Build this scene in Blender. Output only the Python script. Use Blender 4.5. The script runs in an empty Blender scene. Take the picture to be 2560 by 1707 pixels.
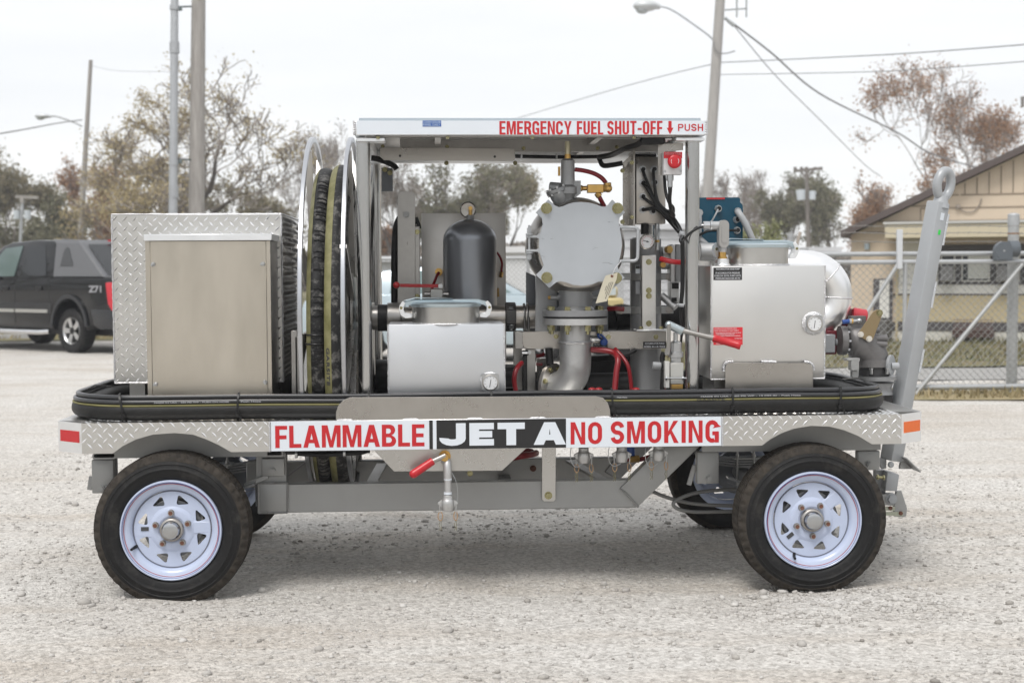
import bpy, bmesh, math, random
import numpy as np
from mathutils import Vector, Matrix, Quaternion

SC = bpy.context.scene
COL = SC.collection
rad = math.radians
# ------------------------------------------------------------------ camera
F_PX, YAW, PITCH, ROLL = 3555.6, rad(3.1), rad(2.92), rad(0.31)
CAM = Vector((-6.15 * math.sin(YAW), -6.15 * math.cos(YAW), 1.421))
FWD = Vector((math.sin(YAW) * math.cos(PITCH), math.cos(YAW) * math.cos(PITCH), -math.sin(PITCH)))
_r = Vector((math.cos(YAW), -math.sin(YAW), 0)); _u = _r.cross(FWD)
RGT = _r * math.cos(ROLL) - _u * math.sin(ROLL)
UPV = _u * math.cos(ROLL) + _r * math.sin(ROLL)
cam_data = bpy.data.cameras.new('camera')
cam_data.lens = 50; cam_data.sensor_width = 36
cam_data.clip_start = 0.1; cam_data.clip_end = 3000
cam_data.dof.use_dof = True; cam_data.dof.focus_distance = 6.35; cam_data.dof.aperture_fstop = 3.6
cam = bpy.data.objects.new('camera', cam_data); COL.objects.link(cam)
M = Matrix.Identity(4)
for i in range(3):
    M[i][0], M[i][1], M[i][2], M[i][3] = RGT[i], UPV[i], -FWD[i], CAM[i]
cam.matrix_world = M
SC.camera = cam

# ------------------------------------------------------------------ sky, sun, exposure
SUN_EL, SUN_ROT = rad(58), rad(205)
world = bpy.data.worlds.new('World'); SC.world = world; world.use_nodes = True
wn, wl = world.node_tree.nodes, world.node_tree.links
wn.clear()
w_out = wn.new('ShaderNodeOutputWorld'); w_bg = wn.new('ShaderNodeBackground')
w_sky = wn.new('ShaderNodeTexSky'); w_sky.sky_type = 'NISHITA'; w_sky.sun_disc = False
w_sky.sun_elevation = SUN_EL; w_sky.sun_rotation = SUN_ROT
w_tc = wn.new('ShaderNodeTexCoord'); w_map = wn.new('ShaderNodeMapping')
w_map.inputs['Scale'].default_value = (1.2, 1.2, 9.0)
w_noise = wn.new('ShaderNodeTexNoise'); w_noise.inputs['Scale'].default_value = 1.6
w_noise.inputs['Detail'].default_value = 6; w_noise.inputs['Roughness'].default_value = 0.55
w_ramp = wn.new('ShaderNodeValToRGB')
w_ramp.color_ramp.elements[0].position = 0.36; w_ramp.color_ramp.elements[0].color = (5.65, 5.72, 5.82, 1)
w_ramp.color_ramp.elements[1].position = 0.62; w_ramp.color_ramp.elements[1].color = (6.2, 6.2, 6.2, 1)
w_mix = wn.new('ShaderNodeMixRGB'); w_mix.inputs[0].default_value = 0.92
wl.new(w_tc.outputs['Generated'], w_map.inputs[0]); wl.new(w_map.outputs[0], w_noise.inputs['Vector'])
wl.new(w_noise.outputs[0], w_ramp.inputs[0]); wl.new(w_sky.outputs[0], w_mix.inputs[1])
wl.new(w_ramp.outputs[0], w_mix.inputs[2]); wl.new(w_mix.outputs[0], w_bg.inputs[0])
wl.new(w_bg.outputs[0], w_out.inputs[0])
w_bg.inputs[1].default_value = 0.10
sun_l = bpy.data.lights.new('sun', 'SUN'); sun_l.energy = 1.35; sun_l.angle = rad(22); sun_l.color = (1.0, 0.965, 0.92)
sun_o = bpy.data.objects.new('sun', sun_l); COL.objects.link(sun_o)
sd = Vector((math.sin(SUN_ROT) * math.cos(SUN_EL), math.cos(SUN_ROT) * math.cos(SUN_EL), math.sin(SUN_EL)))
sun_o.rotation_euler = sd.to_track_quat('Z', 'Y').to_euler()
SC.view_settings.view_transform = 'Standard'; SC.view_settings.look = 'None'
SC.view_settings.exposure = 0.86; SC.view_settings.gamma = 1.0
SC.view_settings.use_curve_mapping = False
SC.render.engine = 'CYCLES'
SC.cycles.max_bounces = 8; SC.cycles.diffuse_bounces = 3; SC.cycles.glossy_bounces = 4
SC.cycles.transparent_max_bounces = 12; SC.cycles.use_denoising = True

# ------------------------------------------------------------------ measuring: a ray through a photo pixel met with a depth plane
def ray(px, py):
    return FWD + RGT * ((px - 1280) / F_PX) - UPV * ((py - 853.5) / F_PX)
def P(px, py, Y):
    d = ray(px, py); return CAM + d * ((Y - CAM.y) / d.y)
def G(px, py, z=0.0):
    d = ray(px, py); return CAM + d * ((z - CAM.z) / d.z)
def S(px_len, Y):
    return px_len * (Y - CAM.y) / F_PX
def XZ(pts, Y):
    return [(P(a, b, Y).x, P(a, b, Y).z) for a, b in pts]

# ------------------------------------------------------------------ materials
MATS = {}
def mat(name, col, rough=0.5, metal=0.0, var=0.0, vscale=6.0, bump=0.0, bscale=60.0, rvar=0.0, spec=0.5, col2=None, coat=0.0, stretch=None, trans=0.0, r0=0.3, r1=0.7):
    if name in MATS: return MATS[name]
    m = bpy.data.materials.new(name); m.use_nodes = True; MATS[name] = m
    n, l = m.node_tree.nodes, m.node_tree.links
    b = n['Principled BSDF']
    b.inputs['Base Color'].default_value = (*col, 1); b.inputs['Roughness'].default_value = rough
    b.inputs['Metallic'].default_value = metal; b.inputs['Specular IOR Level'].default_value = spec
    b.inputs['Coat Weight'].default_value = coat; b.inputs['Coat Roughness'].default_value = 0.08
    if var or bump or rvar or col2:
        tc = n.new('ShaderNodeTexCoord'); mp = n.new('ShaderNodeMapping')
        if stretch: mp.inputs['Scale'].default_value = stretch
        l.new(tc.outputs['Object'], mp.inputs[0])
    if var or rvar or col2:
        nz = n.new('ShaderNodeTexNoise'); nz.inputs['Scale'].default_value = vscale; nz.inputs['Detail'].default_value = 7
        nz.inputs['Roughness'].default_value = 0.65
        l.new(mp.outputs[0], nz.inputs['Vector'])
        if var or col2:
            r = n.new('ShaderNodeValToRGB')
            r.color_ramp.elements[0].position = r0; r.color_ramp.elements[1].position = r1
            c2 = col2 if col2 else tuple(min(1, c * (1 + var)) for c in col)
            c1 = col if col2 else tuple(c * (1 - var) for c in col)
            r.color_ramp.elements[0].color = (*c1, 1); r.color_ramp.elements[1].color = (*c2, 1)
            l.new(nz.outputs[0], r.inputs[0]); l.new(r.outputs[0], b.inputs['Base Color'])
        if rvar:
            mr = n.new('ShaderNodeMapRange'); mr.inputs[1].default_value = 0.3; mr.inputs[2].default_value = 0.7
            mr.inputs[3].default_value = max(0.02, rough - rvar); mr.inputs[4].default_value = rough + rvar
            l.new(nz.outputs[0], mr.inputs[0]); l.new(mr.outputs[0], b.inputs['Roughness'])
    if bump:
        nb = n.new('ShaderNodeTexNoise'); nb.inputs['Scale'].default_value = bscale; nb.inputs['Detail'].default_value = 5
        l.new(mp.outputs[0], nb.inputs['Vector'])
        bp = n.new('ShaderNodeBump'); bp.inputs['Strength'].default_value = bump; bp.inputs['Distance'].default_value = 0.01
        l.new(nb.outputs[0], bp.inputs['Height']); l.new(bp.outputs[0], b.inputs['Normal'])
    if trans:
        b.inputs['Transmission Weight'].default_value = trans
    return m

ALU = mat('mill_aluminium', (0.524, 0.513, 0.493), 0.30, 1.0, var=0.06, vscale=3.5, rvar=0.06, bump=0.03, bscale=9)
ALUB = mat('bright_aluminium', (0.870, 0.884, 0.900), 0.36, 1.0, var=0.05, vscale=4, rvar=0.05, bump=0.03, bscale=12)
TREADM = mat('diamond_plate', (0.613, 0.603, 0.581), 0.33, 1.0, var=0.05, vscale=5, rvar=0.06)
LUGM = mat('diamond_lug', (0.90, 0.90, 0.90), 0.16, 1.0)
STAIN = mat('stainless', (0.418, 0.397, 0.371), 0.30, 1.0, var=0.08, vscale=5, rvar=0.07, bump=0.03, bscale=8)
STAIND = mat('dull_stainless', (0.353, 0.343, 0.329), 0.36, 1.0, var=0.12, vscale=9, rvar=0.08, bump=0.05, bscale=25)
CABM = mat('cabinet_sheet', (0.539, 0.497, 0.429), 0.36, 1.0, var=0.07, vscale=3.2, rvar=0.08, stretch=(1.6, 1, .5), bump=0.04, bscale=3)
CAST = mat('cast_aluminium', (0.522, 0.522, 0.519), 0.48, 0.9, var=0.08, vscale=10, bump=0.12, bscale=70, rvar=0.06)
WELD = mat('weld_bead', (0.626, 0.626, 0.636), 0.36, 1.0, bump=0.6, bscale=160)
GREYP = mat('grey_paint', (0.329, 0.332, 0.329), 0.42, 0.35, var=0.05, vscale=5, bump=0.03, bscale=40)
GREYL = mat('light_grey_paint', (0.36, 0.375, 0.39), 0.38, 0.15, var=0.04, vscale=5, bump=0.02, bscale=50)
GREYD = mat('dark_grey_paint', (0.15, 0.158, 0.172), 0.30, 0.75, var=0.07, vscale=6, bump=0.03, bscale=40)
GREYM = mat('mid_grey_paint', (0.25, 0.255, 0.262), 0.36, 0.4, var=0.05, vscale=6)
CASTD = mat('hard_anodised_casting', (0.17, 0.165, 0.165), 0.5, 0.5, var=0.10, vscale=14, bump=0.2, bscale=60)
UNDERGREY = mat('underside_grey', (0.24, 0.24, 0.235), 0.5, 0.3, var=0.06)  # one even grey for the deck cross members
RUBBER = mat('black_rubber', (0.012, 0.012, 0.0125), 0.45, 0.0, spec=0.3, var=0.25, vscale=12, bump=0.05, bscale=60)
BLACKP = mat('black_plastic', (0.010, 0.010, 0.0105), 0.4, spec=0.3)
CABLEM = mat('black_cable', (0.010, 0.010, 0.0105), 0.42, spec=0.35)
HOSEB = mat('hose_cover', (0.012, 0.0118, 0.0115), 0.5, spec=0.3, var=0.3, vscale=18, bump=0.12, bscale=130)
HOSED = mat('dusty_hose', (0.013, 0.013, 0.0135), 0.6, spec=0.3, col2=(0.17, 0.165, 0.155), vscale=22, bump=0.3, bscale=45, r0=0.50, r1=0.68)
HOSEY = mat('yellow_stripe', (0.105, 0.10, 0.028), 0.6, col2=(0.235, 0.222, 0.11), vscale=14)
TYREM = mat('tyre_rubber', (0.0125, 0.0125, 0.013), 0.55, col2=(0.05, 0.047, 0.043), vscale=11, bump=0.1, bscale=80, spec=0.22, r0=0.52, r1=0.80)
TREADR = mat('tyre_tread', (0.018, 0.0165, 0.015), 0.85, col2=(0.055, 0.046, 0.037), vscale=20, bump=0.2, bscale=90, spec=0.3)
RIMW = mat('white_rim_paint', (0.45, 0.51, 0.66), 0.3, 0.0, var=0.02, vscale=8, coat=0.3)
HUBM = mat('hub_metal', (0.42, 0.41, 0.40), 0.42, 0.8, col2=(0.30, 0.275, 0.25), vscale=18)
RUST = mat('rusty_steel', (0.20, 0.085, 0.055), 0.7, 0.3, col2=(0.11, 0.05, 0.035), vscale=60)
ZINC = mat('zinc_plate', (0.479, 0.489, 0.500), 0.28, 1.0, var=0.06, vscale=20)
BLUEZ = mat('blue_zinc_clamp', (0.50, 0.585, 0.63), 0.36, 0.9, var=0.03, vscale=3)
GOLD = mat('yellow_zinc_bolt', (0.27, 0.235, 0.11), 0.26, 1.0, col2=(0.40, 0.39, 0.25), vscale=70)
BRASS = mat('brass', (0.609, 0.384, 0.131), 0.34, 1.0, var=0.12, vscale=25)
REDP = mat('red_paint', (0.302, 0.009, 0.013), 0.35, var=0.08)
REDG = mat('red_vinyl_grip', (0.46, 0.010, 0.018), 0.33, var=0.05)
REDH = mat('red_hose', (0.205, 0.006, 0.011), 0.32)
MAROON = mat('maroon_paint', (0.13, 0.012, 0.02), 0.4)
WHITEV = mat('white_vinyl', (0.642, 0.685, 0.738), 0.32, var=0.01)
BLACKV = mat('black_vinyl', (0.012, 0.012, 0.013), 0.4)
REDV = mat('red_vinyl', (0.60, 0.018, 0.03), 0.38)
REDREF = mat('red_reflector', (0.46, 0.014, 0.02), 0.28, var=0.06, vscale=60)
ORANGEREF = mat('orange_reflector', (0.72, 0.135, 0.015), 0.3, var=0.06, vscale=60)
BLUEV = mat('blue_vinyl', (0.03, 0.10, 0.36), 0.4)
TEXTW = mat('white_print', (0.630, 0.672, 0.724), 0.5)
TEXTG = mat('grey_print', (0.40, 0.41, 0.43), 0.5)
TEXTR = mat('red_print', (0.47, 0.011, 0.017), 0.42)
WHITEP = mat('white_plastic', (0.60, 0.60, 0.61), 0.4)
TEAL = mat('teal_gelcoat', (0.006, 0.060, 0.105), 0.16, spec=0.4, coat=0.15)
BLUEP = mat('blue_plastic', (0.015, 0.06, 0.25), 0.35)
PAPER = mat('manila_card', (0.52, 0.485, 0.385), 0.75, var=0.05, vscale=30)
INK = mat('black_ink', (0.03, 0.03, 0.035), 0.6)
DIAL = mat('dial_face', (0.66, 0.67, 0.68), 0.4)
PVC = mat('grey_conduit', (0.33, 0.34, 0.35), 0.42)
BEIGEV = mat('beige_block', (0.42, 0.42, 0.40), 0.45, 0.2)
TANBR = mat('bronze_lever', (0.27, 0.205, 0.115), 0.45, 0.5, var=0.06)
POSTM = mat('tube_aluminium', (0.520, 0.520, 0.518), 0.2, 1.0, var=0.07, vscale=3, rvar=0.05, stretch=(1, 1, .25))
HOOPM = mat('hoop_aluminium', (0.514, 0.528, 0.556), 0.32, 1.0, var=0.05)
SOLAR = mat('solar_glass', (0.35, 0.40, 0.44), 0.2)

# ------------------------------------------------------------------ mesh building
class MB:
    def __init__(self): self.v, self.f = [], []
    def add(self, vs, fs):
        o = len(self.v); self.v += [tuple(p) for p in vs]; self.f += [tuple(i + o for i in f) for f in fs]; return self
    def box(self, x0, x1, y0, y1, z0, z1):
        x0, x1 = sorted((x0, x1)); y0, y1 = sorted((y0, y1)); z0, z1 = sorted((z0, z1))
        return self.add([(x0, y0, z0), (x1, y0, z0), (x1, y1, z0), (x0, y1, z0), (x0, y0, z1), (x1, y0, z1), (x1, y1, z1), (x0, y1, z1)],
                        [(0, 3, 2, 1), (4, 5, 6, 7), (0, 1, 5, 4), (1, 2, 6, 5), (2, 3, 7, 6), (3, 0, 4, 7)])
    def pbox(self, a0, b0, a1, b1, Y, depth):              # front face given by photo pixels at depth Y
        am, bm = (a0 + a1) / 2, (b0 + b1) / 2
        return self.box(P(a0, bm, Y).x, P(a1, bm, Y).x, Y, Y + depth, P(am, b1, Y).z, P(am, b0, Y).z)
    def obox(self, c, ax, ay, az, hx, hy, hz):
        c = Vector(c); ax, ay, az = (Vector(a).normalized() for a in (ax, ay, az))
        vs = [c + ax * (sx * hx) + ay * (sy * hy) + az * (sz * hz) for sz in (-1, 1) for sx, sy in ((-1, -1), (1, -1), (1, 1), (-1, 1))]
        fs = [(0, 3, 2, 1), (4, 5, 6, 7), (0, 1, 5, 4), (1, 2, 6, 5), (2, 3, 7, 6), (3, 0, 4, 7)]
        if ax.cross(ay).dot(az) < 0: fs = [f[::-1] for f in fs]
        return self.add(vs, fs)
    def bar(self, p0, p1, w, h, up=(0, 0, 1)):
        p0, p1 = Vector(p0), Vector(p1); d = (p1 - p0); a = d.normalized(); u = Vector(up)
        s = a.cross(u)
        if s.length < 1e-4: s = a.cross(Vector((0, 1, 0)))
        s.normalize(); t = s.cross(a)
        return self.obox((p0 + p1) / 2, a, s, t, d.length / 2, w / 2, h / 2)
    def cyl(self, p0, p1, r0, r1=None, n=20, caps=True, rot=0.0):
        p0, p1 = Vector(p0), Vector(p1); r1 = r0 if r1 is None else r1
        a = (p1 - p0).normalized(); u = Vector((0, 0, 1)) if abs(a.z) < 0.9 else Vector((1, 0, 0))
        s = a.cross(u).normalized(); t = a.cross(s)
        vs = []
        for p, r in ((p0, r0), (p1, r1)):
            for k in range(n):
                th = rot + 2 * math.pi * k / n; vs.append(p + s * (r * math.cos(th)) + t * (r * math.sin(th)))
        fs = [(k, (k + 1) % n, n + (k + 1) % n, n + k) for k in range(n)]
        if caps: fs += [tuple(range(n))[::-1], tuple(range(n, 2 * n))]
        return self.add(vs, fs)
    def lathe(self, p, axis, prof, n=32, caps=(False, False)):        # prof: (radius, distance along axis)
        p = Vector(p); a = Vector(axis).normalized(); u = Vector((0, 0, 1)) if abs(a.z) < 0.9 else Vector((1, 0, 0))
        s = a.cross(u).normalized(); t = a.cross(s); m = len(prof)
        vs = [p + a * h + s * (r * math.cos(2 * math.pi * k / n)) + t * (r * math.sin(2 * math.pi * k / n)) for r, h in prof for k in range(n)]
        fs = [(i * n + k, i * n + (k + 1) % n, (i + 1) * n + (k + 1) % n, (i + 1) * n + k) for i in range(m - 1) for k in range(n)]
        if caps[0]: fs.append(tuple(range(n))[::-1])
        if caps[1]: fs.append(tuple(range((m - 1) * n, m * n)))
        return self.add(vs, fs)
    def tube(self, pts, r, n=8, closed=False, caps=True):
        pts = [Vector(p) for p in pts]; m = len(pts)
        rs = r if isinstance(r, (list, tuple)) else [r] * m
        tang = []
        for i in range(m):
            a = pts[(i - 1) % m] if (closed or i > 0) else pts[i]
            b = pts[(i + 1) % m] if (closed or i < m - 1) else pts[i]
            tang.append((b - a).normalized())
        nrm = tang[0].cross(Vector((0, 0, 1)))
        if nrm.length < 1e-3: nrm = tang[0].cross(Vector((1, 0, 0)))
        nrm.normalize(); vs = []
        for i in range(m):
            nrm = (nrm - tang[i] * nrm.dot(tang[i])).normalized(); bn = tang[i].cross(nrm)
            for k in range(n):
                th = 2 * math.pi * k / n
                vs.append(pts[i] + nrm * (rs[i] * math.cos(th)) + bn * (rs[i] * math.sin(th)))
        last = m if closed else m - 1
        fs = [(i * n + k, i * n + (k + 1) % n, ((i + 1) % m) * n + (k + 1) % n, ((i + 1) % m) * n + k) for i in range(last) for k in range(n)]
        if caps and not closed: fs += [tuple(range(n))[::-1], tuple(range((m - 1) * n, m * n))]
        return self.add(vs, fs)
    def sphere(self, c, r, n=16, m=10, sc=(1, 1, 1)):
        c = Vector(c); vs = [(c.x, c.y, c.z + r * sc[2])]; fs = []
        for i in range(1, m):
            ph = math.pi * i / m
            for k in range(n):
                th = 2 * math.pi * k / n
                vs.append((c.x + r * sc[0] * math.sin(ph) * math.cos(th), c.y + r * sc[1] * math.sin(ph) * math.sin(th), c.z + r * sc[2] * math.cos(ph)))
        vs.append((c.x, c.y, c.z - r * sc[2])); e = len(vs) - 1
        fs += [(0, 1 + k, 1 + (k + 1) % n) for k in range(n)]
        for i in range(m - 2):
            fs += [(1 + i * n + k, 1 + (i + 1) * n + k, 1 + (i + 1) * n + (k + 1) % n, 1 + i * n + (k + 1) % n) for k in range(n)]
        fs += [(e, 1 + (m - 2) * n + (k + 1) % n, 1 + (m - 2) * n + k) for k in range(n)]
        return self.add(vs, fs)
    def prism(self, poly, y0, y1):                                  # poly of (x, z), pushed along Y
        a = sum(poly[i][0] * poly[(i + 1) % len(poly)][1] - poly[(i + 1) % len(poly)][0] * poly[i][1] for i in range(len(poly)))
        if a < 0: poly = poly[::-1]
        n = len(poly); vs = [(x, y0, z) for x, z in poly] + [(x, y1, z) for x, z in poly]
        fs = [tuple(range(n)), tuple(range(n, 2 * n))[::-1]] + [(i, i + n, (i + 1) % n + n, (i + 1) % n) for i in range(n)]
        return self.add(vs, fs)
    def pprism(self, pts, Y, depth): return self.prism(XZ(pts, Y), Y, Y + depth)
    def bolt(self, p, d, r, h, stud=0.0):
        p, d = Vector(p), Vector(d).normalized()
        self.cyl(p, p + d * h * 0.18, r * 1.35, n=16); self.cyl(p + d * h * 0.18, p + d * h, r, n=6)
        if stud: self.cyl(p + d * h, p + d * (h + stud), r * 0.55, n=10)
        return self

WORLD = {}
def wpos(o): return WORLD.get(o.name, Vector((0, 0, 0))) if o else Vector((0, 0, 0))
def finish(me, name, m, parent, label=None, bevel=0.0, smooth=38, seg=1, local=False):
    if bevel:
        bm = bmesh.new(); bm.from_mesh(me)
        es = [e for e in bm.edges if len(e.link_faces) == 2 and e.calc_face_angle(0) > rad(50)]
        try: bmesh.ops.bevel(bm, geom=es, offset=bevel, segments=seg, affect='EDGES', clamp_overlap=True, profile=0.5)
        except Exception: pass
        bm.to_mesh(me); bm.free()
    if smooth:
        me.shade_smooth(); me.set_sharp_from_angle(angle=rad(smooth))
    o = bpy.data.objects.new(name, me); COL.objects.link(o)
    if m: me.materials.append(m)
    if parent:
        o.parent = parent
        WORLD[o.name] = wpos(parent)
    if label: o['label'] = label
    return o
JOINED = {'lettering', 'tread_lug', 'gauge_needle', 'gauge_scale', 'twist_mark', 'print', 'hair_pin', 'wire_helix', 'seam', 'wire_helix', 'crown', 'chain_link', 'siding_groove', 'crazing'}
def pieces(mb, tol=0.0015):
    """groups of touching shells: a part that is really several separate pieces becomes several parts"""
    n = len(mb.v); par = list(range(n))
    def root(i):
        while par[i] != i: par[i] = par[par[i]]; i = par[i]
        return i
    for f in mb.f:
        a = root(f[0])
        for j in f[1:]: par[root(j)] = a
    isl = {}
    for i in range(n): isl.setdefault(root(i), []).append(i)
    if len(isl) < 2: return [mb]
    ks = list(isl); V = np.array(mb.v)
    lo = np.array([V[isl[k]].min(0) for k in ks]) - tol; hi = np.array([V[isl[k]].max(0) for k in ks]) + tol
    comp = list(range(len(ks)))
    def rt(i):
        while comp[i] != i: i = comp[i]
        return i
    for i in range(len(ks)):
        for j in range(i):
            if (lo[i] <= hi[j]).all() and (lo[j] <= hi[i]).all(): comp[rt(i)] = rt(j)
    groups = {}
    for i in range(len(ks)): groups.setdefault(rt(i), []).append(ks[i])
    if len(groups) < 2: return [mb]
    owner = {}
    for g, kk in groups.items():
        for k in kk: owner[k] = g
    out = {g: MB() for g in groups}; idx = {}
    for i in range(n):
        m = out[owner[root(i)]]; idx[i] = len(m.v); m.v.append(mb.v[i])
    for f in mb.f: out[owner[root(f[0])]].f.append(tuple(idx[i] for i in f))
    return list(out.values())
def build(mb, name, m, parent=None, label=None, bevel=0.0, smooth=38, seg=1, local=False):
    off = Vector((0, 0, 0)) if local else wpos(parent); first = None
    for q in ([mb] if (name in JOINED or local or parent is None) else pieces(mb)):
        me = bpy.data.meshes.new(name)
        vs = q.v if off.length == 0 else [(x - off.x, y - off.y, z - off.z) for x, y, z in q.v]
        me.from_pydata(vs, [], q.f); me.validate(); me.update()
        o = finish(me, name, m, parent, label, bevel, smooth, seg)
        first = first or o
    return first
def thing(name, label, cat, loc=(0, 0, 0), rotz=0.0, group=None):
    o = bpy.data.objects.new(name, None); COL.objects.link(o); o.location = loc; o.rotation_euler = (0, 0, rotz)
    o.empty_display_size = 0.1
    o['label'] = label; o['category'] = cat
    if group: o['group'] = group
    WORLD[o.name] = Vector(loc)
    return o
def tag(o, label, cat, group=None, kind=None):
    o['label'] = label; o['category'] = cat
    if group: o['group'] = group
    if kind: o['kind'] = kind
    return o
def children(o): return [c for c in list(COL.objects) if c.parent == o]
def copy_tree(o, parent=None, loc=None, rot=None):
    c = o.copy(); COL.objects.link(c); c.parent = parent
    WORLD[c.name] = wpos(o)
    if loc is not None: c.location = loc
    if rot is not None: c.rotation_euler = rot
    for ch in children(o): copy_tree(ch, c)
    return c
def copies(o, parent, locs, shift=True):                            # the same piece again at other places (offsets from the first)
    out = []
    for l in locs:
        c = o.copy(); COL.objects.link(c); c.parent = parent; c.location = Vector(o.location) + Vector(l); WORLD[c.name] = wpos(parent); out.append(c)
    return out

DG = None
def curve_mesh(splines, thick, offset=0.0, res=1):
    """2D outlines (outer loops and holes) filled and given thickness; returns (verts, faces) in x, y, z=thickness"""
    cu = bpy.data.curves.new('outline', 'CURVE'); cu.dimensions = '2D'; cu.fill_mode = 'BOTH'; cu.extrude = thick / 2; cu.offset = offset
    for pts in splines:
        sp = cu.splines.new('POLY'); sp.points.add(len(pts) - 1); sp.use_cyclic_u = True
        for q, (x, y) in zip(sp.points, pts): q.co = (x, y, 0, 1)
    ob = bpy.data.objects.new('outline', cu); COL.objects.link(ob)
    dg = bpy.context.evaluated_depsgraph_get(); me = bpy.data.meshes.new_from_object(ob.evaluated_get(dg))
    vs = [tuple(v.co) for v in me.vertices]; fs = [tuple(p.vertices) for p in me.polygons]
    bpy.data.objects.remove(ob); bpy.data.curves.remove(cu); bpy.data.meshes.remove(me)
    return vs, fs
def plate(mb, outlines, Y, thick):                                  # outlines in world (x, z); front face at Y
    vs, fs = curve_mesh(outlines, thick)
    return mb.add([(x, Y + thick / 2 - z, y) for x, y, z in vs], fs)
def circle(cx, cz, r, n=24, a0=0.0, a1=2 * math.pi):
    return [(cx + r * math.cos(a0 + (a1 - a0) * k / n), cz + r * math.sin(a0 + (a1 - a0) * k / n)) for k in range(n)]
def rrect(x0, z0, x1, z1, r, n=5):
    out = []
    for cx, cz, a in ((x1 - r, z1 - r, 0), (x0 + r, z1 - r, 90), (x0 + r, z0 + r, 180), (x1 - r, z0 + r, 270)):
        out += [(cx + r * math.cos(rad(a + 90 * k / n)), cz + r * math.sin(rad(a + 90 * k / n))) for k in range(n + 1)]
    return out
def smooth_path(pts, per=6):
    pts = [Vector(p) for p in pts]; out = []
    for i in range(len(pts) - 1):
        p0 = pts[max(i - 1, 0)]; p1 = pts[i]; p2 = pts[i + 1]; p3 = pts[min(i + 2, len(pts) - 1)]
        for k in range(per):
            t = k / per
            out.append(0.5 * ((2 * p1) + (p2 - p0) * t + (2 * p0 - 5 * p1 + 4 * p2 - p3) * t * t + (3 * p1 - p0 - 3 * p2 + p3) * t ** 3))
    out.append(pts[-1]); return out
def ptube(mb, pts, r, n=8, per=6):                                  # pts: (px, py, Y)
    return mb.tube(smooth_path([P(*p) for p in pts], per), r, n)

_glyphs = {}
def text_mesh(txt, w, h, bold=0.0, thick=0.0012, space=1.0):
    """lettering filled in a w x h box (x right, y up, origin at its lower left corner)"""
    fc = bpy.data.curves.new('lettering', 'FONT'); fc.body = txt; fc.size = 1.0; fc.space_character = space; fc.resolution_u = 3
    ob = bpy.data.objects.new('lettering', fc); COL.objects.link(ob)
    dg = bpy.context.evaluated_depsgraph_get()
    cu = ob.to_curve(dg)
    sps = []
    for sp in cu.splines:
        if sp.type == 'BEZIER':
            bz = sp.bezier_points; pts = []
            for i in range(len(bz)):
                a, b = bz[i], bz[(i + 1) % len(bz)]
                straight = (a.handle_right - a.co).length < 1e-5 and (b.handle_left - b.co).length < 1e-5
                line = abs((b.co - a.co).cross(a.handle_right - a.co).z) < 1e-5 and abs((b.co - a.co).cross(b.handle_left - a.co).z) < 1e-5
                nn = 1 if (straight or line) else 4
                for k in range(nn):
                    t = k / nn
                    q = a.co * (1 - t) ** 3 + a.handle_right * 3 * t * (1 - t) ** 2 + b.handle_left * 3 * t * t * (1 - t) + b.co * t ** 3
                    pts.append((q.x, q.y))
        else: pts = [(q.co.x, q.co.y) for q in sp.points]
        cl = []
        for q in pts:
            if not cl or abs(q[0] - cl[-1][0]) + abs(q[1] - cl[-1][1]) > 1e-5: cl.append(q)
        if len(cl) > 2: sps.append(cl)
    ob.to_curve_clear(); bpy.data.objects.remove(ob); bpy.data.curves.remove(fc)
    xs = [q[0] for s in sps for q in s]; ys = [q[1] for s in sps for q in s]
    x0, x1, y0, y1 = min(xs), max(xs), min(ys), max(ys)
    kx = (w - 2 * bold) / max(x1 - x0, 1e-6); ky = (h - 2 * bold) / max(y1 - y0, 1e-6)
    sps = [[(bold + (x - x0) * kx, bold + (y - y0) * ky) for x, y in s] for s in sps]
    return curve_mesh(sps, thick, offset=bold)
def letters(txt, a0, a1, b0, b1, Y, m, parent, bold=0.0, name='lettering', space=1.0, thick=0.0012, gap=0.0008):
    """lettering printed on a front face at depth Y, filling the photo box a0..a1, b0..b1"""
    bm = (b0 + b1) / 2
    x0, x1 = P(a0, bm, Y).x, P(a1, bm, Y).x
    zl0, zl1 = P(a0, b1, Y).z, P(a0, b0, Y).z; zr0 = P(a1, b1, Y).z
    h = zl1 - zl0; vs, fs = text_mesh(txt, x1 - x0, h, bold, thick, space)
    sl = (zr0 - zl0) / (x1 - x0) * 0.0
    zc = (zl0 + zr0) / 2
    mb = MB().add([(x0 + x, Y - gap - thick / 2 - z, zc + y + sl * x) for x, y, z in vs], fs)
    return build(mb, name, m, parent, smooth=0)

# ------------------------------------------------------------------ thin autumn haze over the far yard and trees
hz_m = bpy.data.materials.new('haze_air'); hz_m.use_nodes = True; hn_, hl_ = hz_m.node_tree.nodes, hz_m.node_tree.links
hn_.remove(hn_['Principled BSDF']); hv = hn_.new('ShaderNodeVolumePrincipled'); hv.inputs['Color'].default_value = (0.95, 0.96, 1.0, 1); hv.inputs['Density'].default_value = 0.0015; hv.inputs['Anisotropy'].default_value = 0.2
hl_.new(hv.outputs[0], hn_['Material Output'].inputs['Volume'])
hz = build(MB().box(-130, 130, -30, 125, -1.0, 17.0), 'haze', hz_m, None, smooth=0); hz['kind'] = 'stuff'; hz['label'] = 'thin pale haze in the air'
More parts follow.
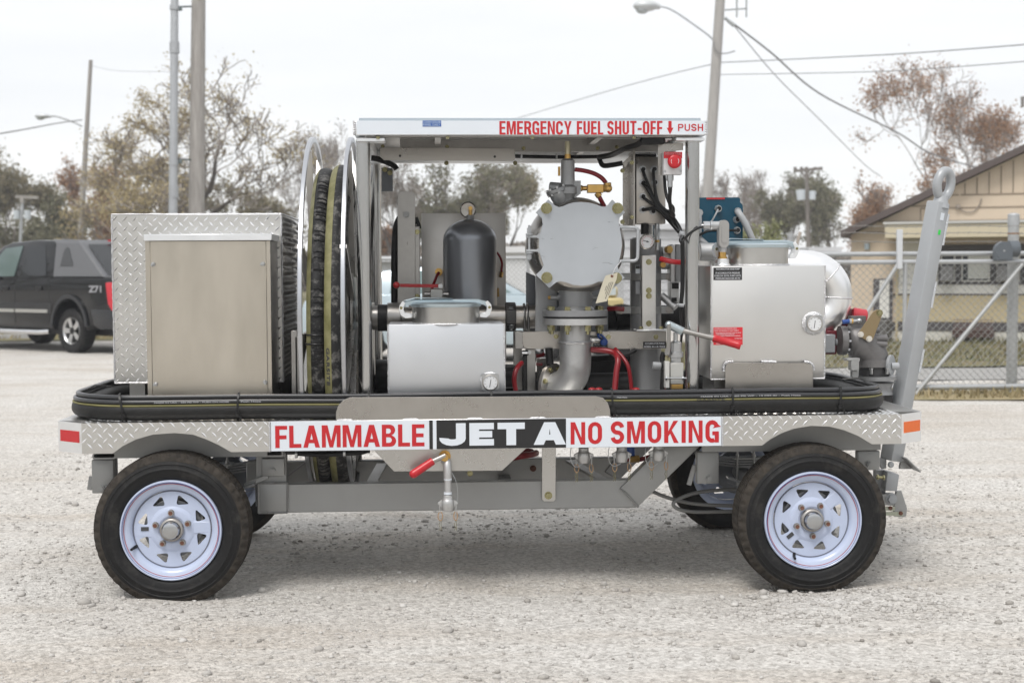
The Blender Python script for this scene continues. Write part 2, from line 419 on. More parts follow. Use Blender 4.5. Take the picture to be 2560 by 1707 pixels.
# ------------------------------------------------------------------ signwriter's condensed capitals
def _arc(cx, cy, rx, ry, a0, a1, n=8):
    return [(cx + rx * math.cos(rad(a0 + (a1 - a0) * k / n)), cy + ry * math.sin(rad(a0 + (a1 - a0) * k / n))) for k in range(n + 1)]
def _stroke(path, t):
    q = [Vector(p) for p in path]; L, R = [], []
    for i in range(len(q)):
        d0 = (q[i] - q[i - 1]).normalized() if i > 0 else None; d1 = (q[i + 1] - q[i]).normalized() if i < len(q) - 1 else None
        d = ((d0 or d1) + (d1 or d0)).normalized(); n = Vector((-d.y, d.x)); k = 1.0
        if d0 and d1: k = 1 / max(0.5, n.dot(Vector((-d0.y, d0.x))))
        L.append(tuple(q[i] + n * t / 2 * k)); R.append(tuple(q[i] - n * t / 2 * k))
    return L + R[::-1]
GW = {'M': 1.32, 'I': None, 'E': 0.88, 'F': 0.84, 'L': 0.84, 'A': 1.16, ' ': 0.55, '-': 0.62, 'N': 1.04, 'T': 0.98, 'Y': 1.1, 'K': 1.08, 'J': 0.95}
def glyph(c, w, h, t, s):
    """loops of one capital of width w, height h, upright stroke t and cross stroke s"""
    m, o = w / 2, []
    if c == 'I': return [[(0, 0), (t, 0), (t, h), (0, h)]]
    if c == 'E': return [[(0, 0), (w, 0), (w, s), (t, s), (t, h / 2 - s / 2), (w * .93, h / 2 - s / 2), (w * .93, h / 2 + s / 2), (t, h / 2 + s / 2), (t, h - s), (w, h - s), (w, h), (0, h)]]
    if c == 'F': return [[(0, 0), (t, 0), (t, h * .48 - s / 2), (w * .94, h * .48 - s / 2), (w * .94, h * .48 + s / 2), (t, h * .48 + s / 2), (t, h - s), (w, h - s), (w, h), (0, h)]]
    if c == 'L': return [[(0, 0), (w, 0), (w, s), (t, s), (t, h), (0, h)]]
    if c == 'T': return [[(m - t / 2, 0), (m + t / 2, 0), (m + t / 2, h - s), (w, h - s), (w, h), (0, h), (0, h - s), (m - t / 2, h - s)]]
    if c == 'H': return [[(0, 0), (t, 0), (t, h / 2 - s / 2), (w - t, h / 2 - s / 2), (w - t, 0), (w, 0), (w, h), (w - t, h), (w - t, h / 2 + s / 2), (t, h / 2 + s / 2), (t, h), (0, h)]]
    if c == 'N': return [[(0, 0), (t * .92, 0), (t * .92, h * .70), (w - t * 1.05, 0), (w, 0), (w, h), (w - t * .92, h), (w - t * .92, h * .30), (t * 1.05, h), (0, h)]]
    if c == 'M': return [[(0, 0), (t * .92, 0), (t * .92, h * .68), (m - t * .42, 0), (m + t * .42, 0), (w - t * .92, h * .68), (w - t * .92, 0), (w, 0), (w, h), (w - t * 1.35, h), (m, h * .30), (t * 1.35, h), (0, h)]]
    if c == 'A':
        a = t * 1.04; top = t * .58; k = (m - top) / h; yb = h * .20
        xi = lambda y: a + k * y * 1.0
        ap = (m - a) / k if k else h
        ap = min(h - s * 1.15, (m - a) / k * 0.98)
        out = [(0, 0), (a, 0), (a + k * yb * .96, yb), (w - a - k * yb * .96, yb), (w - a, 0), (w, 0), (m + top, h), (m - top, h)]
        y1 = yb + s * .95; x1 = a + k * y1; hole = [(x1 + .02 * w, y1), (w - x1 - .02 * w, y1), (m, max(ap, y1 + s))]
        return [out, hole]
    if c == 'Y': return [[(m - t / 2, 0), (m + t / 2, 0), (m + t / 2, h * .40), (w, h), (w - t * 1.05, h), (m, h * .56), (t * 1.05, h), (0, h), (m - t / 2, h * .40)]]
    if c == 'K': return [[(0, 0), (t, 0), (t, h * .30), (t + w * .13, h * .42), (w - t * 1.15, 0), (w, 0), (w * .52, h * .58), (w * .96, h), (w - t * 1.25, h), (t, h * .53), (t, h), (0, h)]]
    if c == '-': return [[(0, h * .34), (w, h * .34), (w, h * .34 + s), (0, h * .34 + s)]]
    rx, ry = m, min(m * 1.05, h * .32)
    if c == 'O':
        out = _arc(m, h - ry, rx, ry, 0, 180) + _arc(m, ry, rx, ry, 180, 360); i, j = rx - t, ry - s
        return [out, _arc(m, h - s - j, i, j, 0, 180) + _arc(m, s + j, i, j, 180, 360)]
    if c == 'U':
        i, j = rx - t, ry - s
        return [[(0, h)] + _arc(m, ry, rx, ry, 180, 360) + [(w, h), (w - t, h)] + _arc(m, s + j, i, j, 360, 180) + [(t, h)]]
    if c == 'J':
        i, j = rx - t, ry - s
        return [_arc(m, ry, rx, ry, 172, 360) + [(w, h), (w - t, h)] + _arc(m, s + j, i, j, 360, 172)]
    cx, cy, px, py = m, ry, (w - t) / 2, ry - s / 2
    if c == 'C':
        return [_stroke([(w - t / 2, h * .66)] + _arc(m, h - ry, px, py, 0, 180) + _arc(m, ry, px, py, 180, 360) + [(w - t / 2, h * .34)], t)]
    if c == 'G':
        b = _stroke([(w - t / 2, h * .68)] + _arc(m, h - ry, px, py, 0, 180) + _arc(m, ry, px, py, 180, 300), t)
        return [b, [(w - t * .98, 0.0), (w, 0.0), (w, h * .50), (m + t * .05, h * .50), (m + t * .05, h * .50 - s), (w - t * .98, h * .50 - s)]]
    if c == 'S':
        qy = (h - s) / 4; y1, y0 = h - s / 2 - qy, s / 2 + qy
        return [_stroke(_arc(m, y1, px, qy, 5, 255, 14) + _arc(m, y0, px, qy, 75, -175, 14), t * .98)]
    if c in 'BPR':
        r = min(w * .42, h * .25)
        if c == 'B':
            y = h * .51; r0, r1 = min(w * .42, y / 2), min(w * .42, (h - y) / 2); e = w * .06
            out = [(0, 0)] + _arc(w - r0, r0, r0, r0, 270, 360, 5) + _arc(w - r0, y - r0, r0, r0, 0, 70, 4) + _arc(w - e - r1, y + r1, r1, r1, -70, 0, 4) + _arc(w - e - r1, h - r1, r1, r1, 0, 90, 5) + [(0, h)]
            def hole(a, b, xr):
                q = min((b - a) / 2, w * .25); return [(t, a)] + _arc(xr - q, a + q, q, q, 270, 360, 4) + _arc(xr - q, b - q, q, q, 0, 90, 4) + [(t, b)]
            return [out, hole(s, y - s * .48, w - t), hole(y + s * .48, h - s, w - e - t)]
        y = h * .42; r = min(w * .45, (h - y) / 2); q = max(0.0001, r - t * .8)
        hole = [(t, y + s)] + _arc(w - t - q, y + s + q, q, q, 270, 360, 4) + _arc(w - t - q, h - s - q, q, q, 0, 90, 4) + [(t, h - s)]
        if c == 'P': out = [(0, 0), (t, 0), (t, y)] + _arc(w - r, y + r, r, r, 270, 360, 5) + _arc(w - r, h - r, r, r, 0, 90, 5) + [(0, h)]
        else: out = [(0, 0), (t, 0), (t, y), (w * .50, y), (w - t * 1.05, 0), (w + t * .05, 0), (w + t * .0, y * .55), (w * .90, y * .94)] + _arc(w - r, y + r + h * .0, r, r, 300, 360, 4) + _arc(w - r, h - r, r, r, 0, 90, 5) + [(0, h)]
        return [out, hole]
    return []
def sign_mesh(txt, w, h, t, s, gap, thick=0.0008):
    fix = sum(t if GW.get(c, 1) is None else 0 for c in txt) + gap * (len(txt) - 1)
    u = (w - fix) / sum((GW.get(c, 1.0) or 0) for c in txt); x = 0; V, Fc = [], []
    for c in txt:
        gw = t if GW.get(c, 1) is None else u * GW.get(c, 1.0)
        if c != ' ':
            loops = glyph(c, gw, h, t, s)
            sets = [[l] for l in loops] if c == 'G' else [loops]
            for k, ls in enumerate(sets):
                vs, fs = curve_mesh([[(a + x, b) for a, b in l] for l in ls], thick + 0.0003 * k)
                o = len(V); V += vs; Fc += [tuple(i + o for i in f) for f in fs]
        x += gw + gap
    return V, Fc
# ------------------------------------------------------------------ ground
rng = np.random.default_rng(7)
def vnoise(x, y, seed, n=256):
    g = np.random.default_rng(seed).random((n, n))
    xi, yi = np.floor(x).astype(int), np.floor(y).astype(int); fx, fy = x - xi, y - yi
    fx, fy = fx * fx * (3 - 2 * fx), fy * fy * (3 - 2 * fy)
    a, b = g[xi % n, yi % n], g[(xi + 1) % n, yi % n]; c, d = g[xi % n, (yi + 1) % n], g[(xi + 1) % n, (yi + 1) % n]
    return (a * (1 - fx) + b * fx) * (1 - fy) + (c * (1 - fx) + d * fx) * fy - 0.5
def gheight(x, y):
    near = np.clip((26 - np.abs(y)) / 10, 0, 1)
    return near * (0.030 * vnoise(x * 0.9, y * 0.9, 1) + 0.016 * vnoise(x * 3.1, y * 3.1, 2) + 0.007 * vnoise(x * 9, y * 9, 3) + 0.0035 * vnoise(x * 21, y * 21, 4))
def spaced(lo, a, b, hi, step, growth=1.16):
    mid = list(np.arange(a, b + 1e-6, step)); s, v, left = step, a, []
    while v > lo: s *= growth; v -= s; left.append(v)
    s, v, right = step, b, []
    while v < hi: s *= growth; v += s; right.append(v)
    return np.array(left[::-1] + mid + right)
gx, gy = spaced(-900, -3.2, 3.4, 900, 0.03), spaced(-300, -1.8, 4.2, 1800, 0.03)
GX, GY = np.meshgrid(gx, gy, indexing='ij'); GZ = gheight(GX, GY) - 0.004
nx, ny = GX.shape
co = np.stack([GX, GY, GZ], -1).reshape(-1, 3).astype(np.float32)
ii = (np.arange(nx - 1)[:, None] * ny + np.arange(ny - 1)[None, :]).reshape(-1)
quads = np.stack([ii, ii + ny, ii + ny + 1, ii + 1], -1)
def np_mesh(name, co, faces):
    me = bpy.data.meshes.new(name); k = faces.shape[1]; nf = len(faces)
    me.vertices.add(len(co)); me.vertices.foreach_set('co', np.ascontiguousarray(co, dtype=np.float32).ravel())
    me.loops.add(nf * k); me.loops.foreach_set('vertex_index', np.ascontiguousarray(faces, dtype=np.int32).ravel())
    me.polygons.add(nf); me.polygons.foreach_set('loop_start', np.arange(0, nf * k, k, dtype=np.int32))
    me.update(calc_edges=True); me.validate(); return me
def ground_mat():
    m = bpy.data.materials.new('pale_gravel'); m.use_nodes = True; n, l = m.node_tree.nodes, m.node_tree.links
    b = n['Principled BSDF']; b.inputs['Roughness'].default_value = 0.95; b.inputs['Specular IOR Level'].default_value = 0.15
    tc = n.new('ShaderNodeTexCoord')
    def noise(s, d=6, r=0.6, vec=None):
        q = n.new('ShaderNodeTexNoise'); q.inputs['Scale'].default_value = s; q.inputs['Detail'].default_value = d; q.inputs['Roughness'].default_value = r
        l.new(vec or tc.outputs['Object'], q.inputs['Vector']); return q.outputs[0]
    def ramp(f, c0, c1, p0=0.35, p1=0.65):
        q = n.new('ShaderNodeValToRGB'); q.color_ramp.elements[0].position = p0; q.color_ramp.elements[1].position = p1
        q.color_ramp.elements[0].color = (*c0, 1); q.color_ramp.elements[1].color = (*c1, 1); l.new(f, q.inputs[0]); return q.outputs[0]
    def mix(t, f, a, c):
        q = n.new('ShaderNodeMixRGB'); q.blend_type = t
        if isinstance(f, float): q.inputs[0].default_value = f
        else: l.new(f, q.inputs[0])
        l.new(a, q.inputs[1]); l.new(c, q.inputs[2]); return q.outputs[0]
    base = ramp(noise(0.55, 8), (0.58, 0.545, 0.50), (0.68, 0.66, 0.63), 0.38, 0.6)
    mp = n.new('ShaderNodeMapping'); mp.inputs['Scale'].default_value = (0.35, 2.2, 1); l.new(tc.outputs['Object'], mp.inputs[0])
    streak = ramp(noise(0.9, 6, 0.6, mp.outputs[0]), (0.50, 0.44, 0.375), (0.68, 0.67, 0.65), 0.36, 0.50)
    c = mix('MIX', 0.34, base, streak)
    fine = ramp(noise(38, 9, 0.75), (0.40, 0.385, 0.37), (1.0, 1.0, 1.0), 0.36, 0.54)
    c = mix('MULTIPLY', 0.62, c, fine)
    vo = n.new('ShaderNodeTexVoronoi'); vo.inputs['Scale'].default_value = 62; l.new(tc.outputs['Object'], vo.inputs['Vector'])
    peb = ramp(vo.outputs['Color'], (0.66, 0.645, 0.625), (1.12, 1.115, 1.10), 0.2, 0.75)
    c = mix('MULTIPLY', 0.55, c, peb)
    l.new(c, b.inputs['Base Color'])
    vo2 = n.new('ShaderNodeTexVoronoi'); vo2.inputs['Scale'].default_value = 95; l.new(tc.outputs['Object'], vo2.inputs['Vector'])
    b1 = n.new('ShaderNodeBump'); b1.inputs['Strength'].default_value = 0.55; b1.inputs['Distance'].default_value = 0.012; b1.invert = True
    l.new(vo2.outputs['Distance'], b1.inputs['Height'])
    b2 = n.new('ShaderNodeBump'); b2.inputs['Strength'].default_value = 0.5; b2.inputs['Distance'].default_value = 0.03
    l.new(noise(34, 8, 0.7), b2.inputs['Height']); l.new(b1.outputs[0], b2.inputs['Normal']); l.new(b2.outputs[0], b.inputs['Normal'])
    return m
GRAVEL = ground_mat()
me = np_mesh('ground', co, quads); me.shade_smooth()
ground = finish(me, 'ground', GRAVEL, None, smooth=0); ground['kind'] = 'structure'; ground['label'] = 'pale dusty gravel yard'

# loose stones on the gravel (nobody could count them)
t_ = (1 + 5 ** 0.5) / 2
ICO = np.array([(-1, t_, 0), (1, t_, 0), (-1, -t_, 0), (1, -t_, 0), (0, -1, t_), (0, 1, t_), (0, -1, -t_), (0, 1, -t_), (t_, 0, -1), (t_, 0, 1), (-t_, 0, -1), (-t_, 0, 1)]) / math.sqrt(1 + t_ * t_)
ICF = np.array([(0, 11, 5), (0, 5, 1), (0, 1, 7), (0, 7, 10), (0, 10, 11), (1, 5, 9), (5, 11, 4), (11, 10, 2), (10, 7, 6), (7, 1, 8), (3, 9, 4), (3, 4, 2), (3, 2, 6), (3, 6, 8), (3, 8, 9), (4, 9, 5), (2, 4, 11), (6, 2, 10), (8, 6, 7), (9, 8, 1)])
def stones(name, n, xr, yr, med, sig, lo, hi, m, seed, label):
    r = np.random.default_rng(seed)
    x = r.uniform(*xr, n); y = yr[0] + (yr[1] - yr[0]) * r.random(n) ** 1.35
    keep = vnoise(x * 1.3, y * 1.3, 31) + vnoise(x * 4, y * 4, 32) * 0.6 > r.uniform(-0.55, 0.35, n)
    x, y = x[keep], y[keep]; n = len(x)
    s = np.clip(np.exp(r.normal(math.log(med), sig, n)), lo, hi)
    z = gheight(x, y) - 0.004
    sc = np.stack([s * r.uniform(0.8, 1.5, n), s * r.uniform(0.7, 1.2, n), s * r.uniform(0.45, 0.85, n)], -1)
    jit = r.uniform(0.72, 1.22, (n, 12, 1)); v = ICO[None] * jit * sc[:, None, :]
    a = r.uniform(0, 6.283, n); ca, sa = np.cos(a)[:, None], np.sin(a)[:, None]
    vx = v[..., 0] * ca - v[..., 1] * sa; vy = v[..., 0] * sa + v[..., 1] * ca
    v = np.stack([vx + x[:, None], vy + y[:, None], v[..., 2] + (z + sc[:, 2] * 0.35)[:, None]], -1)
    f = (ICF[None] + (np.arange(n) * 12)[:, None, None]).reshape(-1, 3)
    o = finish(np_mesh(name, v.reshape(-1, 3), f), name, m, None, smooth=0)
    tag(o, label, 'gravel', kind='stuff'); return o
def stone_mat(name, c0, c1):
    m = bpy.data.materials.new(name); m.use_nodes = True; n, l = m.node_tree.nodes, m.node_tree.links
    b = n['Principled BSDF']; b.inputs['Roughness'].default_value = 0.9; b.inputs['Specular IOR Level'].default_value = 0.2
    g = n.new('ShaderNodeNewGeometry'); r = n.new('ShaderNodeValToRGB')
    r.color_ramp.elements[0].color = (*c0, 1); r.color_ramp.elements[1].color = (*c1, 1)
    e = r.color_ramp.elements.new(0.78); e.color = tuple((a * 0.4 + bb * 0.6) for a, bb in zip((*c0, 1), (*c1, 1)))
    l.new(g.outputs['Random Per Island'], r.inputs[0]); l.new(r.outputs[0], b.inputs['Base Color']); return m
STONEM = stone_mat('limestone_chip', (0.38, 0.362, 0.34), (0.56, 0.545, 0.52))
STONED = stone_mat('dark_chip', (0.24, 0.225, 0.205), (0.48, 0.46, 0.43))
stones('gravel', 42000, (-3.4, 3.6), (-1.7, 8.5), 0.0043, 0.48, 0.0018, 0.015, STONEM, 11, 'pale limestone chips scattered over the yard')
stones('dark_gravel', 6500, (-3.4, 3.6), (-1.7, 8.5), 0.0046, 0.5, 0.002, 0.017, STONED, 12, 'darker grey and brown chips among the pale gravel')
stones('loose_gravel', 420, (-3.0, 3.2), (-1.6, 6.0), 0.014, 0.35, 0.009, 0.03, STONEM, 13, 'larger loose stones lying on the gravel')

for sx_, nn, dy in ((1.32, 420, 0.55), (-1.45, 160, 0.35)):
    stones('loose_gravel', nn, (sx_ - 0.42, sx_ + 0.5), (-dy, 0.04), 0.009, 0.4, 0.004, 0.020, STONEM, int(60 + sx_ * 10), 'loose pale stones pushed up in front of the %s wheel' % ('right hand' if sx_ > 0 else 'left hand'))
# verges and road behind the yard
def sheet(name, m, x0, x1, y0, y1, z, kind='structure', wob=0.0, seed=5, label=None):
    xs = np.linspace(x0, x1, 60); mb = MB(); n = len(xs)
    w0 = vnoise(xs * 0.7, xs * 0 + seed, seed) * wob; w1 = vnoise(xs * 0.9, xs * 0 + seed + 9, seed) * wob
    mb.add([(x, y0 + a, z) for x, a in zip(xs, w0)] + [(x, y1 + a, z) for x, a in zip(xs, w1)], [(i, i + 1, n + i + 1, n + i) for i in range(n - 1)])
    o = build(mb, name, m, None, smooth=0); o['kind'] = kind
    if label: o['label'] = label
    return o
GRASSM = mat('dry_grass', (0.19, 0.15, 0.085), 0.95, col2=(0.10, 0.115, 0.045), vscale=1.3, bump=0.6, bscale=20)
ASPH = mat('worn_asphalt', (0.30, 0.295, 0.285), 0.9, var=0.08, vscale=3)
STRAW = mat('straw_grass', (0.34, 0.27, 0.16), 0.95, col2=(0.24, 0.21, 0.11), vscale=5, bump=0.5, bscale=30)
sheet('verge', STRAW, 3.6, 24, 8.65, 9.7, 0.012, wob=0.35, label='straw coloured weeds under the gate')
sheet('road', ASPH, 3.2, 40, 11.2, 13.2, 0.014, label='grey asphalt lane beyond the gate')
sheet('lawn', GRASSM, 2.8, 40, 13.6, 20.4, 0.016, wob=0.5, label='patchy lawn in front of the tan building')
sheet('grass_strip', GRASSM, -60, 2.0, 23.5, 120, 0.016, wob=1.0, label='rough grass beyond the yard')
# grass blades along the verges
def blades(name, n, x0, x1, y0, y1, h, m, seed, label, dens=None):
    r = np.random.default_rng(seed); x = r.uniform(x0, x1, n); y = r.uniform(y0, y1, n)
    k = vnoise(x * 0.8, y * 0.8 + 3, seed) > r.uniform(-0.5, 0.3, n); x, y = x[k], y[k]; n = len(x)
    a = r.uniform(0, 6.28, n); hh = h * r.uniform(0.4, 1.3, n); w = 0.012 + 0.01 * r.random(n)
    lean = r.uniform(-0.6, 0.6, (n, 2)) * hh[:, None]
    p0 = np.stack([x - w * np.cos(a), y - w * np.sin(a), np.zeros(n)], -1); p1 = np.stack([x + w * np.cos(a), y + w * np.sin(a), np.zeros(n)], -1)
    p2 = np.stack([x + lean[:, 0], y + lean[:, 1], hh], -1)
    v = np.stack([p0, p1, p2], 1).reshape(-1, 3); f = np.arange(3 * n).reshape(-1, 3)
    o = finish(np_mesh(name, v, f), name, m, None, smooth=0); tag(o, label, 'grass', kind='stuff')
blades('weeds', 5000, 3.8, 16, 8.7, 9.6, 0.10, STRAW, 41, 'dry straw weeds along the foot of the gate')
blades('grass', 14000, 3.2, 24, 13.7, 20.2, 0.13, GRASSM, 42, 'short patchy grass in front of the tan building')
blades('rough_grass', 9000, -16, 2.0, 23.6, 30, 0.22, STRAW, 43, 'rough dry grass behind the parked cars')
# ------------------------------------------------------------------ the fuelling cart
cart = thing('fuel_cart', 'silver four wheeled jet fuel cart with canopy, tanks, hose reel and raised tow bar', 'fuel cart', (0, 0.8, 0))
W_CART = 1.68
DT = P(1200, 1047, 0).z            # deck top
DB = P(1200, 1122, 0).z            # deck skirt bottom
# --- tread plate lugs
def lugs(mb, o, u, v, nrm, w, h, p=0.044, ln=0.0185, wd=0.0040, ht=0.0024, inside=None):
    o, u, v, nrm = (Vector(q) for q in (o, u, v, nrm)); nu, nv = int(w / p) + 1, int(h / p) + 1
    for half in (0, 1):
        d = (u + v).normalized() if half == 0 else (u - v).normalized(); s = nrm.cross(d)
        for i in range(nu):
            for j in range(nv):
                a, b = (i + 0.25 + 0.5 * half) * p, (j + 0.25 + 0.5 * half) * p
                if a > w - 0.008 or b > h - 0.008 or a < 0.008 or b < 0.008: continue
                if inside and not inside(a, b): continue
                c = o + u * a + v * b
                e0, e1, m0, m1 = c - d * ln, c + d * ln, c + s * wd, c - s * wd
                t0, t1 = c - d * ln * 0.45 + nrm * ht, c + d * ln * 0.45 + nrm * ht
                mb.add([e0, m0, e1, m1, t0, t1], [(0, 4, 1), (1, 4, 5), (1, 5, 2), (2, 5, 3), (3, 5, 4), (3, 4, 0)] if s.dot(nrm.cross(d)) > 0 and False else
                       [(0, 1, 4), (1, 5, 4), (1, 2, 5), (2, 3, 5), (3, 4, 5), (3, 0, 4)])
    return mb
# --- deck: skirts with wheel arches, chamfered corners, top sheets
xl, xr_ = P(204, 1095, 0).x, P(2254, 1073, 0).x
xs0, xs1 = P(676, 1088, 0).x, P(1805, 1077, 0).x
arch_l = [(282, 1133), (306, 1115), (340, 1098), (382, 1086), (437, 1082), (482, 1086), (516, 1098), (547, 1112), (578, 1128)]
arch_r = [(1905, 1111), (1925, 1098), (1952, 1083), (1985, 1071), (2028, 1064), (2074, 1066), (2111, 1075), (2147, 1090), (2180, 1110)]
def skirt(x0, x1, arch):
    a = XZ(arch, 0); return [(x0, DT), (x0, DB)] + [(a[0][0], DB)] + [(x, max(z, DB + 0.002)) for x, z in a[1:-1]] + [(a[-1][0], DB)] + [(x1, DB), (x1, DT)]
def arch_z(a, x):
    a = XZ(a, 0)
    for (x0, z0), (x1, z1) in zip(a, a[1:]):
        if x0 <= x <= x1: return z0 + (z1 - z0) * (x - x0) / (x1 - x0)
    return DB
deck_l = build(MB().prism(skirt(xl, xs0 - 0.004, arch_l), 0, 0.006), 'deck_skirt', TREADM, cart)
build(lugs(MB(), (xl, -0.0005, DB), (1, 0, 0), (0, 0, 1), (0, -1, 0), xs0 - xl - 0.01, DT - DB, inside=lambda a, b: DB + b > arch_z(arch_l, xl + a) + 0.016), 'tread_lug', LUGM, deck_l)['kind'] = 'stuff'
deck_r = build(MB().prism(skirt(xs1 + 0.004, xr_, arch_r), 0, 0.006), 'deck_skirt', TREADM, cart)
build(lugs(MB(), (xs1 + 0.006, -0.0005, DB), (1, 0, 0), (0, 0, 1), (0, -1, 0), xr_ - xs1 - 0.01, DT - DB, inside=lambda a, b: DB + b > arch_z(arch_r, xs1 + a) + 0.016), 'tread_lug', LUGM, deck_r)['kind'] = 'stuff'
CH = 0.125
for o, xs in ((deck_l, xs0 - 0.0025), (deck_r, xs1 + 0.0025)):
    build(MB().tube([(xs, -0.002, DB + (DT - DB) * k / 14) for k in range(15)], 0.004, 6), 'weld', WELD, o)
# chamfered corner plates with their reflectors
def corner(x, sgn, refl, q0, q1):
    c = MB(); c.add([(x, 0, DB), (x + sgn * CH, 0.105, DB), (x + sgn * CH, 0.105, DT), (x, 0, DT), (x, 0.008, DB), (x + sgn * CH, 0.113, DB), (x + sgn * CH, 0.113, DT), (x, 0.008, DT)],
          [(0, 1, 2, 3), (7, 6, 5, 4), (0, 4, 5, 1), (3, 2, 6, 7)] if sgn > 0 else [(3, 2, 1, 0), (4, 5, 6, 7), (1, 5, 4, 0), (7, 6, 2, 3)])
    c.box(x + sgn * (CH - 0.004), x + sgn * CH, 0.114, W_CART - 0.1, DB, DT)
    o = build(c, 'corner_plate', ALUB, cart)
    r = MB(); d = Vector((sgn * CH, 0.105, 0)); nrm = Vector((sgn * 0.105, -CH, 0)).normalized()
    cc = Vector((x, 0, 0)) + d * ((q0 + q1) / 2) + Vector((0, 0, DB + (DT - DB) * 0.54)) + nrm * 0.0008
    r.obox(cc, d, (0, 0, 1), nrm, d.length * (q1 - q0) / 2, 0.0245, 0.0012)
    build(r, 'reflector', refl, o, bevel=0.0)
corner(xl, -1, REDREF, 0.10, 0.90); corner(xr_, 1, ORANGEREF, 0.12, 0.92)
tops = MB()
XREEL0, XREEL1 = P(740, 1000, 0.4).x, P(930, 1000, 0.4).x
tops.box(xl - CH + 0.004, XREEL0, 0.115, W_CART, DT - 0.004, DT - 0.0005); tops.box(XREEL1, xr_ + CH - 0.004, 0.115, W_CART, DT - 0.004, DT - 0.0005)
for a, b in ((xl, XREEL0), (XREEL1, xr_)): tops.box(a, b, 0.0065, 0.114, DT - 0.0042, DT - 0.0006)
tops.box(XREEL0 + 0.001, XREEL1 - 0.001, 0.0065, 0.05, DT - 0.0042, DT - 0.0006)
deck_top = build(tops, 'deck_plate', TREADM, cart)
lg = MB()
lugs(lg, (xl - 0.02, 0.01, DT - 0.0007), (1, 0, 0), (0, 1, 0), (0, 0, 1), 0.98, 1.6, ht=0.0018, inside=lambda a, b: b > 0.11 or a > 0.03)
lugs(lg, (XREEL1 + 0.01, 0.01, DT - 0.0007), (1, 0, 0), (0, 1, 0), (0, 0, 1), xr_ - XREEL1 - 0.01, 1.6, ht=0.0018)
build(lg, 'tread_lug', LUGM, deck_top)['kind'] = 'stuff'
sup = MB()
for x in (xl + 0.05, -0.95, -0.62, 0.05, 0.75, xr_ - 0.06): sup.box(x - 0.02, x + 0.02, 0.12, W_CART - 0.05, DT - 0.055, DT - 0.0055)
sup.box(xl + 0.08, xr_ - 0.08, W_CART - 0.04, W_CART - 0.01, DB, DT - 0.0055)
build(sup, 'cross_member', UNDERGREY, cart)
# --- sign rail
sg = build(MB().box(xs0, xs1, -0.001, 0.045, DB, DT), 'sign_rail', ALUB, cart, bevel=0.003)
YS = -0.0015
def face(a0, b0, a1, b1, Y, m, parent, name, th=0.001, gap=0.0):
    bm, am = (b0 + b1) / 2, (a0 + a1) / 2
    return build(MB().box(P(a0, bm, Y).x, P(a1, bm, Y).x, Y - gap - th, Y - gap, P(am, b1, Y).z, P(am, b0, Y).z), name, m, parent, smooth=0)
def signface(a0, a1, t, b, m, name): # sign films follow the rail
    x0, x1 = P(a0, 1085, YS).x, P(a1, 1085, YS).x
    return build(MB().box(x0, x1, YS - 0.001, YS, DB + (DT - DB) * b, DB + (DT - DB) * t), name, m, sg, smooth=0)
signface(677.5, 1073, 0.985, 0.015, WHITEV, 'sign_film'); signface(1073.3, 1082, 0.985, 0.015, BLACKV, 'sign_film')
signface(1082.3, 1091, 0.985, 0.015, WHITEV, 'sign_film'); signface(1091.3, 1415, 0.985, 0.015, BLACKV, 'sign_film'); signface(1415.3, 1803.5, 0.985, 0.015, WHITEV, 'sign_film')
def signtext(txt, a0, a1, t, b, m, st, cr, gap):
    x0, x1 = P(a0, 1085, YS).x, P(a1, 1085, YS).x; h = (DT - DB) * (t - b)
    vs, fs = sign_mesh(txt, x1 - x0, h, st, cr, gap); z0 = DB + (DT - DB) * b
    build(MB().add([(x0 + x, YS - 0.0016 - z, z0 + y) for x, y, z in vs], fs), 'lettering', m, sg, smooth=0)
signtext('FLAMMABLE', 688, 1061, 0.85, 0.12, TEXTR, 0.0185, 0.0165, 0.0085)
signtext('JET', 1098, 1312, 0.87, 0.12, WHITEV, 0.042, 0.028, 0.016)
signtext('A', 1334, 1414.5, 0.87, 0.12, WHITEV, 0.042, 0.026, 0)
signtext('NO', 1426.5, 1505, 0.86, 0.12, TEXTR, 0.0185, 0.0165, 0.0125)
signtext('SMOKING', 1526.5, 1797, 0.87, 0.13, TEXTR, 0.0185, 0.0165, 0.0125)
# guard plate standing on the sign rail
gp = XZ([(840, 1047), (840, 1030), (846, 1013), (858, 1000), (875, 993), (1490, 990), (1507, 994), (1519, 1006), (1525, 1024), (1526, 1043)], 0.012)
gp = [(gp[0][0], DT + 0.0005)] + gp[1:-1] + [(gp[-1][0], DT + 0.0005)]
guard = build(MB().prism(gp, 0.010, 0.016), 'guard_plate', STAIN, cart, bevel=0.001)
wb = MB()
for a in (862, 1027, 1187, 1345, 1508): wb.tube([(P(a, 1047, 0).x + d, 0.006, DT + 0.001) for d in np.linspace(-0.035, 0.035, 9)], [0.001, 0.005, 0.0055, 0.005, 0.0058, 0.005, 0.0055, 0.005, 0.001], 6)
build(wb, 'weld', WELD, guard)

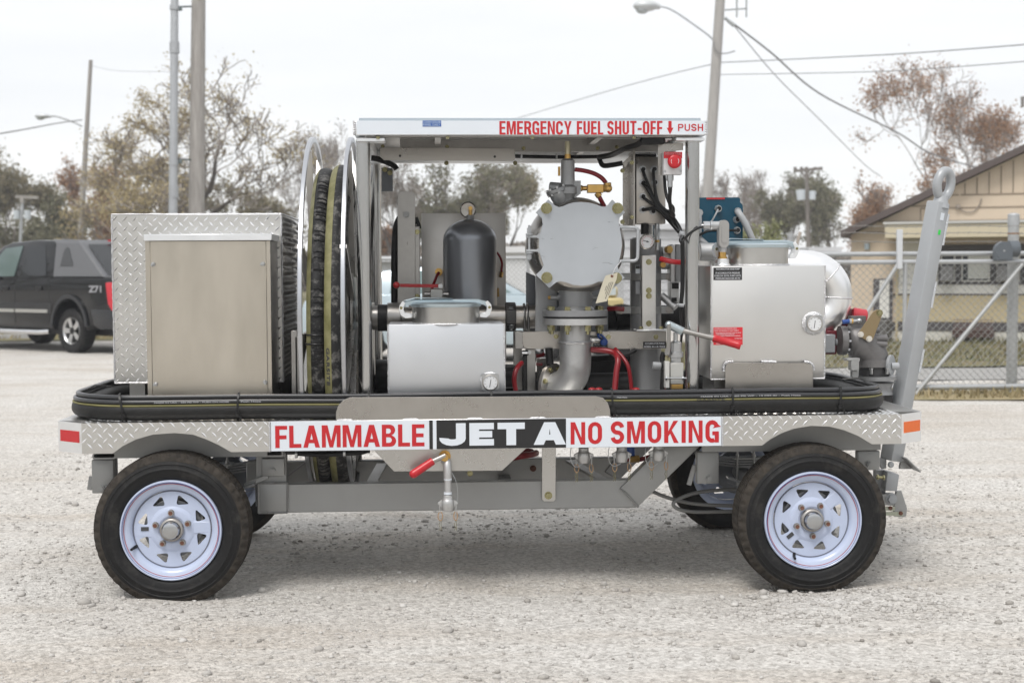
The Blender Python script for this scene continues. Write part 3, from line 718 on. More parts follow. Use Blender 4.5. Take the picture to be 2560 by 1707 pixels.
# --- wheels
def ring_profile(n, prof, zig=None):
    """lathe round Y; prof rows: (radius, y, zig) with a side to side zigzag and notch per segment"""
    vs, fs, m = [], [], len(prof)
    for r, y, zz, nt in prof:
        for k in range(n):
            th = 2 * math.pi * k / n; yy = y + zz * (1 if (k // 2) % 2 else -1); rr = r - nt * (1 if k % 5 < 2 else 0)
            vs.append((rr * math.cos(th), yy, max(rr * math.sin(th), -0.306)))
    for i in range(m - 1):
        for k in range(n): fs.append((i * n + k, i * n + (k + 1) % n, (i + 1) * n + (k + 1) % n, (i + 1) * n + k))
    return vs, fs
R_T, TW = 0.336, 0.175
wheel = bpy.data.objects.new('wheel', None); COL.objects.link(wheel); wheel.parent = cart; wheel.empty_display_size = 0.1
side = [(0.212, 0.030, 0, 0), (0.222, 0.012, 0, 0), (0.235, 0.004, 0, 0), (0.252, 0.0005, 0, 0), (0.262, -0.001, 0, 0), (0.264, -0.003, 0, 0), (0.268, -0.003, 0, 0), (0.270, -0.001, 0, 0), (0.285, 0.001, 0, 0), (0.288, -0.001, 0, 0), (0.292, 0.001, 0, 0), (0.300, 0.004, 0, 0)]
vs, fs = ring_profile(160, side + [(0.303, 0.005, 0, 0)] + [(0.303, TW - 0.005, 0, 0), (0.285, TW, 0, 0), (0.25, TW, 0, 0), (0.21, TW - 0.03, 0, 0)])
ty = build(MB().add(vs, fs), 'tyre', TYREM, wheel, local=True)
tr = [(0.300, 0.0035, 0, 0), (0.306, 0.004, 0, 0.002), (0.320, 0.010, 0, 0.009), (0.328, 0.017, 0, 0.010)]
y = 0.019
tr.append((0.3315, 0.021, 0.0, 0.002))
for g in range(5):
    y0 = 0.030 + g * 0.0255
    tr += [(R_T - 0.002 if g else R_T - 0.003, y0, 0.0025, 0), (R_T - 0.012, y0 + 0.001, 0.0025, 0), (R_T - 0.012, y0 + 0.007, 0.0025, 0), (R_T - 0.001, y0 + 0.008, 0.0025, 0)]
tr += [(0.3315, TW - 0.021, 0, 0), (0.322, TW - 0.010, 0, 0.006), (0.302, TW - 0.004, 0, 0)]
vs, fs = ring_profile(240, tr)
build(MB().add(vs, fs), 'tread', TREADR, wheel, local=True, smooth=25)
# rim: lipped barrel, spoked disc with eight windows
rimb = MB(); rimb.lathe((0, 0, 0), (0, 1, 0), [(0.214, 0.030), (0.2185, 0.020), (0.2185, 0.010), (0.216, 0.004), (0.212, 0.003), (0.208, 0.006), (0.205, 0.014), (0.203, 0.017), (0.194, 0.019), (0.186, 0.022), (0.178, 0.028), (0.172, 0.038), (0.1685, 0.050), (0.170, 0.12), (0.19, 0.14), (0.21, 0.15)], 96)
rim = build(rimb, 'rim', RIMW, wheel, local=True, smooth=50)
holes = []
for k in range(4):
    for sg_ in (-1, 1):
        c = rad(90 * k + 3)
        pts = [(0.106, 12.5), (0.154, 13.5), (0.147, 20), (0.132, 38)]
        q = [Vector((r * math.cos(c + sg_ * rad(a)), r * math.sin(c + sg_ * rad(a)))) for r, a in pts]
        q = [q[0], q[1], q[3]]; out = []
        for i in range(3):                                        # rounded corners
            a, b, d = q[i - 1], q[i], q[(i + 1) % 3]
            u, v = (a - b).normalized() * 0.0105, (d - b).normalized() * 0.0105
            out += [tuple(b + u), tuple(b + (u + v) * 0.32), tuple(b + v)]
        holes.append(out)
vs, fs = curve_mesh([circle(0, 0, 0.1665, 72)] + holes + [circle(0, 0, 0.040, 24)], 0.005)
disc = MB().add([(x, 0.047 - z + (0.004 if False else 0) - 0.010 * max(0, 1 - math.hypot(x, y) / 0.10), y) for x, y, z in vs], fs)
disc.lathe((0, 0.0445, 0), (0, -1, 0), [(0.100, 0.0), (0.092, 0.004), (0.085, 0.0075), (0.078, 0.0085), (0.060, 0.0085), (0.054, 0.005), (0.046, 0.004)], 64)
dsc = build(disc, 'spoke_disc', RIMW, wheel, local=True, smooth=30)
for r, m_, nm in ((0.2075, mat('blue_pinstripe', (0.02, 0.035, 0.22), 0.4), 'pinstripe'), (0.2015, TEXTR, 'pinstripe')):
    h = 0.0062 if r > 0.205 else 0.0158
    build(MB().lathe((0, h, 0), (0, 1, 0), [(r - 0.0009, -0.0012), (r + 0.0009, -0.0012), (r + 0.0009, 0.003)], 96), nm, m_, wheel, local=True)
build(MB().lathe((0, 0.0435, 0), (0, -1, 0), [(0.1685, 0), (0.166, 0.0015), (0.164, 0)], 96), 'seam', mat('seam_line', (0.16, 0.17, 0.22), 0.6), wheel, local=True)
build(MB().lathe((0, 0.036, 0), (0, -1, 0), [(0.052, 0), (0.051, 0.016), (0.0475, 0.020), (0.044, 0.021), (0.041, 0.022)], 40), 'hub', HUBM, wheel, local=True, label='dusty hub collar')
build(MB().lathe((0, 0.018, 0), (0, -1, 0), [(0.038, 0), (0.0375, 0.020), (0.034, 0.027), (0.026, 0.030), (0.010, 0.031), (0.0, 0.031)], 36), 'hub_cap', ZINC, wheel, local=True)
nut = MB(); nut.cyl((0, 0.040, 0), (0, 0.0315, 0), 0.0155, 0.0135, n=16); nut.cyl((0, 0.0315, 0), (0, 0.020, 0), 0.0128, n=6)
nuts = []
for k in range(5):
    a = rad(20 + 72 * k); pos = Vector((0.0725 * math.cos(a), 0, 0.0725 * math.sin(a)))
    if k == 0:
        n0 = build(nut, 'lug_nut', HUBM, wheel, local=True); n0.location = pos
        s0 = build(MB().cyl((0, 0.022, 0), (0, 0.0190, 0), 0.0088, n=14), 'stud', RUST, wheel, local=True); s0.location = pos
    else:
        for q in (n0, s0):
            c = q.copy(); COL.objects.link(c); c.parent = wheel; c.location = pos
vstem = MB(); a = rad(205); ca, sa = math.cos(a), math.sin(a)
vstem.tube([(0.168 * ca, 0.040, 0.168 * sa), (0.178 * ca, 0.026, 0.178 * sa), (0.183 * ca, 0.006, 0.183 * sa), (0.184 * ca, -0.004, 0.184 * sa)], [0.007, 0.007, 0.0055, 0.006], 10)
build(vstem, 'valve_stem', BLACKP, wheel, local=True)
rl = MB(); rl.obox((-0.117, 0.0405, 0.003), (1, 0, 0), (0, 0, 1), (0, -1, 0), 0.0165, 0.0085, 0.001)
build(rl, 'rim_label', mat('rim_sticker', (0.05, 0.05, 0.055), 0.5), wheel, local=True, smooth=0)
cl_, cr_ = P(428.3, 1323, 0.02), P(2031.3, 1305.2, 0.02)
WZ = 0.304
def place(o, x, y, rot):
    o.location = Vector((x, y - 0.8, WZ)); o.rotation_euler = rot
place(wheel, cl_.x, 0.0, (0, 0, 0))
def dup_wheel(x, y, flip, spin, yaw=0.0):
    w = copy_tree(wheel, cart)
    e = Matrix.Rotation(rad(180) if flip else yaw, 3, 'Z').to_euler(); place(w, x, y, e)
    for ch in children(w):
        if ch.name.split('.')[0] not in ('tyre', 'tread', 'rim', 'pinstripe', 'seam', 'hub', 'hub_cap'):
            loc = ch.location.copy(); r = Matrix.Rotation(spin, 3, 'Y'); ch.location = r @ loc; ch.rotation_euler = r.to_euler()
    return w
dup_wheel(cr_.x, 0.0, False, rad(-38)); dup_wheel(cl_.x, W_CART, True, rad(20)); dup_wheel(cr_.x - 0.05, W_CART, True, rad(50))

# --- chassis in grey paint
YF = 0.30                                                   # face of the near rail
zr1, zr0 = P(1000, 1206, YF).z, P(1000, 1277, YF).z
xa, xb = P(716, 1240, YF).x, P(1600, 1235, YF).x
build(MB().prism([(xa, zr0), (P(1592, 1265, YF).x, zr0), (P(1640, 1203, YF).x, zr1), (xa, zr1)], YF, YF + 0.06), 'frame_rail', GREYP, cart, bevel=0.004)
build(MB().prism([(P(560, 1240, YF).x, zr0), (P(1592, 1265, YF).x, zr0), (P(1640, 1203, YF).x, zr1), (P(560, 1240, YF).x, zr1)], 1.06, 1.12), 'frame_rail', GREYP, cart, bevel=0.004)
# far rail reads a little higher through the gap
post = MB(); post.pbox(646, 1208, 719, 1283, YF - 0.008, 0.08)
build(post, 'rail_end_box', GREYP, cart, bevel=0.006, seg=2)
wl_ = MB(); c4 = [P(a, b, YF - 0.009) for a, b in ((646, 1209), (719, 1207), (719, 1281), (646, 1282))]
for i in range(4): wl_.tube([c4[i].lerp(c4[(i + 1) % 4], t) for t in np.linspace(0, 1, 12)], 0.0045, 6)
build(wl_, 'weld', mat('painted_weld', (0.26, 0.26, 0.255), 0.45, 0.3, bump=0.6, bscale=120), cart)
riser = MB(); riser.pbox(640, 1130, 716, 1210, YF + 0.012, 0.06)
build(riser, 'riser', GREYP, cart, bevel=0.003)
def hanger(a0, b0, a1, b1, bolt, Y, bm=GREYP):
    mb = MB(); mb.pbox(a0, b0, a1, b1, Y, 0.05); o = build(mb, 'spring_hanger', bm, cart, bevel=0.005, seg=2)
    q = P(*bolt, Y); build(MB().bolt((q.x, Y + 0.001, q.z), (0, -1, 0), 0.013, 0.016, 0.006), 'hanger_bolt', bm, o)
hanger(654, 1146, 711, 1190, (682, 1175), YF - 0.02); hanger(229, 1149, 284, 1233, (256, 1219), 0.26)
hanger(1743, 1130, 1797, 1209, (1771, 1195), 0.26); hanger(2145, 1127, 2200, 1175, (2172, 1160), 0.26)
tubes = MB()                                                 # square tube ends over the hangers
for a0, a1, b0, b1 in ((231, 290, 1132, 1148), (655, 708, 1126, 1142)):
    vs, fs = curve_mesh([rrect(P(a0, b1, .24).x, P(a0, b1, .24).z, P(a1, b0, .24).x, P(a1, b0, .24).z, 0.010), rrect(P(a0, b1, .24).x + .007, P(a0, b1, .24).z + .007, P(a1, b0, .24).x - .007, P(a1, b0, .24).z - .003, 0.006)], 0.5)
    tubes.add([(x, 0.49 - z, y) for x, y, z in vs], fs)
build(tubes, 'cross_tube', GREYP, cart)
fp = MB(); fp.pbox(286, 1070, 668, 1143, 0.23, 0.006); fp.pbox(1755, 1058, 2202, 1127, 0.23, 0.006)
fp.box(P(286, 1100, .23).x, P(668, 1100, .23).x, W_CART - .24, W_CART - .234, DB - 0.02, DT - 0.06); fp.box(P(1755, 1100, .23).x, P(2202, 1100, .23).x, W_CART - .24, W_CART - .234, DB - 0.02, DT - 0.06)
build(fp, 'fender_plate', GREYP, cart)
fr = MB(); fr.pbox(268, 1140, 290, 1215, 0.30, 0.04); fr.pbox(1795, 1112, 1830, 1128, 0.30, 0.04)
build(fr, 'frame_post', GREYM, cart, bevel=0.002)
dg = MB(); dg.pprism([(1550, 1221), (1595, 1267), (1750, 1115), (1660, 1113)], YF - 0.014, 0.07)
dgo = build(dg, 'diagonal_brace', GREYP, cart, bevel=0.005, seg=2)
wl_ = MB(); wl_.tube(smooth_path([P(a, b, YF - 0.015) for a, b in ((1550, 1222), (1560, 1228), (1572, 1240), (1596, 1267))], 4), 0.005, 6)
build(wl_, 'weld', MATS['painted_weld'], dgo)
dz0, dz1 = P(1550, 1221, YF).z, P(1660, 1113, YF).z
build(MB().prism([(P(1560, 1240, YF).x, dz0 - 0.03), (P(1600, 1240, YF).x, dz0 - 0.075), (P(1750, 1115, YF).x, dz1), (P(1660, 1113, YF).x, dz1)], 1.05, 1.12), 'diagonal_brace', GREYM, cart, bevel=0.004)
cb = MB()
for (a, b), (c, d) in (((1425, 1152), (1535, 1215)), ((955, 1160), (925, 1215))):
    cb.bar(P(a, b, 1.03), P(c, d, 0.40), 0.05, 0.012)
build(cb, 'floor_brace', STAIND, cart)
cb = MB()
cb.bar(P(705, 1200, 0.9), P(772, 1150, 0.9), 0.02, 0.008); cb.box(P(640, 1200, .4).x, P(640, 1200, .4).x + 0.06, YF + 0.07, 1.05, zr0 + 0.02, zr1 - 0.01); cb.box(-0.02, 0.04, YF + 0.07, 1.05, zr0 + 0.01, zr0 + 0.05)
build(cb, 'cross_brace', GREYM, cart)
# axles, springs, shackles
for cx in (cl_.x, cr_.x):
    ax = MB(); ax.box(cx - 0.03, cx + 0.03, 0.18, W_CART - 0.18, WZ - 0.03, WZ + 0.03); ax.cyl((cx, 0.05, WZ), (cx, 0.2, WZ), 0.035); ax.cyl((cx, W_CART - 0.2, WZ), (cx, W_CART - 0.05, WZ), 0.035)
    axo = build(ax, 'axle', GREYM, cart)
    bd = MB()
    for y0, y1 in ((0.06, 0.12), (W_CART - 0.12, W_CART - 0.06)): bd.cyl((cx, y0, WZ), (cx, y1, WZ), 0.125, n=36); bd.cyl((cx, y0 + 0.02, WZ), (cx, y1 + 0.02, WZ), 0.10, n=30)
    build(bd, 'brake_drum', GREYD, axo)
    for yy in (0.27, W_CART - 0.27):
        sp = MB()
        for k in range(4):
            L = 0.33 - 0.06 * k
            sp.tube([(cx + t * L, yy, WZ + 0.075 - 0.013 * k + 0.06 * t * t * (1.0)) for t in np.linspace(-1, 1, 13)], 0.001, 4)
            pts = [(t * L, 0.085 - 0.0135 * k + 0.07 * t * t * (L / 0.33) ** 2) for t in np.linspace(-1, 1, 13)]
            sp.prism([(cx + x, WZ + z) for x, z in pts] + [(cx + x, WZ + z + 0.009) for x, z in pts[::-1]], yy - 0.025, yy + 0.025)
        so = build(sp, 'leaf_spring', GREYM, axo)
        ub = MB()
        for dx in (-0.045, 0.045):
            ub.cyl((cx + dx, yy - 0.032, WZ - 0.05), (cx + dx, yy - 0.032, WZ + 0.135), 0.006, n=10); ub.cyl((cx + dx, yy - 0.032, WZ + 0.10), (cx + dx, yy - 0.032, WZ + 0.118), 0.011, n=6)
        ub.box(cx - 0.07, cx + 0.07, yy - 0.05, yy + 0.05, WZ + 0.090, WZ + 0.099)
        build(ub, 'u_bolt', GREYP, axo)
sh = MB()
for (a0, b0), (a1, b1), Y in (((612, 1215), (670, 1190), 0.3), ((224, 1224), (229, 1190), 0.34), ((1722, 1212), (1737, 1162), 0.3)):
    sh.bar(P(a0, b0, Y), P(a1, b1, Y), 0.012, 0.022)
build(sh, 'shackle', GREYP, cart, bevel=0.002)
# steel lines to the steering axle
cond = MB()
ptube(cond, [(1600, 1205, .5), (1640, 1232, .45), (1700, 1252, .42), (1760, 1261, .40), (1840, 1264, .40)], 0.0085, 10)
ptube(cond, [(1840, 1222, .40), (1760, 1228, .36), (1712, 1240, .32), (1684, 1256, .30), (1694, 1271, .30), (1740, 1279, .32), (1850, 1277, .36)], 0.0085, 10)
build(cond, 'brake_line', mat('armoured_line', (0.22, 0.22, 0.215), 0.5, 0.5, bump=0.4, bscale=300), cart)
# strap with yellow bolt
st = XZ([(1355, 1112), (1355, 1248), (1360, 1253), (1384, 1253), (1389, 1248), (1390, 1112)], YF - 0.016)
sto = build(MB().prism(st, YF - 0.016, YF - 0.010), 'hanging_strap', ALU, cart, bevel=0.001)
q = P(1371, 1238, YF - 0.016); build(MB().bolt((q.x, YF - 0.016, q.z), (0, -1, 0), 0.0135, 0.012), 'strap_bolt', GOLD, sto)
q = P(1334, 1173, 1.02); build(MB().bolt((q.x, 1.055, q.z), (0, -1, 0), 0.012, 0.012), 'frame_bolt', RUST, cart)
q = P(1175, 1183, 0.40); build(MB().bolt((q.x, 0.40, q.z), (0, -1, 0), 0.010, 0.012), 'frame_bolt', GOLD, cart)
# drip panel with the drain valve
dp = build(MB().pprism([(930, 1120), (985, 1178), (1255, 1176), (1318, 1118)], 0.055, 0.004), 'drain_panel', ALU, cart, bevel=0.001)
vb = MB(); q = P(1112, 1140, 0.05)
vb.cyl((q.x, 0.054, q.z), (q.x, 0.045, q.z), 0.026, n=24); vb.cyl((q.x, 0.05, q.z), (q.x, -0.01, q.z), 0.016, n=8); vb.bolt((q.x - 0.005, -0.01, q.z + 0.004), (0, -1, 0), 0.012, 0.012)
dv = build(vb, 'drain_valve', BRASS, cart)
pp = MB(); pp.tube(smooth_path([(P(1112, 1150, 0.04).x, 0.04, P(1112, 1152, 0.04).z), (P(1117, 1160, 0.01).x, 0.005, P(1117, 1156, 0.0).z), (P(1119, 1172, 0.0).x, -0.005, P(1119, 1178, 0).z), (P(1119, 1192, 0).x, -0.005, P(1119, 1195, 0).z)], 4), 0.0185, 14)
q0, q1 = P(1119.5, 1192, -.005), P(1119.5, 1236, -.005); pp.cyl(q0, q1, 0.0165, n=18)
build(pp, 'drain_pipe', CAST, dv)
tp = MB(); tp.cyl(P(1119.5, 1194, -.005), P(1119.5, 1199, -.005), 0.0178, n=18); tp.cyl(P(1119.5, 1229, -.005), P(1119.5, 1235, -.005), 0.0178, n=18); build(tp, 'thread_tape', TEXTW, dv)
def coupler(ax, bt, Y, parent, s=1.0, ring_b=None, pins=True, own=True):
    """cam lever dust cap: body, two lugs, pull rings and clips"""
    t = MB(); q = P(ax, bt, Y); x, z = q.x, q.z
    t.lathe((x, Y, z), (0, 0, -1), [(0.0, 0), (0.023 * s, 0.0), (0.023 * s, 0.018 * s), (0.027 * s, 0.020 * s), (0.029 * s, 0.034 * s), (0.029 * s, 0.050 * s), (0.025 * s, 0.062 * s), (0.024 * s, 0.068 * s), (0, 0.069 * s)], 28)
    for k in (-1, 1): t.prism([(x + k * 0.024 * s, z - 0.019 * s), (x + k * 0.044 * s, z - 0.030 * s), (x + k * 0.044 * s, z - 0.037 * s), (x + k * 0.026 * s, z - 0.054 * s)], Y - 0.008, Y + 0.008)
    o = build(t, 'camlock_cap', CAST, parent, bevel=0.0015)
    if not own: pass
    lv = MB()
    for k in (-1, 1):
        lv.tube([(x + k * 0.036 * s, Y - 0.01, z - 0.036 * s), (x + k * 0.034 * s, Y - 0.012, z - 0.075 * s)], 0.0022, 6)
    build(lv, 'cam_lever', CAST, parent)
    rg = MB(); ps = MB()
    for k in (-1, 1):
        cx, cz = x + k * 0.033 * s, z - 0.090 * s; w = 0.010 if k < 0 else 0.008
        rg.tube([(cx + w * math.cos(t_), Y - 0.012 + 0.006 * math.sin(t_ * 1), cz + 0.0175 * math.sin(t_)) for t_ in np.linspace(0, 2 * math.pi, 17)[:-1]], 0.0022, 6, closed=True)
        if pins:
            zz = cz - 0.0165
            for d in (-0.0035, 0.0035):
                ps.tube([(cx + d + 0.003 * math.sin(j * 1.5) * (1 if d < 0 else 0.2), Y - 0.012, zz - 0.0065 * j) for j in range(8)], 0.0011, 5)
    build(rg, 'pull_ring', mat('copper_ring', (0.46, 0.30, 0.18), 0.35, 1.0), parent)
    if pins: build(ps, 'hair_pin', GOLD, parent)
coupler(1119.5, 1237, -.005, dv, 1.0, pins=True)
wc = MB(); wc.tube(smooth_path([P(a, b, -.01) for a, b in ((1130, 1182), (1139, 1200), (1144, 1225), (1143, 1250), (1134, 1262))], 5), 0.0014, 5); build(wc, 'lanyard', ZINC, dv)
hd = MB(); hd.cyl(P(1113, 1138, -.012), P(1077, 1155, -.03), 0.011, n=12); build(hd, 'valve_stem', STAIN, dv)
hd = MB(); p0, p1 = P(1082, 1152, -.03), P(1034, 1184, -.05); hd.cyl(p0, p1, 0.0165, 0.0185, n=18); hd.sphere(p1, 0.0185, 14, 8); build(hd, 'handle', REDG, dv)
# bottom loading dust caps under the sign
for i, (a, b) in enumerate(((1459, 1118), (1554, 1116), (1646, 1112))):
    st_ = MB(); q = P(a, b, 0.16); st_.cyl((q.x, 0.16, DT - 0.02), (q.x, 0.16, q.z + 0.001), 0.0225, n=20)
    lo = build(st_, 'loading_stub', CAST, cart)
    coupler(a, b + 1, 0.16, lo, 1.0)
    wc = MB(); wc.tube(smooth_path([P(a - 28, 1108, .15), P(a - 33, 1130, .14), P(a - 30, 1155, .14), P(a - 18, 1168 if i != 1 else 1165, .14), P(a - 2, 1158, .14)], 5), 0.0018, 6); build(wc, 'lanyard', ZINC, lo)
# red and black hoses slung under the deck
rh = MB(); ptube(rh, [(1270, 1146, .5), (1300, 1140, .45), (1326, 1136, .5), (1340, 1132, .6)], 0.016, 10); ptube(rh, [(1275, 1134, .6), (1300, 1125, .55), (1330, 1128, .6)], 0.013, 10); ptube(rh, [(1560, 1146, .4), (1585, 1149, .4), (1610, 1146, .4), (1640, 1136, .4)], 0.011, 10)
build(rh, 'red_hose', REDH, cart)
bh = MB(); bh.cyl(P(715, 1128, .2), P(925, 1124, .2), 0.015, n=14); ptube(bh, [(740, 1133, .19), (800, 1136, .18), (870, 1133, .18), (905, 1130, .18), (922, 1124, .2)], 0.011, 10)
build(bh, 'drain_hose', RUBBER, cart)
kl = MB(); kl.cyl(P(738, 1134, .185), P(744, 1134, .185), 0.0185, n=14); kl.cyl(P(858, 1131, .185), P(864, 1131, .185), 0.0185, n=14); build(kl, 'hose_clamp', ZINC, cart)
bf = MB(); bf.cyl(P(1577, 1115, .4), P(1577, 1138, .4), 0.020, n=14); build(bf, 'blue_fitting', BLUEP, cart)
bf = MB(); bf.cyl(P(1572, 1147, .39), P(1598, 1147, .39), 0.017, n=8); build(bf, 'brass_fitting', BRASS, cart)

# --- tow bar with its lunette eye and pivot
tb = MB(); YT = 0.78
p0, p1 = P(2228, 1150, YT), P(2346, 505, YT)
ax = (p1 - p0).normalized(); yaw = rad(28)
sx = Vector((math.cos(yaw), math.sin(yaw), 0)); sx = (sx - ax * sx.dot(ax)).normalized(); sy = ax.cross(sx)
tb.obox((p0 + p1) / 2, ax, sx, sy, (p1 - p0).length / 2, 0.041, 0.041)
tow = build(tb, 'tow_bar', GREYL, cart, bevel=0.008, seg=2)
ey = MB(); c = P(2360, 461, YT); tz = ax; tx = sx
ey.tube([c + tx * (0.047 * math.cos(t)) + tz * (0.066 * math.sin(t)) for t in np.linspace(0, 2 * math.pi, 33)[:-1]], 0.0225, 14, closed=True)
ey.cyl(P(2349, 520, YT), P(2354, 490, YT), 0.045, 0.03, n=14)
build(ey, 'tow_eye', GREYL, tow)
wl_ = MB()
cnr = sx * 0.041 - sy * 0.041 if (sx * 0.041 - sy * 0.041).x > 0 else sx * 0.041 + sy * 0.041
for t0, t1 in ((0.10, 0.17), (0.35, 0.44), (0.60, 0.70), (0.84, 0.96)):
    wl_.tube([p0.lerp(p1, t) + cnr for t in np.linspace(t0, t1, 10)], 0.006, 6)
build(wl_, 'weld', mat('light_painted_weld', (0.50, 0.52, 0.54), 0.4, 0.1, bump=0.6, bscale=120), tow)
stk = MB(); q = p0.lerp(p1, 0.945) - sy * 0.0415; stk.obox(q, sx, ax, sy, 0.012, 0.018, 0.0008); build(stk, 'sticker', WHITEV, tow, smooth=0)
stk = MB(); q = p0.lerp(p1, 0.885) - sy * 0.0415; stk.obox(q, sx, ax, sy, 0.008, 0.012, 0.0008); build(stk, 'green_sticker', mat('green_dot', (0.03, 0.62, 0.08), 0.5), tow, smooth=0)
pv = MB(); YP = 0.74
pv.pprism([(2219, 1178), (2249, 1186), (2243, 1228), (2213, 1226)], YP, 0.09)
pvo = build(pv, 'pivot_sleeve', GREYL, cart, bevel=0.005, seg=2)
pv = MB(); pv.pprism([(2241, 1228), (2254, 1226), (2268, 1270), (2266, 1290), (2258, 1292), (2234, 1290), (2236, 1262)], YP + 0.012, 0.02); pv.pprism([(2205, 1235), (2240, 1235), (2236, 1264), (2205, 1262)], YP + 0.005, 0.06)
pv.pprism([(2249, 1172), (2284, 1172), (2258, 1150), (2252, 1152)], YP + 0.03, 0.02); pv.bar(P(2258, 1142, YP), P(2293, 1176, YP), 0.11, 0.008, up=(1, 0, 1))
build(pv, 'pivot_plate', GREYP, pvo, bevel=0.002)
bt = MB(); q = P(2229, 1247, YP); bt.bolt((q.x, YP + 0.004, q.z), (0, -1, 0), 0.021, 0.02); q = P(2234, 1164, YP - .05); bt.bolt((q.x, YP - 0.005, q.z), (0, -1, 0), 0.012, 0.012); build(bt, 'pivot_bolt', GREYL, pvo)
lk = MB(); lk.pprism([(2205, 1266), (2238, 1266), (2237, 1276), (2205, 1276)], YP + 0.01, 0.01); lk.pprism([(2200, 1279), (2258, 1279), (2258, 1290), (2200, 1287)], YP + 0.008, 0.008); build(lk, 'steering_link', mat('zinc_link', (0.42, 0.44, 0.36), 0.4, 0.7), pvo)
rb = MB()
for a, b in ((2227, 1270), (2253, 1283)): q = P(a, b, YP); rb.cyl((q.x, YP + 0.01, q.z), (q.x, YP + 0.002, q.z), 0.010, n=12)
build(rb, 'link_pin', RUST, pvo)
rb = MB(); rb.pprism([(2198, 1145), (2216, 1146), (2216, 1170), (2206, 1172), (2200, 1160)], YP + 0.03, 0.03); rb.pbox(2190, 1175, 2214, 1260, YP + 0.06, 0.05); build(rb, 'steering_knuckle', GREYM, pvo)
sb = MB(); sb.cyl(P(2190, 1192, .66), P(2210, 1193, .66), 0.008, n=10); sb.cyl(P(2192, 1192, .66), P(2196, 1192, .66), 0.014, n=6); sb.cyl(P(2207, 1193, .66), P(2211, 1193, .66), 0.014, n=6); build(sb, 'stop_bolt', GOLD, pvo)
# ------------------------------------------------------------------ everything mounted on the deck
def bolts_at(pts, Y, r, h, m, parent, name='bolt', stud=0.0, d=(0, -1, 0)):
    first = None
    for a, b in pts:
        q = P(a, b, Y)
        if first is None:
            first = build(MB().bolt((q.x, Y, q.z), d, r, h, stud), name, m, parent); base = q
        else: copies(first, parent, [(q.x - base.x, 0, q.z - base.z)])
    return first
def welds(parent, segs, r=0.004, m=WELD, n=None):
    mb = MB()
    for a, b in segs:
        a, b = Vector(a), Vector(b); k = n or max(6, int((b - a).length / 0.012)); rr = [r * random.uniform(0.7, 1.25) for _ in range(k)]
        mb.tube([a.lerp(b, t) for t in np.linspace(0, 1, k)], rr, 6)
    return build(mb, 'weld', m, parent)
random.seed(4)
# --- diamond plate storage box
YB = 0.49
bx0, bx1 = P(283, 740, YB).x, P(706, 740, YB).x; bz1, bz0 = P(495, 535.5, YB).z, P(495, 955, YB).z
sb_ = build(MB().box(bx0, bx1, YB, YB + 0.87, bz0, bz1), 'storage_box', TREADM, cart, bevel=0.003)
lg = MB()
lugs(lg, (bx0, YB - 0.0004, bz0), (1, 0, 0), (0, 0, 1), (0, -1, 0), bx1 - bx0, bz1 - bz0, p=0.0463, ln=0.0195)
lugs(lg, (bx1 + 0.0004, YB, bz0), (0, 1, 0), (0, 0, 1), (1, 0, 0), 0.87, bz1 - bz0, p=0.0463, ln=0.0195)
lugs(lg, (bx0 - 0.0004, YB + 0.87, bz0), (0, -1, 0), (0, 0, 1), (-1, 0, 0), 0.87, bz1 - bz0, p=0.0463, ln=0.0195)
build(lg, 'tread_lug', LUGM, sb_)['kind'] = 'stuff'
welds(sb_, [((bx0, YB, bz1), (bx1, YB, bz1)), ((bx1, YB, bz1), (bx1, YB, bz0)), ((bx1, YB, bz1), (bx1, YB + 0.87, bz1)), ((bx0, YB, bz1), (bx0, YB, bz0)), ((bx0, YB, bz0), (bx1, YB, bz0))], 0.0045, WELD)
ft = MB()
for a in (bx0 + 0.06, bx1 - 0.10): ft.box(a, a + 0.07, YB + 0.03, YB + 0.8, DT, bz0 - 0.001)
build(ft, 'box_foot', ALU, sb_)
# --- plain cabinet in front of it
YC = 0.20
cx0, cx1 = P(366, 780, YC).x, P(678, 780, YC).x; cz1, cz0 = P(520, 602, YC).z, DT + 0.004
cab = build(MB().box(cx0, cx1, YC, YB - 0.004, cz0, cz1), 'cabinet', STAIND, cart, bevel=0.002)
dx0, dx1 = P(379, 780, YC).x, P(667, 780, YC).x
door = build(MB().box(dx0, dx1, YC - 0.005, YC - 0.001, cz0 + 0.004, cz1 - 0.002), 'cabinet_door', CABM, cab, bevel=0.0008)
ed = MB(); ed.box(cx0, dx0 - 0.0015, YC - 0.004, YC - 0.0005, cz0, cz1 - 0.001); ed.box(dx1 + 0.0015, cx1, YC - 0.004, YC - 0.0005, cz0, cz1 - 0.001)
build(ed, 'door_jamb', CABM, cab, bevel=0.0008)
lidz0, lidz1 = P(520, 602, YC).z, P(520, 585.5, YC).z
build(MB().box(P(361, 594, YC).x, P(680.5, 594, YC).x, YC - 0.016, YB - 0.002, lidz0, lidz1), 'cabinet_lid', ALUB, cab, bevel=0.002)
lt0 = None
for i, (a, b) in enumerate(((383, 661), (657, 660), (389, 960), (663, 955))):
    q = P(a, b, YC - 0.006); w = MB(); w.cyl((0, 0.001, 0), (0, -0.004, 0), 0.0095, n=16); w.cyl((0, -0.004, 0), (0, -0.009, 0), 0.004, n=10)
    w.obox((0, -0.011, 0), (1, 0, 0), (0, 1, 0), (0, 0, 1), 0.0105, 0.0025, 0.0042)
    if lt0 is None: lt0 = build(w, 'wing_latch', ZINC, cab, local=True, bevel=0.0008); L = lt0
    else: L = lt0.copy(); COL.objects.link(L); L.parent = cab
    L.location = Vector((q.x, q.y, q.z)) - wpos(cab); L.rotation_euler = (0, rad((-40, -18, -20, 78)[i]), 0)
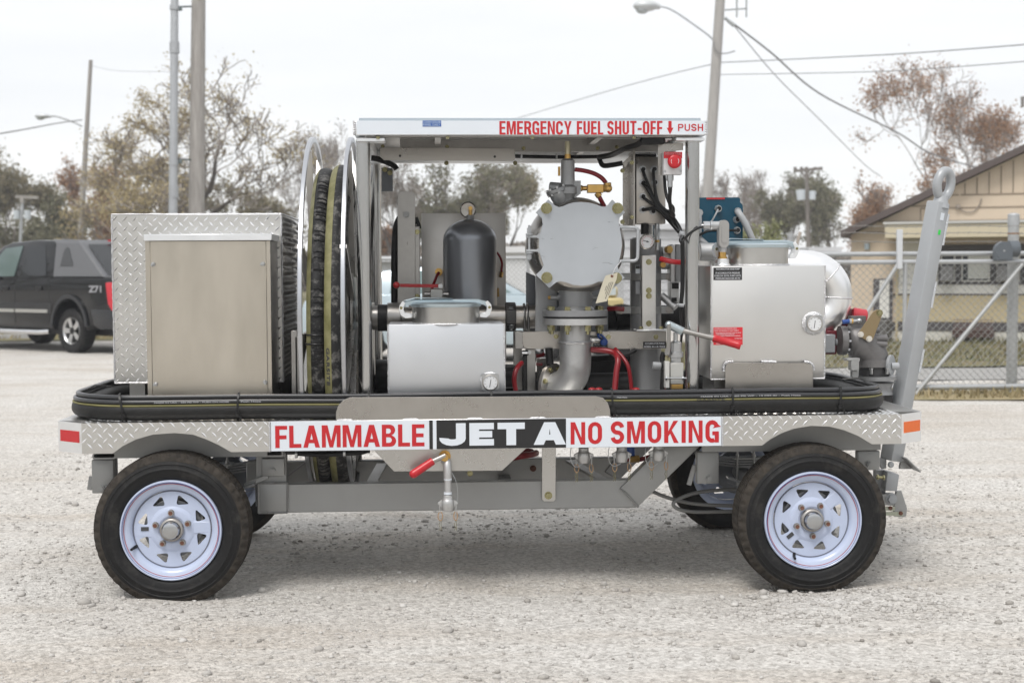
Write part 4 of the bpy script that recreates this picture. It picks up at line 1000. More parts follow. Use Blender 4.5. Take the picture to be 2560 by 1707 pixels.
# --- hose reel
YR, RR = 0.86, 0.845
zc = P(790, 345, YR).z - RR - 0.013
reel = bpy.data.objects.new('hose_reel', None); COL.objects.link(reel); reel.parent = cart; WORLD[reel.name] = Vector((0, 0.8, 0))
def hoop(x, name):
    mb = MB(); n = 96; w, h = 0.010, 0.014
    vs, fs = [], []
    for k in range(n):
        t = 2 * math.pi * k / n
        for dx, dr in ((-w, -h), (w, -h), (w, h), (-w, h)): vs.append((x + dx, YR + (RR + dr) * math.cos(t), zc + (RR + dr) * math.sin(t)))
    for k in range(n):
        for j in range(4): fs.append((k * 4 + j, k * 4 + (j + 1) % 4, ((k + 1) % n) * 4 + (j + 1) % 4, ((k + 1) % n) * 4 + j))
    mb.add(vs, [f[::-1] for f in fs]); o = build(mb, name, HOOPM, reel, bevel=0.003)
    sp = MB()
    for k in range(8):
        t = rad(22.5 + 45 * k); a = Vector((x, YR + 0.20 * math.cos(t), zc + 0.20 * math.sin(t))); b = Vector((x, YR + (RR - 0.012) * math.cos(t), zc + (RR - 0.012) * math.sin(t)))
        sp.bar(a, b, 0.018, 0.03, up=(1, 0, 0))
    sp.cyl((x - 0.006, YR, zc), (x + 0.006, YR, zc), 0.22, n=40)
    build(sp, 'reel_spoke', ALU, reel)
xh0, xh1 = P(752, 800, 0.06).x, P(859, 800, 0.06).x
hoop(xh0, 'reel_hoop'); hoop(xh1, 'reel_hoop')
dr = MB(); dr.cyl((xh0 + 0.011, YR, zc), (xh1 - 0.011, YR, zc), 0.40, n=48); build(dr, 'reel_drum', STAIND, reel)
sp = MB(); sp.lathe((xh1 + 0.035, YR, zc), (1, 0, 0), [(0.15, 0), (0.17, 0.0), (0.17, 0.012), (0.15, 0.012)], 48, caps=(True, True)); sp.cyl((xh1 + 0.01, YR, zc), (xh1 + 0.1, YR, zc), 0.04)
for k in range(40):
    t = 2 * math.pi * k / 40; sp.obox((xh1 + 0.041, YR + 0.176 * math.cos(t), zc + 0.176 * math.sin(t)), (1, 0, 0), (0, math.cos(t), math.sin(t)), (0, -math.sin(t), math.cos(t)), 0.006, 0.008, 0.006)
build(sp, 'sprocket', STAIND, reel)
stn = MB(); stn.pbox(728, 826, 744, 990, 0.30, 0.02); stn.box(xh0 - 0.05, xh0 - 0.03, 0.3, 1.4, DT, DT + 0.35); stn.box(xh1 + 0.075, xh1 + 0.085, 0.45, 1.25, DT, zc + 0.05)
build(stn, 'reel_stand', STAIND, reel, bevel=0.002)
# hose wound on the reel: two dusty turns with yellow stripes in view, more below
rhose = thing('delivery_hose', 'thick dusty black delivery hose with yellow stripes wound on the upright reel', 'hose', (xh0 + 0.1, YR, zc - 0.6))
def wrap(x, r, R, name='hose_turn'):
    n, m = 96, 16; v, f = [], []
    for k in range(n):
        t = 2 * math.pi * k / n; rib = r
        for j in range(m):
            p = 2 * math.pi * j / m; rr = R + rib * math.sin(p); v.append((x + rib * math.cos(p), YR + rr * math.cos(t), zc + rr * math.sin(t)))
    for k in range(n):
        for j in range(m): f.append((k * m + j, ((k + 1) % n) * m + j, ((k + 1) % n) * m + (j + 1) % m, k * m + (j + 1) % m))
    o = build(MB().add(v, f), name, HOSED, rhose, smooth=60); return o
def stripe(x, r, R, p0, p1):
    n, m = 96, 5; v, f = [], []
    for k in range(n):
        t = 2 * math.pi * k / n
        for j in range(m):
            p = rad(p0 + (p1 - p0) * j / (m - 1)); rr = R + (r + 0.0012) * math.sin(p); v.append((x + (r + 0.0012) * math.cos(p), YR + rr * math.cos(t), zc + rr * math.sin(t)))
    for k in range(n):
        for j in range(m - 1): f.append((k * m + j, ((k + 1) % n) * m + j, ((k + 1) % n) * m + j + 1, k * m + j + 1))
    build(MB().add(v, f), 'stripe', HOSEY, rhose, smooth=60)
rH = 0.042; zc_reel = zc; zc = zc - 0.085; xA, xB = xh0 + 0.062, xh0 + 0.139
RA = 0.755
wrap(xA, rH, RA); stripe(xA, rH, RA, 120, 174); wrap(xB, rH + 0.004, RA + 0.01); stripe(xB, rH + 0.004, RA + 0.01, 101, 149)
wrap(xA + 0.012, rH, RA - 0.085); wrap(xB + 0.008, rH, RA - 0.085)
rs = np.random.default_rng(3)                                  # crazed, cracked rings of the old spiral cover
ck = MB()
for k in range(60):
    t = math.pi + rad(-62 + 124 * k / 59 + rs.uniform(-.5, .5)) ; t = t if True else t
    pts = []
    for j in range(7):
        p = rad(62 + 62 * j / 6 - 20); rr = RA + (rH + 0.0012) * math.sin(p); tt = t + rs.uniform(-0.004, 0.004)
        pts.append((xA + (rH + 0.0012) * math.cos(p), YR + rr * math.cos(tt), zc + rr * math.sin(tt)))
    if rs.random() < 0.8: ck.tube(pts, rs.uniform(.003, .0052), 5)
build(ck, 'wire_helix', RUBBER, rhose)['kind'] = 'stuff'
rt = MB(); rt.tube([(xB + 0.034, YR + 0.015 * math.cos(t), zc + RA + 0.075 + 0.02 * math.sin(t)) for t in np.linspace(0, 6.28, 13)[:-1]], 0.008, 8, closed=True); build(rt, 'hose_strap', RUBBER, rhose)
bd = MB()
for z in (zc + 0.02, zc - 0.02):
    a = math.pi - 0.02
    bd.tube([(xA + (rH + .004) * math.cos(p), YR - RA - (rH + .004) * math.sin(p) if True else 0, z) for p in np.linspace(-0.3, 3.4, 12)], 0.004, 6)
build(bd, 'tie_band', BLACKP, rhose)
# raised word on the stripe of the nearer turn
vs, fs = text_mesh('GARSITE', 0.17, 0.017, 0.001, 0.0006, 1.1)
lv = []
for x, y, z in vs:
    t = math.pi + (0.045 + x / (RA + 0.06)) ; p = rad(121 - (y - 0.0085) / 0.046 * 57.3); r_ = rH + 0.0055 + z; rr = RA + 0.01 + r_ * math.sin(p)
    lv.append((xB + r_ * math.cos(p), YR + rr * math.cos(t), zc + rr * math.sin(t)))
build(MB().add(lv, fs), 'lettering', INK, rhose, smooth=0)

# --- hose laid round the deck
coil = thing('hose_coil', 'long black hose with thin yellow line laid flat round the cart deck under cable ties', 'hose', (0.0, 0.6, DT))
Lx, Rx = P(170, 1000, 0.28).x + 0.042, P(2216, 990, 0.28).x - 0.042
def loop_path(x0, x1, y0, y1, r, z, n=10):
    out = []
    for cx, cy, a in ((x1 - r, y0 + r, 270), (x1 - r, y1 - r, 0), (x0 + r, y1 - r, 90), (x0 + r, y0 + r, 180)):
        out += [(cx + r * math.cos(rad(a + 90 * k / n)), cy + r * math.sin(rad(a + 90 * k / n)), z) for k in range(n + 1)]
    return out
def dense(p, step=0.12):
    out = []
    for i in range(len(p)):
        a, b = Vector(p[i]), Vector(p[(i + 1) % len(p)]); k = max(1, int((b - a).length / step))
        out += [a.lerp(b, j / k) for j in range(k)]
    return out
hr = 0.0395; hz = DT + hr + 0.003; y0c = 0.066
main = dense(loop_path(Lx, Rx, y0c, 1.18, 0.30, hz))
for q in main: q.z += 0.0025 * math.sin(q.x * 2.1) + 0.0018 * math.sin(q.x * 5.3 + 1)
hb = MB(); hb.tube(main, hr, 18, closed=True); build(hb, 'hose', HOSEB, coil, smooth=60)
def offset_loop(do, dz):
    p = dense(loop_path(Lx - do, Rx + do, y0c - do, 1.18 + do, 0.30 + do, hz + dz))
    for q in p: q.z += 0.0025 * math.sin(q.x * 2.1) + 0.0018 * math.sin(q.x * 5.3 + 1)
    return p
ys_ = MB(); ys_.tube(offset_loop(0.031, 0.0262), 0.0045, 8, closed=True); build(ys_, 'stripe', mat('thin_yellow_line', (0.12, 0.11, 0.03), 0.6, col2=(0.19, 0.175, 0.07), vscale=8), coil, smooth=60)
up1 = offset_loop(0.021, 0.0415); up2 = offset_loop(0.009, 0.0615)
GLOSSB = mat('smooth_black_hose', (0.030, 0.031, 0.034), 0.28)
h1 = MB(); h1.tube(up1, 0.0105, 10, closed=True); h1.tube(up2, 0.0108, 10, closed=True); build(h1, 'air_hose', GLOSSB, coil, smooth=60)
# print on the hoses
def along(txt, a0, a1, b, dz, dy, hgt, m):
    Y = y0c - dy; x0, x1 = P(a0, b, Y).x, P(a1, b, Y).x; vs, fs = text_mesh(txt, x1 - x0, hgt, 0.0003, 0.0006)
    z0 = hz + dz - hgt / 2
    f = lambda x: 0.0025 * math.sin(x * 2.1) + 0.0018 * math.sin(x * 5.3 + 1)
    build(MB().add([(x0 + x, Y - z, z0 + y + f(x0 + x)) for x, y, z in vs], fs), 'lettering', m, coil, smooth=0)
along('MADE IN USA - 250 PSI WP - PUSH ON HOSE', 385, 572, 993, 0.0405, 0.033, 0.006, TEXTG)
along('Push Hose', 602, 652, 993, 0.0405, 0.033, 0.006, TEXTG)
along('- Push Hose', 1540, 1568, 990, 0.0405, 0.033, 0.006, TEXTG)
along('MADE IN USA - 250 PSI WP - 12 MM ID - Push Hose', 1752, 2002, 982, 0.0405, 0.033, 0.006, TEXTG)
along('GARSITE', 1742, 1812, 989, 0.027, 0.0368, 0.009, INK)
# cable ties
tie = None
def tie_at(x, wig):
    f = 0.0025 * math.sin(x * 2.1) + 0.0018 * math.sin(x * 5.3 + 1)
    mb = MB(); yc, zz = y0c, hz + f; w = 0.0045
    prof = [(yc + 0.012, zz + 0.079), (yc - 0.012, zz + 0.0785), (yc - 0.026, zz + 0.066), (yc - 0.034, zz + 0.048), (yc - 0.0375, zz + 0.028), (yc - 0.0425, zz + 0.004), (yc - 0.0415, zz - 0.012), (yc - 0.032, zz - 0.030), (yc - 0.015, zz - 0.0415)]
    v, fs_ = [], []
    for (yy, z1_), in [(p,) for p in prof]: v += [(x - w + wig * (z1_ - zz), yy, z1_), (x + w + wig * (z1_ - zz), yy, z1_), (x + w + wig * (z1_ - zz), yy + 0.002, z1_ - 0.0012), (x - w + wig * (z1_ - zz), yy + 0.002, z1_ - 0.0012)]
    for i in range(len(prof) - 1):
        for j in range(4): fs_.append((i * 4 + j, i * 4 + (j + 1) % 4, i * 4 + 4 + (j + 1) % 4, i * 4 + 4 + j))
    mb.add(v, [q[::-1] for q in fs_]); mb.box(x - 0.0085 + wig * -0.01, x + 0.0085 + wig * -0.01, yc - 0.050, yc - 0.041, zz - 0.016, zz - 0.002)
    mb.obox((x + 0.010 + wig * .05, yc - 0.045, zz - 0.026), (1, 0, 0.2), (0, 1, 0), (-0.2, 0, 1), 0.0035, 0.0012, 0.018)
    build(mb, 'cable_tie', BLACKP, coil, smooth=30)
for a, w_ in ((307, -0.25), (593, 0.05), (921, 0.0), (1228, 0.02), (1531, 0.0), (1831, 0.06), (2100, 0.12)): tie_at(P(a, 1000, 0.03).x, w_)
for sx_, xx in ((-1, Lx), (1, Rx)):
    mb = MB(); Yq = 0.5
    mb.tube([(xx - sx_ * (0.10), Yq, hz + 0.075), (xx - sx_ * 0.03, Yq - 0.02, hz + 0.082), (xx + sx_ * 0.030, Yq - 0.04, hz + 0.05), (xx + sx_ * 0.045, Yq - 0.05, hz + 0.01), (xx + sx_ * 0.03, Yq - 0.05, hz - 0.03), (xx, Yq - 0.05, hz - 0.041)], 0.0035, 6)
    mb.box(xx + sx_ * 0.045, xx + sx_ * 0.062, Yq - 0.06, Yq - 0.045, hz + 0.0, hz + 0.018); build(mb, 'cable_tie', BLACKP, coil)

# --- canopy
YK = 0.12
kx0, kx1 = P(885, 320, YK).x, P(1767, 320, YK).x; kz1, kz0 = P(1325, 302, YK).z, P(1325, 338, YK).z
can = bpy.data.objects.new('canopy', None); COL.objects.link(can); can.parent = cart; WORLD[can.name] = Vector((0, 0.8, 0))
KD = 1.42
fa = MB(); fa.box(kx0, kx1, YK, YK + 0.045, kz0, kz1); fa.box(kx0, kx1, YK + KD - 0.045, YK + KD, kz0 - 0.02, kz1)
fa.box(kx0, kx0 + 0.045, YK + 0.046, YK + KD - 0.046, kz0, kz1); fa.box(kx1 - 0.045, kx1, YK + 0.046, YK + KD - 0.046, kz0, kz1)
build(fa, 'canopy_frame', ALUB, can, bevel=0.004, seg=2)
build(MB().box(kx0 + 0.046, kx1 - 0.046, YK + 0.046, YK + KD - 0.046, kz1 - 0.012, kz1 - 0.006), 'canopy_sheet', STAIND, can)
build(MB().box(P(896, 299, YK).x, P(1756, 299, YK).x, YK + 0.04, YK + KD - 0.05, kz1 + 0.001, kz1 + 0.016), 'solar_panel', SOLAR, can, bevel=0.002)
build(MB().box(kx0 + 0.012, kx1 - 0.003, YK - 0.0012, YK - 0.0002, kz0 + 0.003, kz1 - 0.001), 'fascia_film', WHITEV, can, smooth=0)
fm = MB()
for x, s_ in ((kx0, -1), (kx1, 1)):
    for z in np.linspace(kz0 + 0.006, kz1 - 0.006, 6): fm.sphere((x + 0.004 * -s_, YK - 0.001, z), 0.005, 8, 6)
    fm.tube([(x, YK + 0.002, z) for z in np.linspace(kz0, kz1, 8)], 0.0055, 6)
build(fm, 'weld', WELD, can)
def fascia_text(txt, a0, a1, b0, b1, st, cr, gap):
    x0, x1 = P(a0, 320, YK).x, P(a1, 320, YK).x; z0, z1 = P(1500, b1, YK).z, P(1500, b0, YK).z
    vs, fs = sign_mesh(txt, x1 - x0, z1 - z0, st, cr, gap)
    build(MB().add([(x0 + x, YK - 0.0022 - z, z0 + y) for x, y, z in vs], fs), 'lettering', TEXTR, can, smooth=0)
fascia_text('EMERGENCY', 1248.5, 1429, 303.5, 337, 0.0098, 0.0085, 0.0052)
fascia_text('FUEL', 1442, 1508, 303.5, 337, 0.0098, 0.0085, 0.0052)
fascia_text('SHUT-OFF', 1518, 1656, 303, 337, 0.0098, 0.0085, 0.0052)
fascia_text('PUSH', 1695, 1757.5, 310.5, 328, 0.0054, 0.0045, 0.0052)
aw = MB(); aw.pprism([(1671, 303), (1679, 303), (1679, 320), (1683.5, 320), (1675, 336.5), (1667, 320), (1671, 320)], YK - 0.0022, 0.001); build(aw, 'arrow', TEXTR, can, smooth=0)
face(1056.5, 302, 1103, 317, YK - 0.0012, BLUEV, can, 'blue_label')
letters('CLEAN SOLAR', 1057.5, 1102, 303, 308.5, YK - 0.0024, mat('pale_blue_print', (0.35, 0.45, 0.62), 0.5), can, 0.0003, thick=0.0006); letters('PANEL DAILY', 1057.5, 1101, 309.5, 315.5, YK - 0.0024, MATS['pale_blue_print'], can, 0.0003, thick=0.0006)
un = MB(); un.box(kx0 + 0.05, kx1 - 0.05, YK + 0.055, YK + 0.060, kz0 - 0.006, kz0 + 0.03); un.pbox(1000, 348, 1690, 380, 0.85, 0.02)
for x in (kx0 + 0.35, kx1 - 0.45): un.box(x, x + 0.03, YK + 0.05, YK + KD - 0.05, kz1 - 0.045, kz1 - 0.0125)
build(un, 'roof_purlin', STAIND, can, bevel=0.002)
brk = MB(); brk.prism(XZ([(950, 369), (1287, 371), (1287, 398), (1283, 403), (960, 401), (950, 392)], 0.55), 0.55, 0.555)
bo = build(brk, 'light_bracket', STAIN, can, bevel=0.001)
hl = MB()
for a, b in ((1000, 390), (1237, 392)): q = P(a, b, .55); hl.cyl((q.x, .551, q.z), (q.x, .5488, q.z), 0.006, n=14)
build(hl, 'bolt_hole', BLACKV, can)
bolts_at([(945, 342), (1119, 342), (1331, 342), (1585, 342)], YK + 0.02, 0.008, 0.01, GOLD, can, 'roof_bolt', d=(0, 0, -1))
bolts_at([(957, 366), (1118, 367), (1309, 371), (1494, 371), (1542, 368)], 0.845, 0.007, 0.014, GOLD, can, 'roof_bolt', 0.006)
bolts_at([(1116, 408), (1288, 408)], YK + KD - 0.046, 0.009, 0.012, GOLD, can, 'roof_bolt', 0.008)
# posts
def cpost(a, Y, btm=False):
    x = P(a, 660, Y).x; mb = MB(); mb.cyl((x, Y, DT), (x, Y, kz0 - 0.012), 0.0315, n=28); o = build(mb, 'canopy_post', POSTM, can)
    return x
for a, Y in ((910.5, 0.20), (939, 1.40), (1730.5, 0.20)): cpost(a, Y)
x = P(1730.5, 660, 0.2).x; MBp = MB().cyl((x, 1.40, DT), (x, 1.40, kz0 - 0.012), 0.0315, n=28); build(MBp, 'canopy_post', POSTM, can)
pl = MB(); pl.pbox(891, 345, 962, 354, 0.15, 0.10); pl.pbox(1690, 344, 1762, 352, 0.15, 0.10)
for x in (P(939, 660, 1.4).x, P(1730.5, 660, .2).x): pl.box(x - 0.05, x + 0.08, 1.34, 1.46, kz0 - 0.033, kz0 - 0.021)
build(pl, 'post_plate', ALUB, can, bevel=0.002)
sk = MB(); sk.pbox(954, 425, 982, 479, 1.36, 0.006); sk.box(P(954, 450, 1.36).x, P(982, 450, 1.36).x, 1.30, 1.36, P(968, 425, 1.36).z, P(968, 425, 1.36).z + 0.006); build(sk, 'hanging_plate', GREYD, can)
bolts_at([(962, 424), (975, 432)], 1.30, 0.010, 0.014, GOLD, can, 'plate_bolt', 0.008)
# cables below the canopy
cc = MB(); ptube(cc, [(928, 395, 1.0), (945, 398, 1.0), (965, 405, 1.0), (985, 415, 1.0), (992, 424, 1.0)], 0.014, 8)
ptube(cc, [(1288, 391, 0.7), (1330, 392, 0.7), (1400, 393, 0.7), (1500, 392, 0.7)], 0.009, 8); ptube(cc, [(1500, 393, 0.6), (1530, 387, 0.5), (1560, 373, 0.35), (1592, 362, 0.25), (1606, 352, 0.2)], 0.013, 10)
ptube(cc, [(1497, 392, .65), (1500, 402, .62), (1508, 414, .6), (1530, 413, .6), (1556, 408, .6)], 0.012, 8); ptube(cc, [(1588, 389, .52), (1640, 389, .52)], 0.008, 8)
build(cc, 'power_cable', CABLEM, can)
jb = MB(); jb.pbox(1603, 344, 1662, 360, 0.19, 0.08); build(jb, 'roof_gland_box', BLACKP, can, bevel=0.003)
jb = MB(); jb.cyl(P(1662, 347, .21), P(1678, 347, .21), 0.012, n=12); jb.cyl(P(1663, 347, .21), P(1668, 347, .21), 0.017, n=6); build(jb, 'cable_gland', ZINC, can)
zt = MB()
for a in (1306, 1340): zt.pbox(a - 4 if a < 1320 else a + 50, 385, a if a < 1320 else a + 54, 399, 0.66, 0.03)
build(zt, 'cable_clip', ZINC, can)

# --- junction box with glands and cables, stop button
YJ = 0.50
jx = MB(); jx.pbox(1590, 392, 1664, 560, YJ, 0.14); jbx = build(jx, 'junction_box', STAIN, cart, bevel=0.004, seg=2)
jf = MB(); jf.pbox(1583, 376, 1588, 566, YJ - 0.02, 0.16); jf.pbox(1557, 410, 1583, 564, YJ + 0.12, 0.005); jf.pprism([(1556, 408), (1588, 378), (1588, 392), (1562, 420)], YJ + 0.02, 0.004)
build(jf, 'box_flange', STAIN, jbx, bevel=0.001)
GL = [(1606, 424), (1634, 424), (1606, 458), (1636, 457), (1606, 492), (1606, 525), (1631, 529)]
g = MB(); q = P(*GL[0], YJ); g.cyl((q.x, YJ, q.z), (q.x, YJ - 0.012, q.z), 0.0175, n=8); g.cyl((q.x, YJ - 0.012, q.z), (q.x, YJ - 0.03, q.z), 0.0140, 0.012, n=16)
g0 = build(g, 'cable_gland', ZINC, jbx); copies(g0, jbx, [tuple(P(a, b, YJ) - q) for a, b in GL[1:]])
g = MB(); g.cyl((q.x, YJ - 0.0295, q.z), (q.x, YJ - 0.032, q.z), 0.0098, n=14); g1 = build(g, 'gland_seal', BLACKP, jbx); copies(g1, jbx, [tuple(P(a, b, YJ) - q) for a, b in GL[1:]])
cc = MB()
for pts in ([(1606, 424), (1612, 440), (1624, 470), (1638, 500), (1660, 525), (1690, 560), (1702, 590)], [(1634, 424), (1635, 450), (1641, 490), (1650, 512), (1680, 540), (1700, 570), (1706, 592)],
            [(1606, 458), (1617, 470), (1630, 492), (1645, 516), (1668, 540), (1694, 570), (1704, 592)], [(1606, 492), (1620, 503), (1640, 515), (1655, 528), (1675, 548), (1697, 576), (1705, 592)], [(1606, 525), (1622, 523), (1636, 521), (1652, 530), (1672, 552), (1696, 580)],
            [(1636, 457), (1638, 480), (1643, 508)]):
    Yk = [YJ - 0.03] + [YJ - 0.05] * (len(pts) - 2) + [YJ - 0.16 if len(pts) > 4 else YJ - .05]
    ptube(cc, [(a, b, y) for (a, b), y in zip(pts, Yk)], 0.0074, 8)
ptube(cc, [(1676, 470, .18), (1674, 500, .2), (1678, 525, .24), (1684, 540, .3), (1670, 528, .42)], 0.009, 8); ptube(cc, [(1661, 440, .3), (1664, 478, .28), (1672, 505, .26), (1683, 520, .26), (1682, 540, .3)], 0.0075, 8)
ptube(cc, [(1704, 590, .27), (1700, 600, .2), (1704, 606, .16), (1712, 597, .16), (1724, 584, .15), (1742, 572, .15), (1756, 567, .17)], 0.0058, 8)
for d, y in ((0, .30), (5, .30)): ptube(cc, [(1703 + d, 588, y), (1705 + d * .8, 640, y), (1704 + d * .8, 720, y), (1701 + d * .6, 760, y), (1700 + d, 790, y), (1703 + d * .5, 815, y), (1704, 840, y)], 0.0065, 8)
ptube(cc, [(1704, 838, .3), (1700, 880, .34), (1692, 930, .4)], 0.006, 8)
build(cc, 'cable', CABLEM, jbx)
wt = MB(); wt.cyl(P(1698, 584, .29), P(1708, 587, .29), 0.014, n=12); wt.cyl(P(1697, 763, .29), P(1709, 764, .29), 0.009, n=10); build(wt, 'cable_wrap', TEXTG, jbx)
es = MB(); es.pprism([(1644, 360), (1708, 358), (1708, 376), (1662, 380), (1662, 438), (1646, 440)], 0.24, 0.004); so = build(es, 'stop_bracket', STAIN, cart, bevel=0.001)
es = MB(); es.pbox(1659, 381, 1705.5, 437, 0.19, 0.05); build(es, 'stop_box', WHITEP, so, bevel=0.004, seg=2)
face(1659.5, 380, 1705.5, 396, 0.189, REDV, so, 'stop_label'); letters('EMERGENCY FUEL', 1662, 1703, 381.5, 387.5, 0.187, mat('dull_red_print', (0.72, 0.25, 0.27), 0.5), so, 0.0002, thick=0.0006)
q = P(1684, 405, .19); es = MB(); es.lathe((q.x, .1885, q.z), (0, -1, 0), [(0.019, 0), (0.019, 0.012), (0.029, 0.014), (0.031, 0.019), (0.031, 0.027), (0.028, 0.033), (0.020, 0.035), (0.0, 0.036)], 36); build(es, 'stop_button', REDG, so, smooth=50)
ar = MB(); zz = .1885 - .0355
for a0, a1 in ((150, 215), (-35, 40)):
    ar.tube([(q.x + 0.017 * math.cos(t), zz, q.z + 0.017 * math.sin(t)) for t in np.linspace(rad(a0), rad(a1), 9)], 0.0011, 5)
build(ar, 'twist_mark', TEXTW, so)
bolts_at([(1662.5, 428), (1702, 428)], .1895, 0.004, 0.002, ZINC, so, 'screw')
es = MB(); q = P(1675, 438, .21); z1 = P(1675, 452, .21).z; z2 = P(1675, 468, .21).z; es.cyl((q.x, .21, q.z), (q.x, .21, z1), 0.0165, n=10); es.cyl((q.x, .21, z1), (q.x, .21, z2), 0.012, n=14); build(es, 'stop_gland', ZINC, so)
es = MB(); es.cyl((q.x, .21, z2), (q.x, .21, P(1675, 490, .21).z), 0.0105, 0.008, n=12); build(es, 'stop_lead', CABLEM, so)
bolts_at([(1556, 427), (1556, 555)], YJ + .115, 0.008, 0.01, GOLD, jbx, 'flange_bolt', .008); bolts_at([(1580, 543), (1580, 407)], YJ - .021, 0.007, 0.01, GOLD, jbx, 'flange_bolt', .004)
# ------------------------------------------------------------------ tanks, filter, pipework
def gauge_plate(a, b, Y, half, rdial, boss, parent, needle=-80):
    q = P(a, b, Y); x, z = q.x, q.z; k = S(1, Y)
    mb = MB(); mb.lathe((x, Y + 0.0005, z), (0, -1, 0), [(boss * k, 0), (boss * k, 0.004), ((boss - 3) * k, 0.008), (half * k, 0.009)], 36); build(mb, 'gauge_boss', WELD, parent)
    vs, fs = curve_mesh([rrect(-half * k, -half * k, half * k, half * k, 0.25 * half * k)], 0.014)
    build(MB().add([(x + u, Y - 0.012 - w, z + v) for u, v, w in vs], fs), 'gauge_plate', ZINC, parent, bevel=0.002)
    mb = MB(); mb.lathe((x, Y - 0.019, z), (0, -1, 0), [(rdial * k * 1.12, 0), (rdial * k * 1.12, 0.006), (rdial * k * 1.0, 0.0075), (rdial * k * 0.97, 0.005)], 40); build(mb, 'gauge_bezel', STAIN, parent)
    build(MB().cyl((x, Y - 0.019, z), (x, Y - 0.0235, z), rdial * k * 0.97, n=40), 'gauge_dial', DIAL, parent)
    nd = MB(); d = Vector((math.cos(rad(needle)), 0, math.sin(rad(needle)))); c = Vector((x, Y - 0.0245, z))
    nd.obox(c - d * rdial * k * 0.1, d, (0, 1, 0), d.cross(Vector((0, 1, 0))), rdial * k * 0.55, 0.0004, 0.0012)
    for j in range(9):
        t = rad(-50 + 35 * j); dd = Vector((math.cos(t), 0, math.sin(t))); nd.obox(c + dd * rdial * k * 0.78, dd, (0, 1, 0), dd.cross(Vector((0, 1, 0))), rdial * k * 0.08, 0.0003, 0.0006)
    build(nd, 'gauge_needle', INK, parent)
    h = half * 0.78; bolts_at([(a - h, b - h), (a + h, b - h), (a - h, b + h), (a + h, b + h)], Y - 0.019, 0.0042, 0.005, ZINC, parent, 'gauge_screw')
def neck_cap(ca, b_top, b_base, rpx, Y, parent, cap0, cap1, capy0, capy1, hooks):
    """filler neck with a pressed clamp cap held by two hooked arms"""
    q0, q1 = P(ca, b_base, Y), P(ca, b_top, Y); r = S(rpx, Y)
    build(MB().lathe((q0.x, Y, q0.z), (0, 0, 1), [(r, 0), (r, q1.z - q0.z), (r - 0.004, q1.z - q0.z), (r - 0.004, 0)], 56), 'filler_neck', ALU, parent, smooth=50)
    w = MB(); w.tube([(q0.x + (r + 0.002) * math.cos(t), Y + (r + 0.002) * math.sin(t), q0.z + 0.002) for t in np.linspace(0, 6.283, 65)[:-1]], 0.0055, 6, closed=True); build(w, 'weld', WELD, parent)
    zt, zb = P(ca, capy0, Y).z, P(ca, capy1, Y).z
    build(MB().lathe((q0.x, Y, zb), (0, 0, 1), [(r + 0.005, -0.004), (r + 0.008, 0.002), (r + 0.008, 0.010), (r - 0.01, 0.016), (0, 0.018)], 56), 'filler_cap', BLUEZ, parent, smooth=50)
    # bridging clamp arm
    xa, xb = P(cap0, capy0, Y).x, P(cap1, capy0, Y).x; th = zt - zb
    arm = MB(); pts = [(xa, zb - 0.006), (xa + 0.016, zb + th * 0.72), (xa + 0.06, zt), (xb - 0.05, zt), (xb - 0.014, zb + th * 0.72), (xb, zb - 0.008), (xb - 0.012, zb - 0.008), (xb - 0.03, zb + 0.003), (xa + 0.035, zb + 0.003), (xa + 0.014, zb - 0.006)]
    arm.prism(pts, Y - 0.026, Y + 0.026); build(arm, 'clamp_arm', BLUEZ, parent, bevel=0.003)
    lever = MB(); lx0, lx1 = xa + 0.012, xa + (xb - xa) * 0.585
    lever.prism([(lx0, zt - 0.004), (lx0 + 0.055, zt + 0.0095), (lx1, zt + 0.004), (lx1, zt + 0.0015), (lx0 + 0.055, zt + 0.0065), (lx0 + 0.02, zt - 0.006)], Y - 0.040, Y + 0.022); build(lever, 'clamp_lever', BLUEZ, parent, bevel=0.0012)
    for s, hx in ((1, xa), (-1, xb)):
        ex = q0.x - s * r                                        # hook plate from the neck out and up round to the arm
        o = [(ex - s * 0.001, zb - 0.052), (ex - s * 0.03, zb - 0.054), (hx - s * 0.000, zb - 0.042), (hx - s * 0.009, zb - 0.016), (hx - s * 0.006, zb + 0.004), (hx + s * 0.008, zb + th * 0.75), (hx + s * 0.022, zb + th * 0.55), (hx + s * 0.014, zb - 0.002), (hx + s * 0.014, zb - 0.020), (hx + s * 0.020, zb - 0.031), (ex - s * 0.014, zb - 0.033), (ex - s * 0.001, zb - 0.036)]
        ho = build(MB().prism(o, Y - 0.033, Y - 0.028), 'clamp_hook', ALUB, parent, bevel=0.001)
        build(MB().prism([(x, z) for x, z in o], Y + 0.028, Y + 0.033), 'clamp_hook', ALUB, parent, bevel=0.001)
        build(MB().cyl((hx + s * 0.002, Y - 0.033, zb - 0.008), (hx + s * 0.002, Y - 0.036, zb - 0.008), 0.0065, n=16), 'clamp_pin', GOLD, parent)
# --- small front tank
YA = 0.15
ax0, ax1 = P(970.5, 900, YA).x, P(1261.5, 900, YA).x; az1 = P(1115, 810, YA).z
tankA = build(MB().box(ax0, ax1, YA, YA + 0.32, DT + 0.002, az1), 'sump_tank', mat('tank_aluminium', (0.633, 0.646, 0.665), 0.42, 1.0, var=0.035, vscale=2.5, rvar=0.05, bump=0.02, bscale=6), cart, bevel=0.004, seg=2)
welds(tankA, [((ax0, YA, az1), (ax0, YA, DT)), ((ax1, YA, az1), (ax1, YA, DT))], 0.004)
gauge_plate(1225.5, 955, YA, 22, 18, 26, tankA, 80)
neck_cap(1115, 762, 809, 84, YA + 0.15, tankA, 1002, 1224, 748, 764, None)
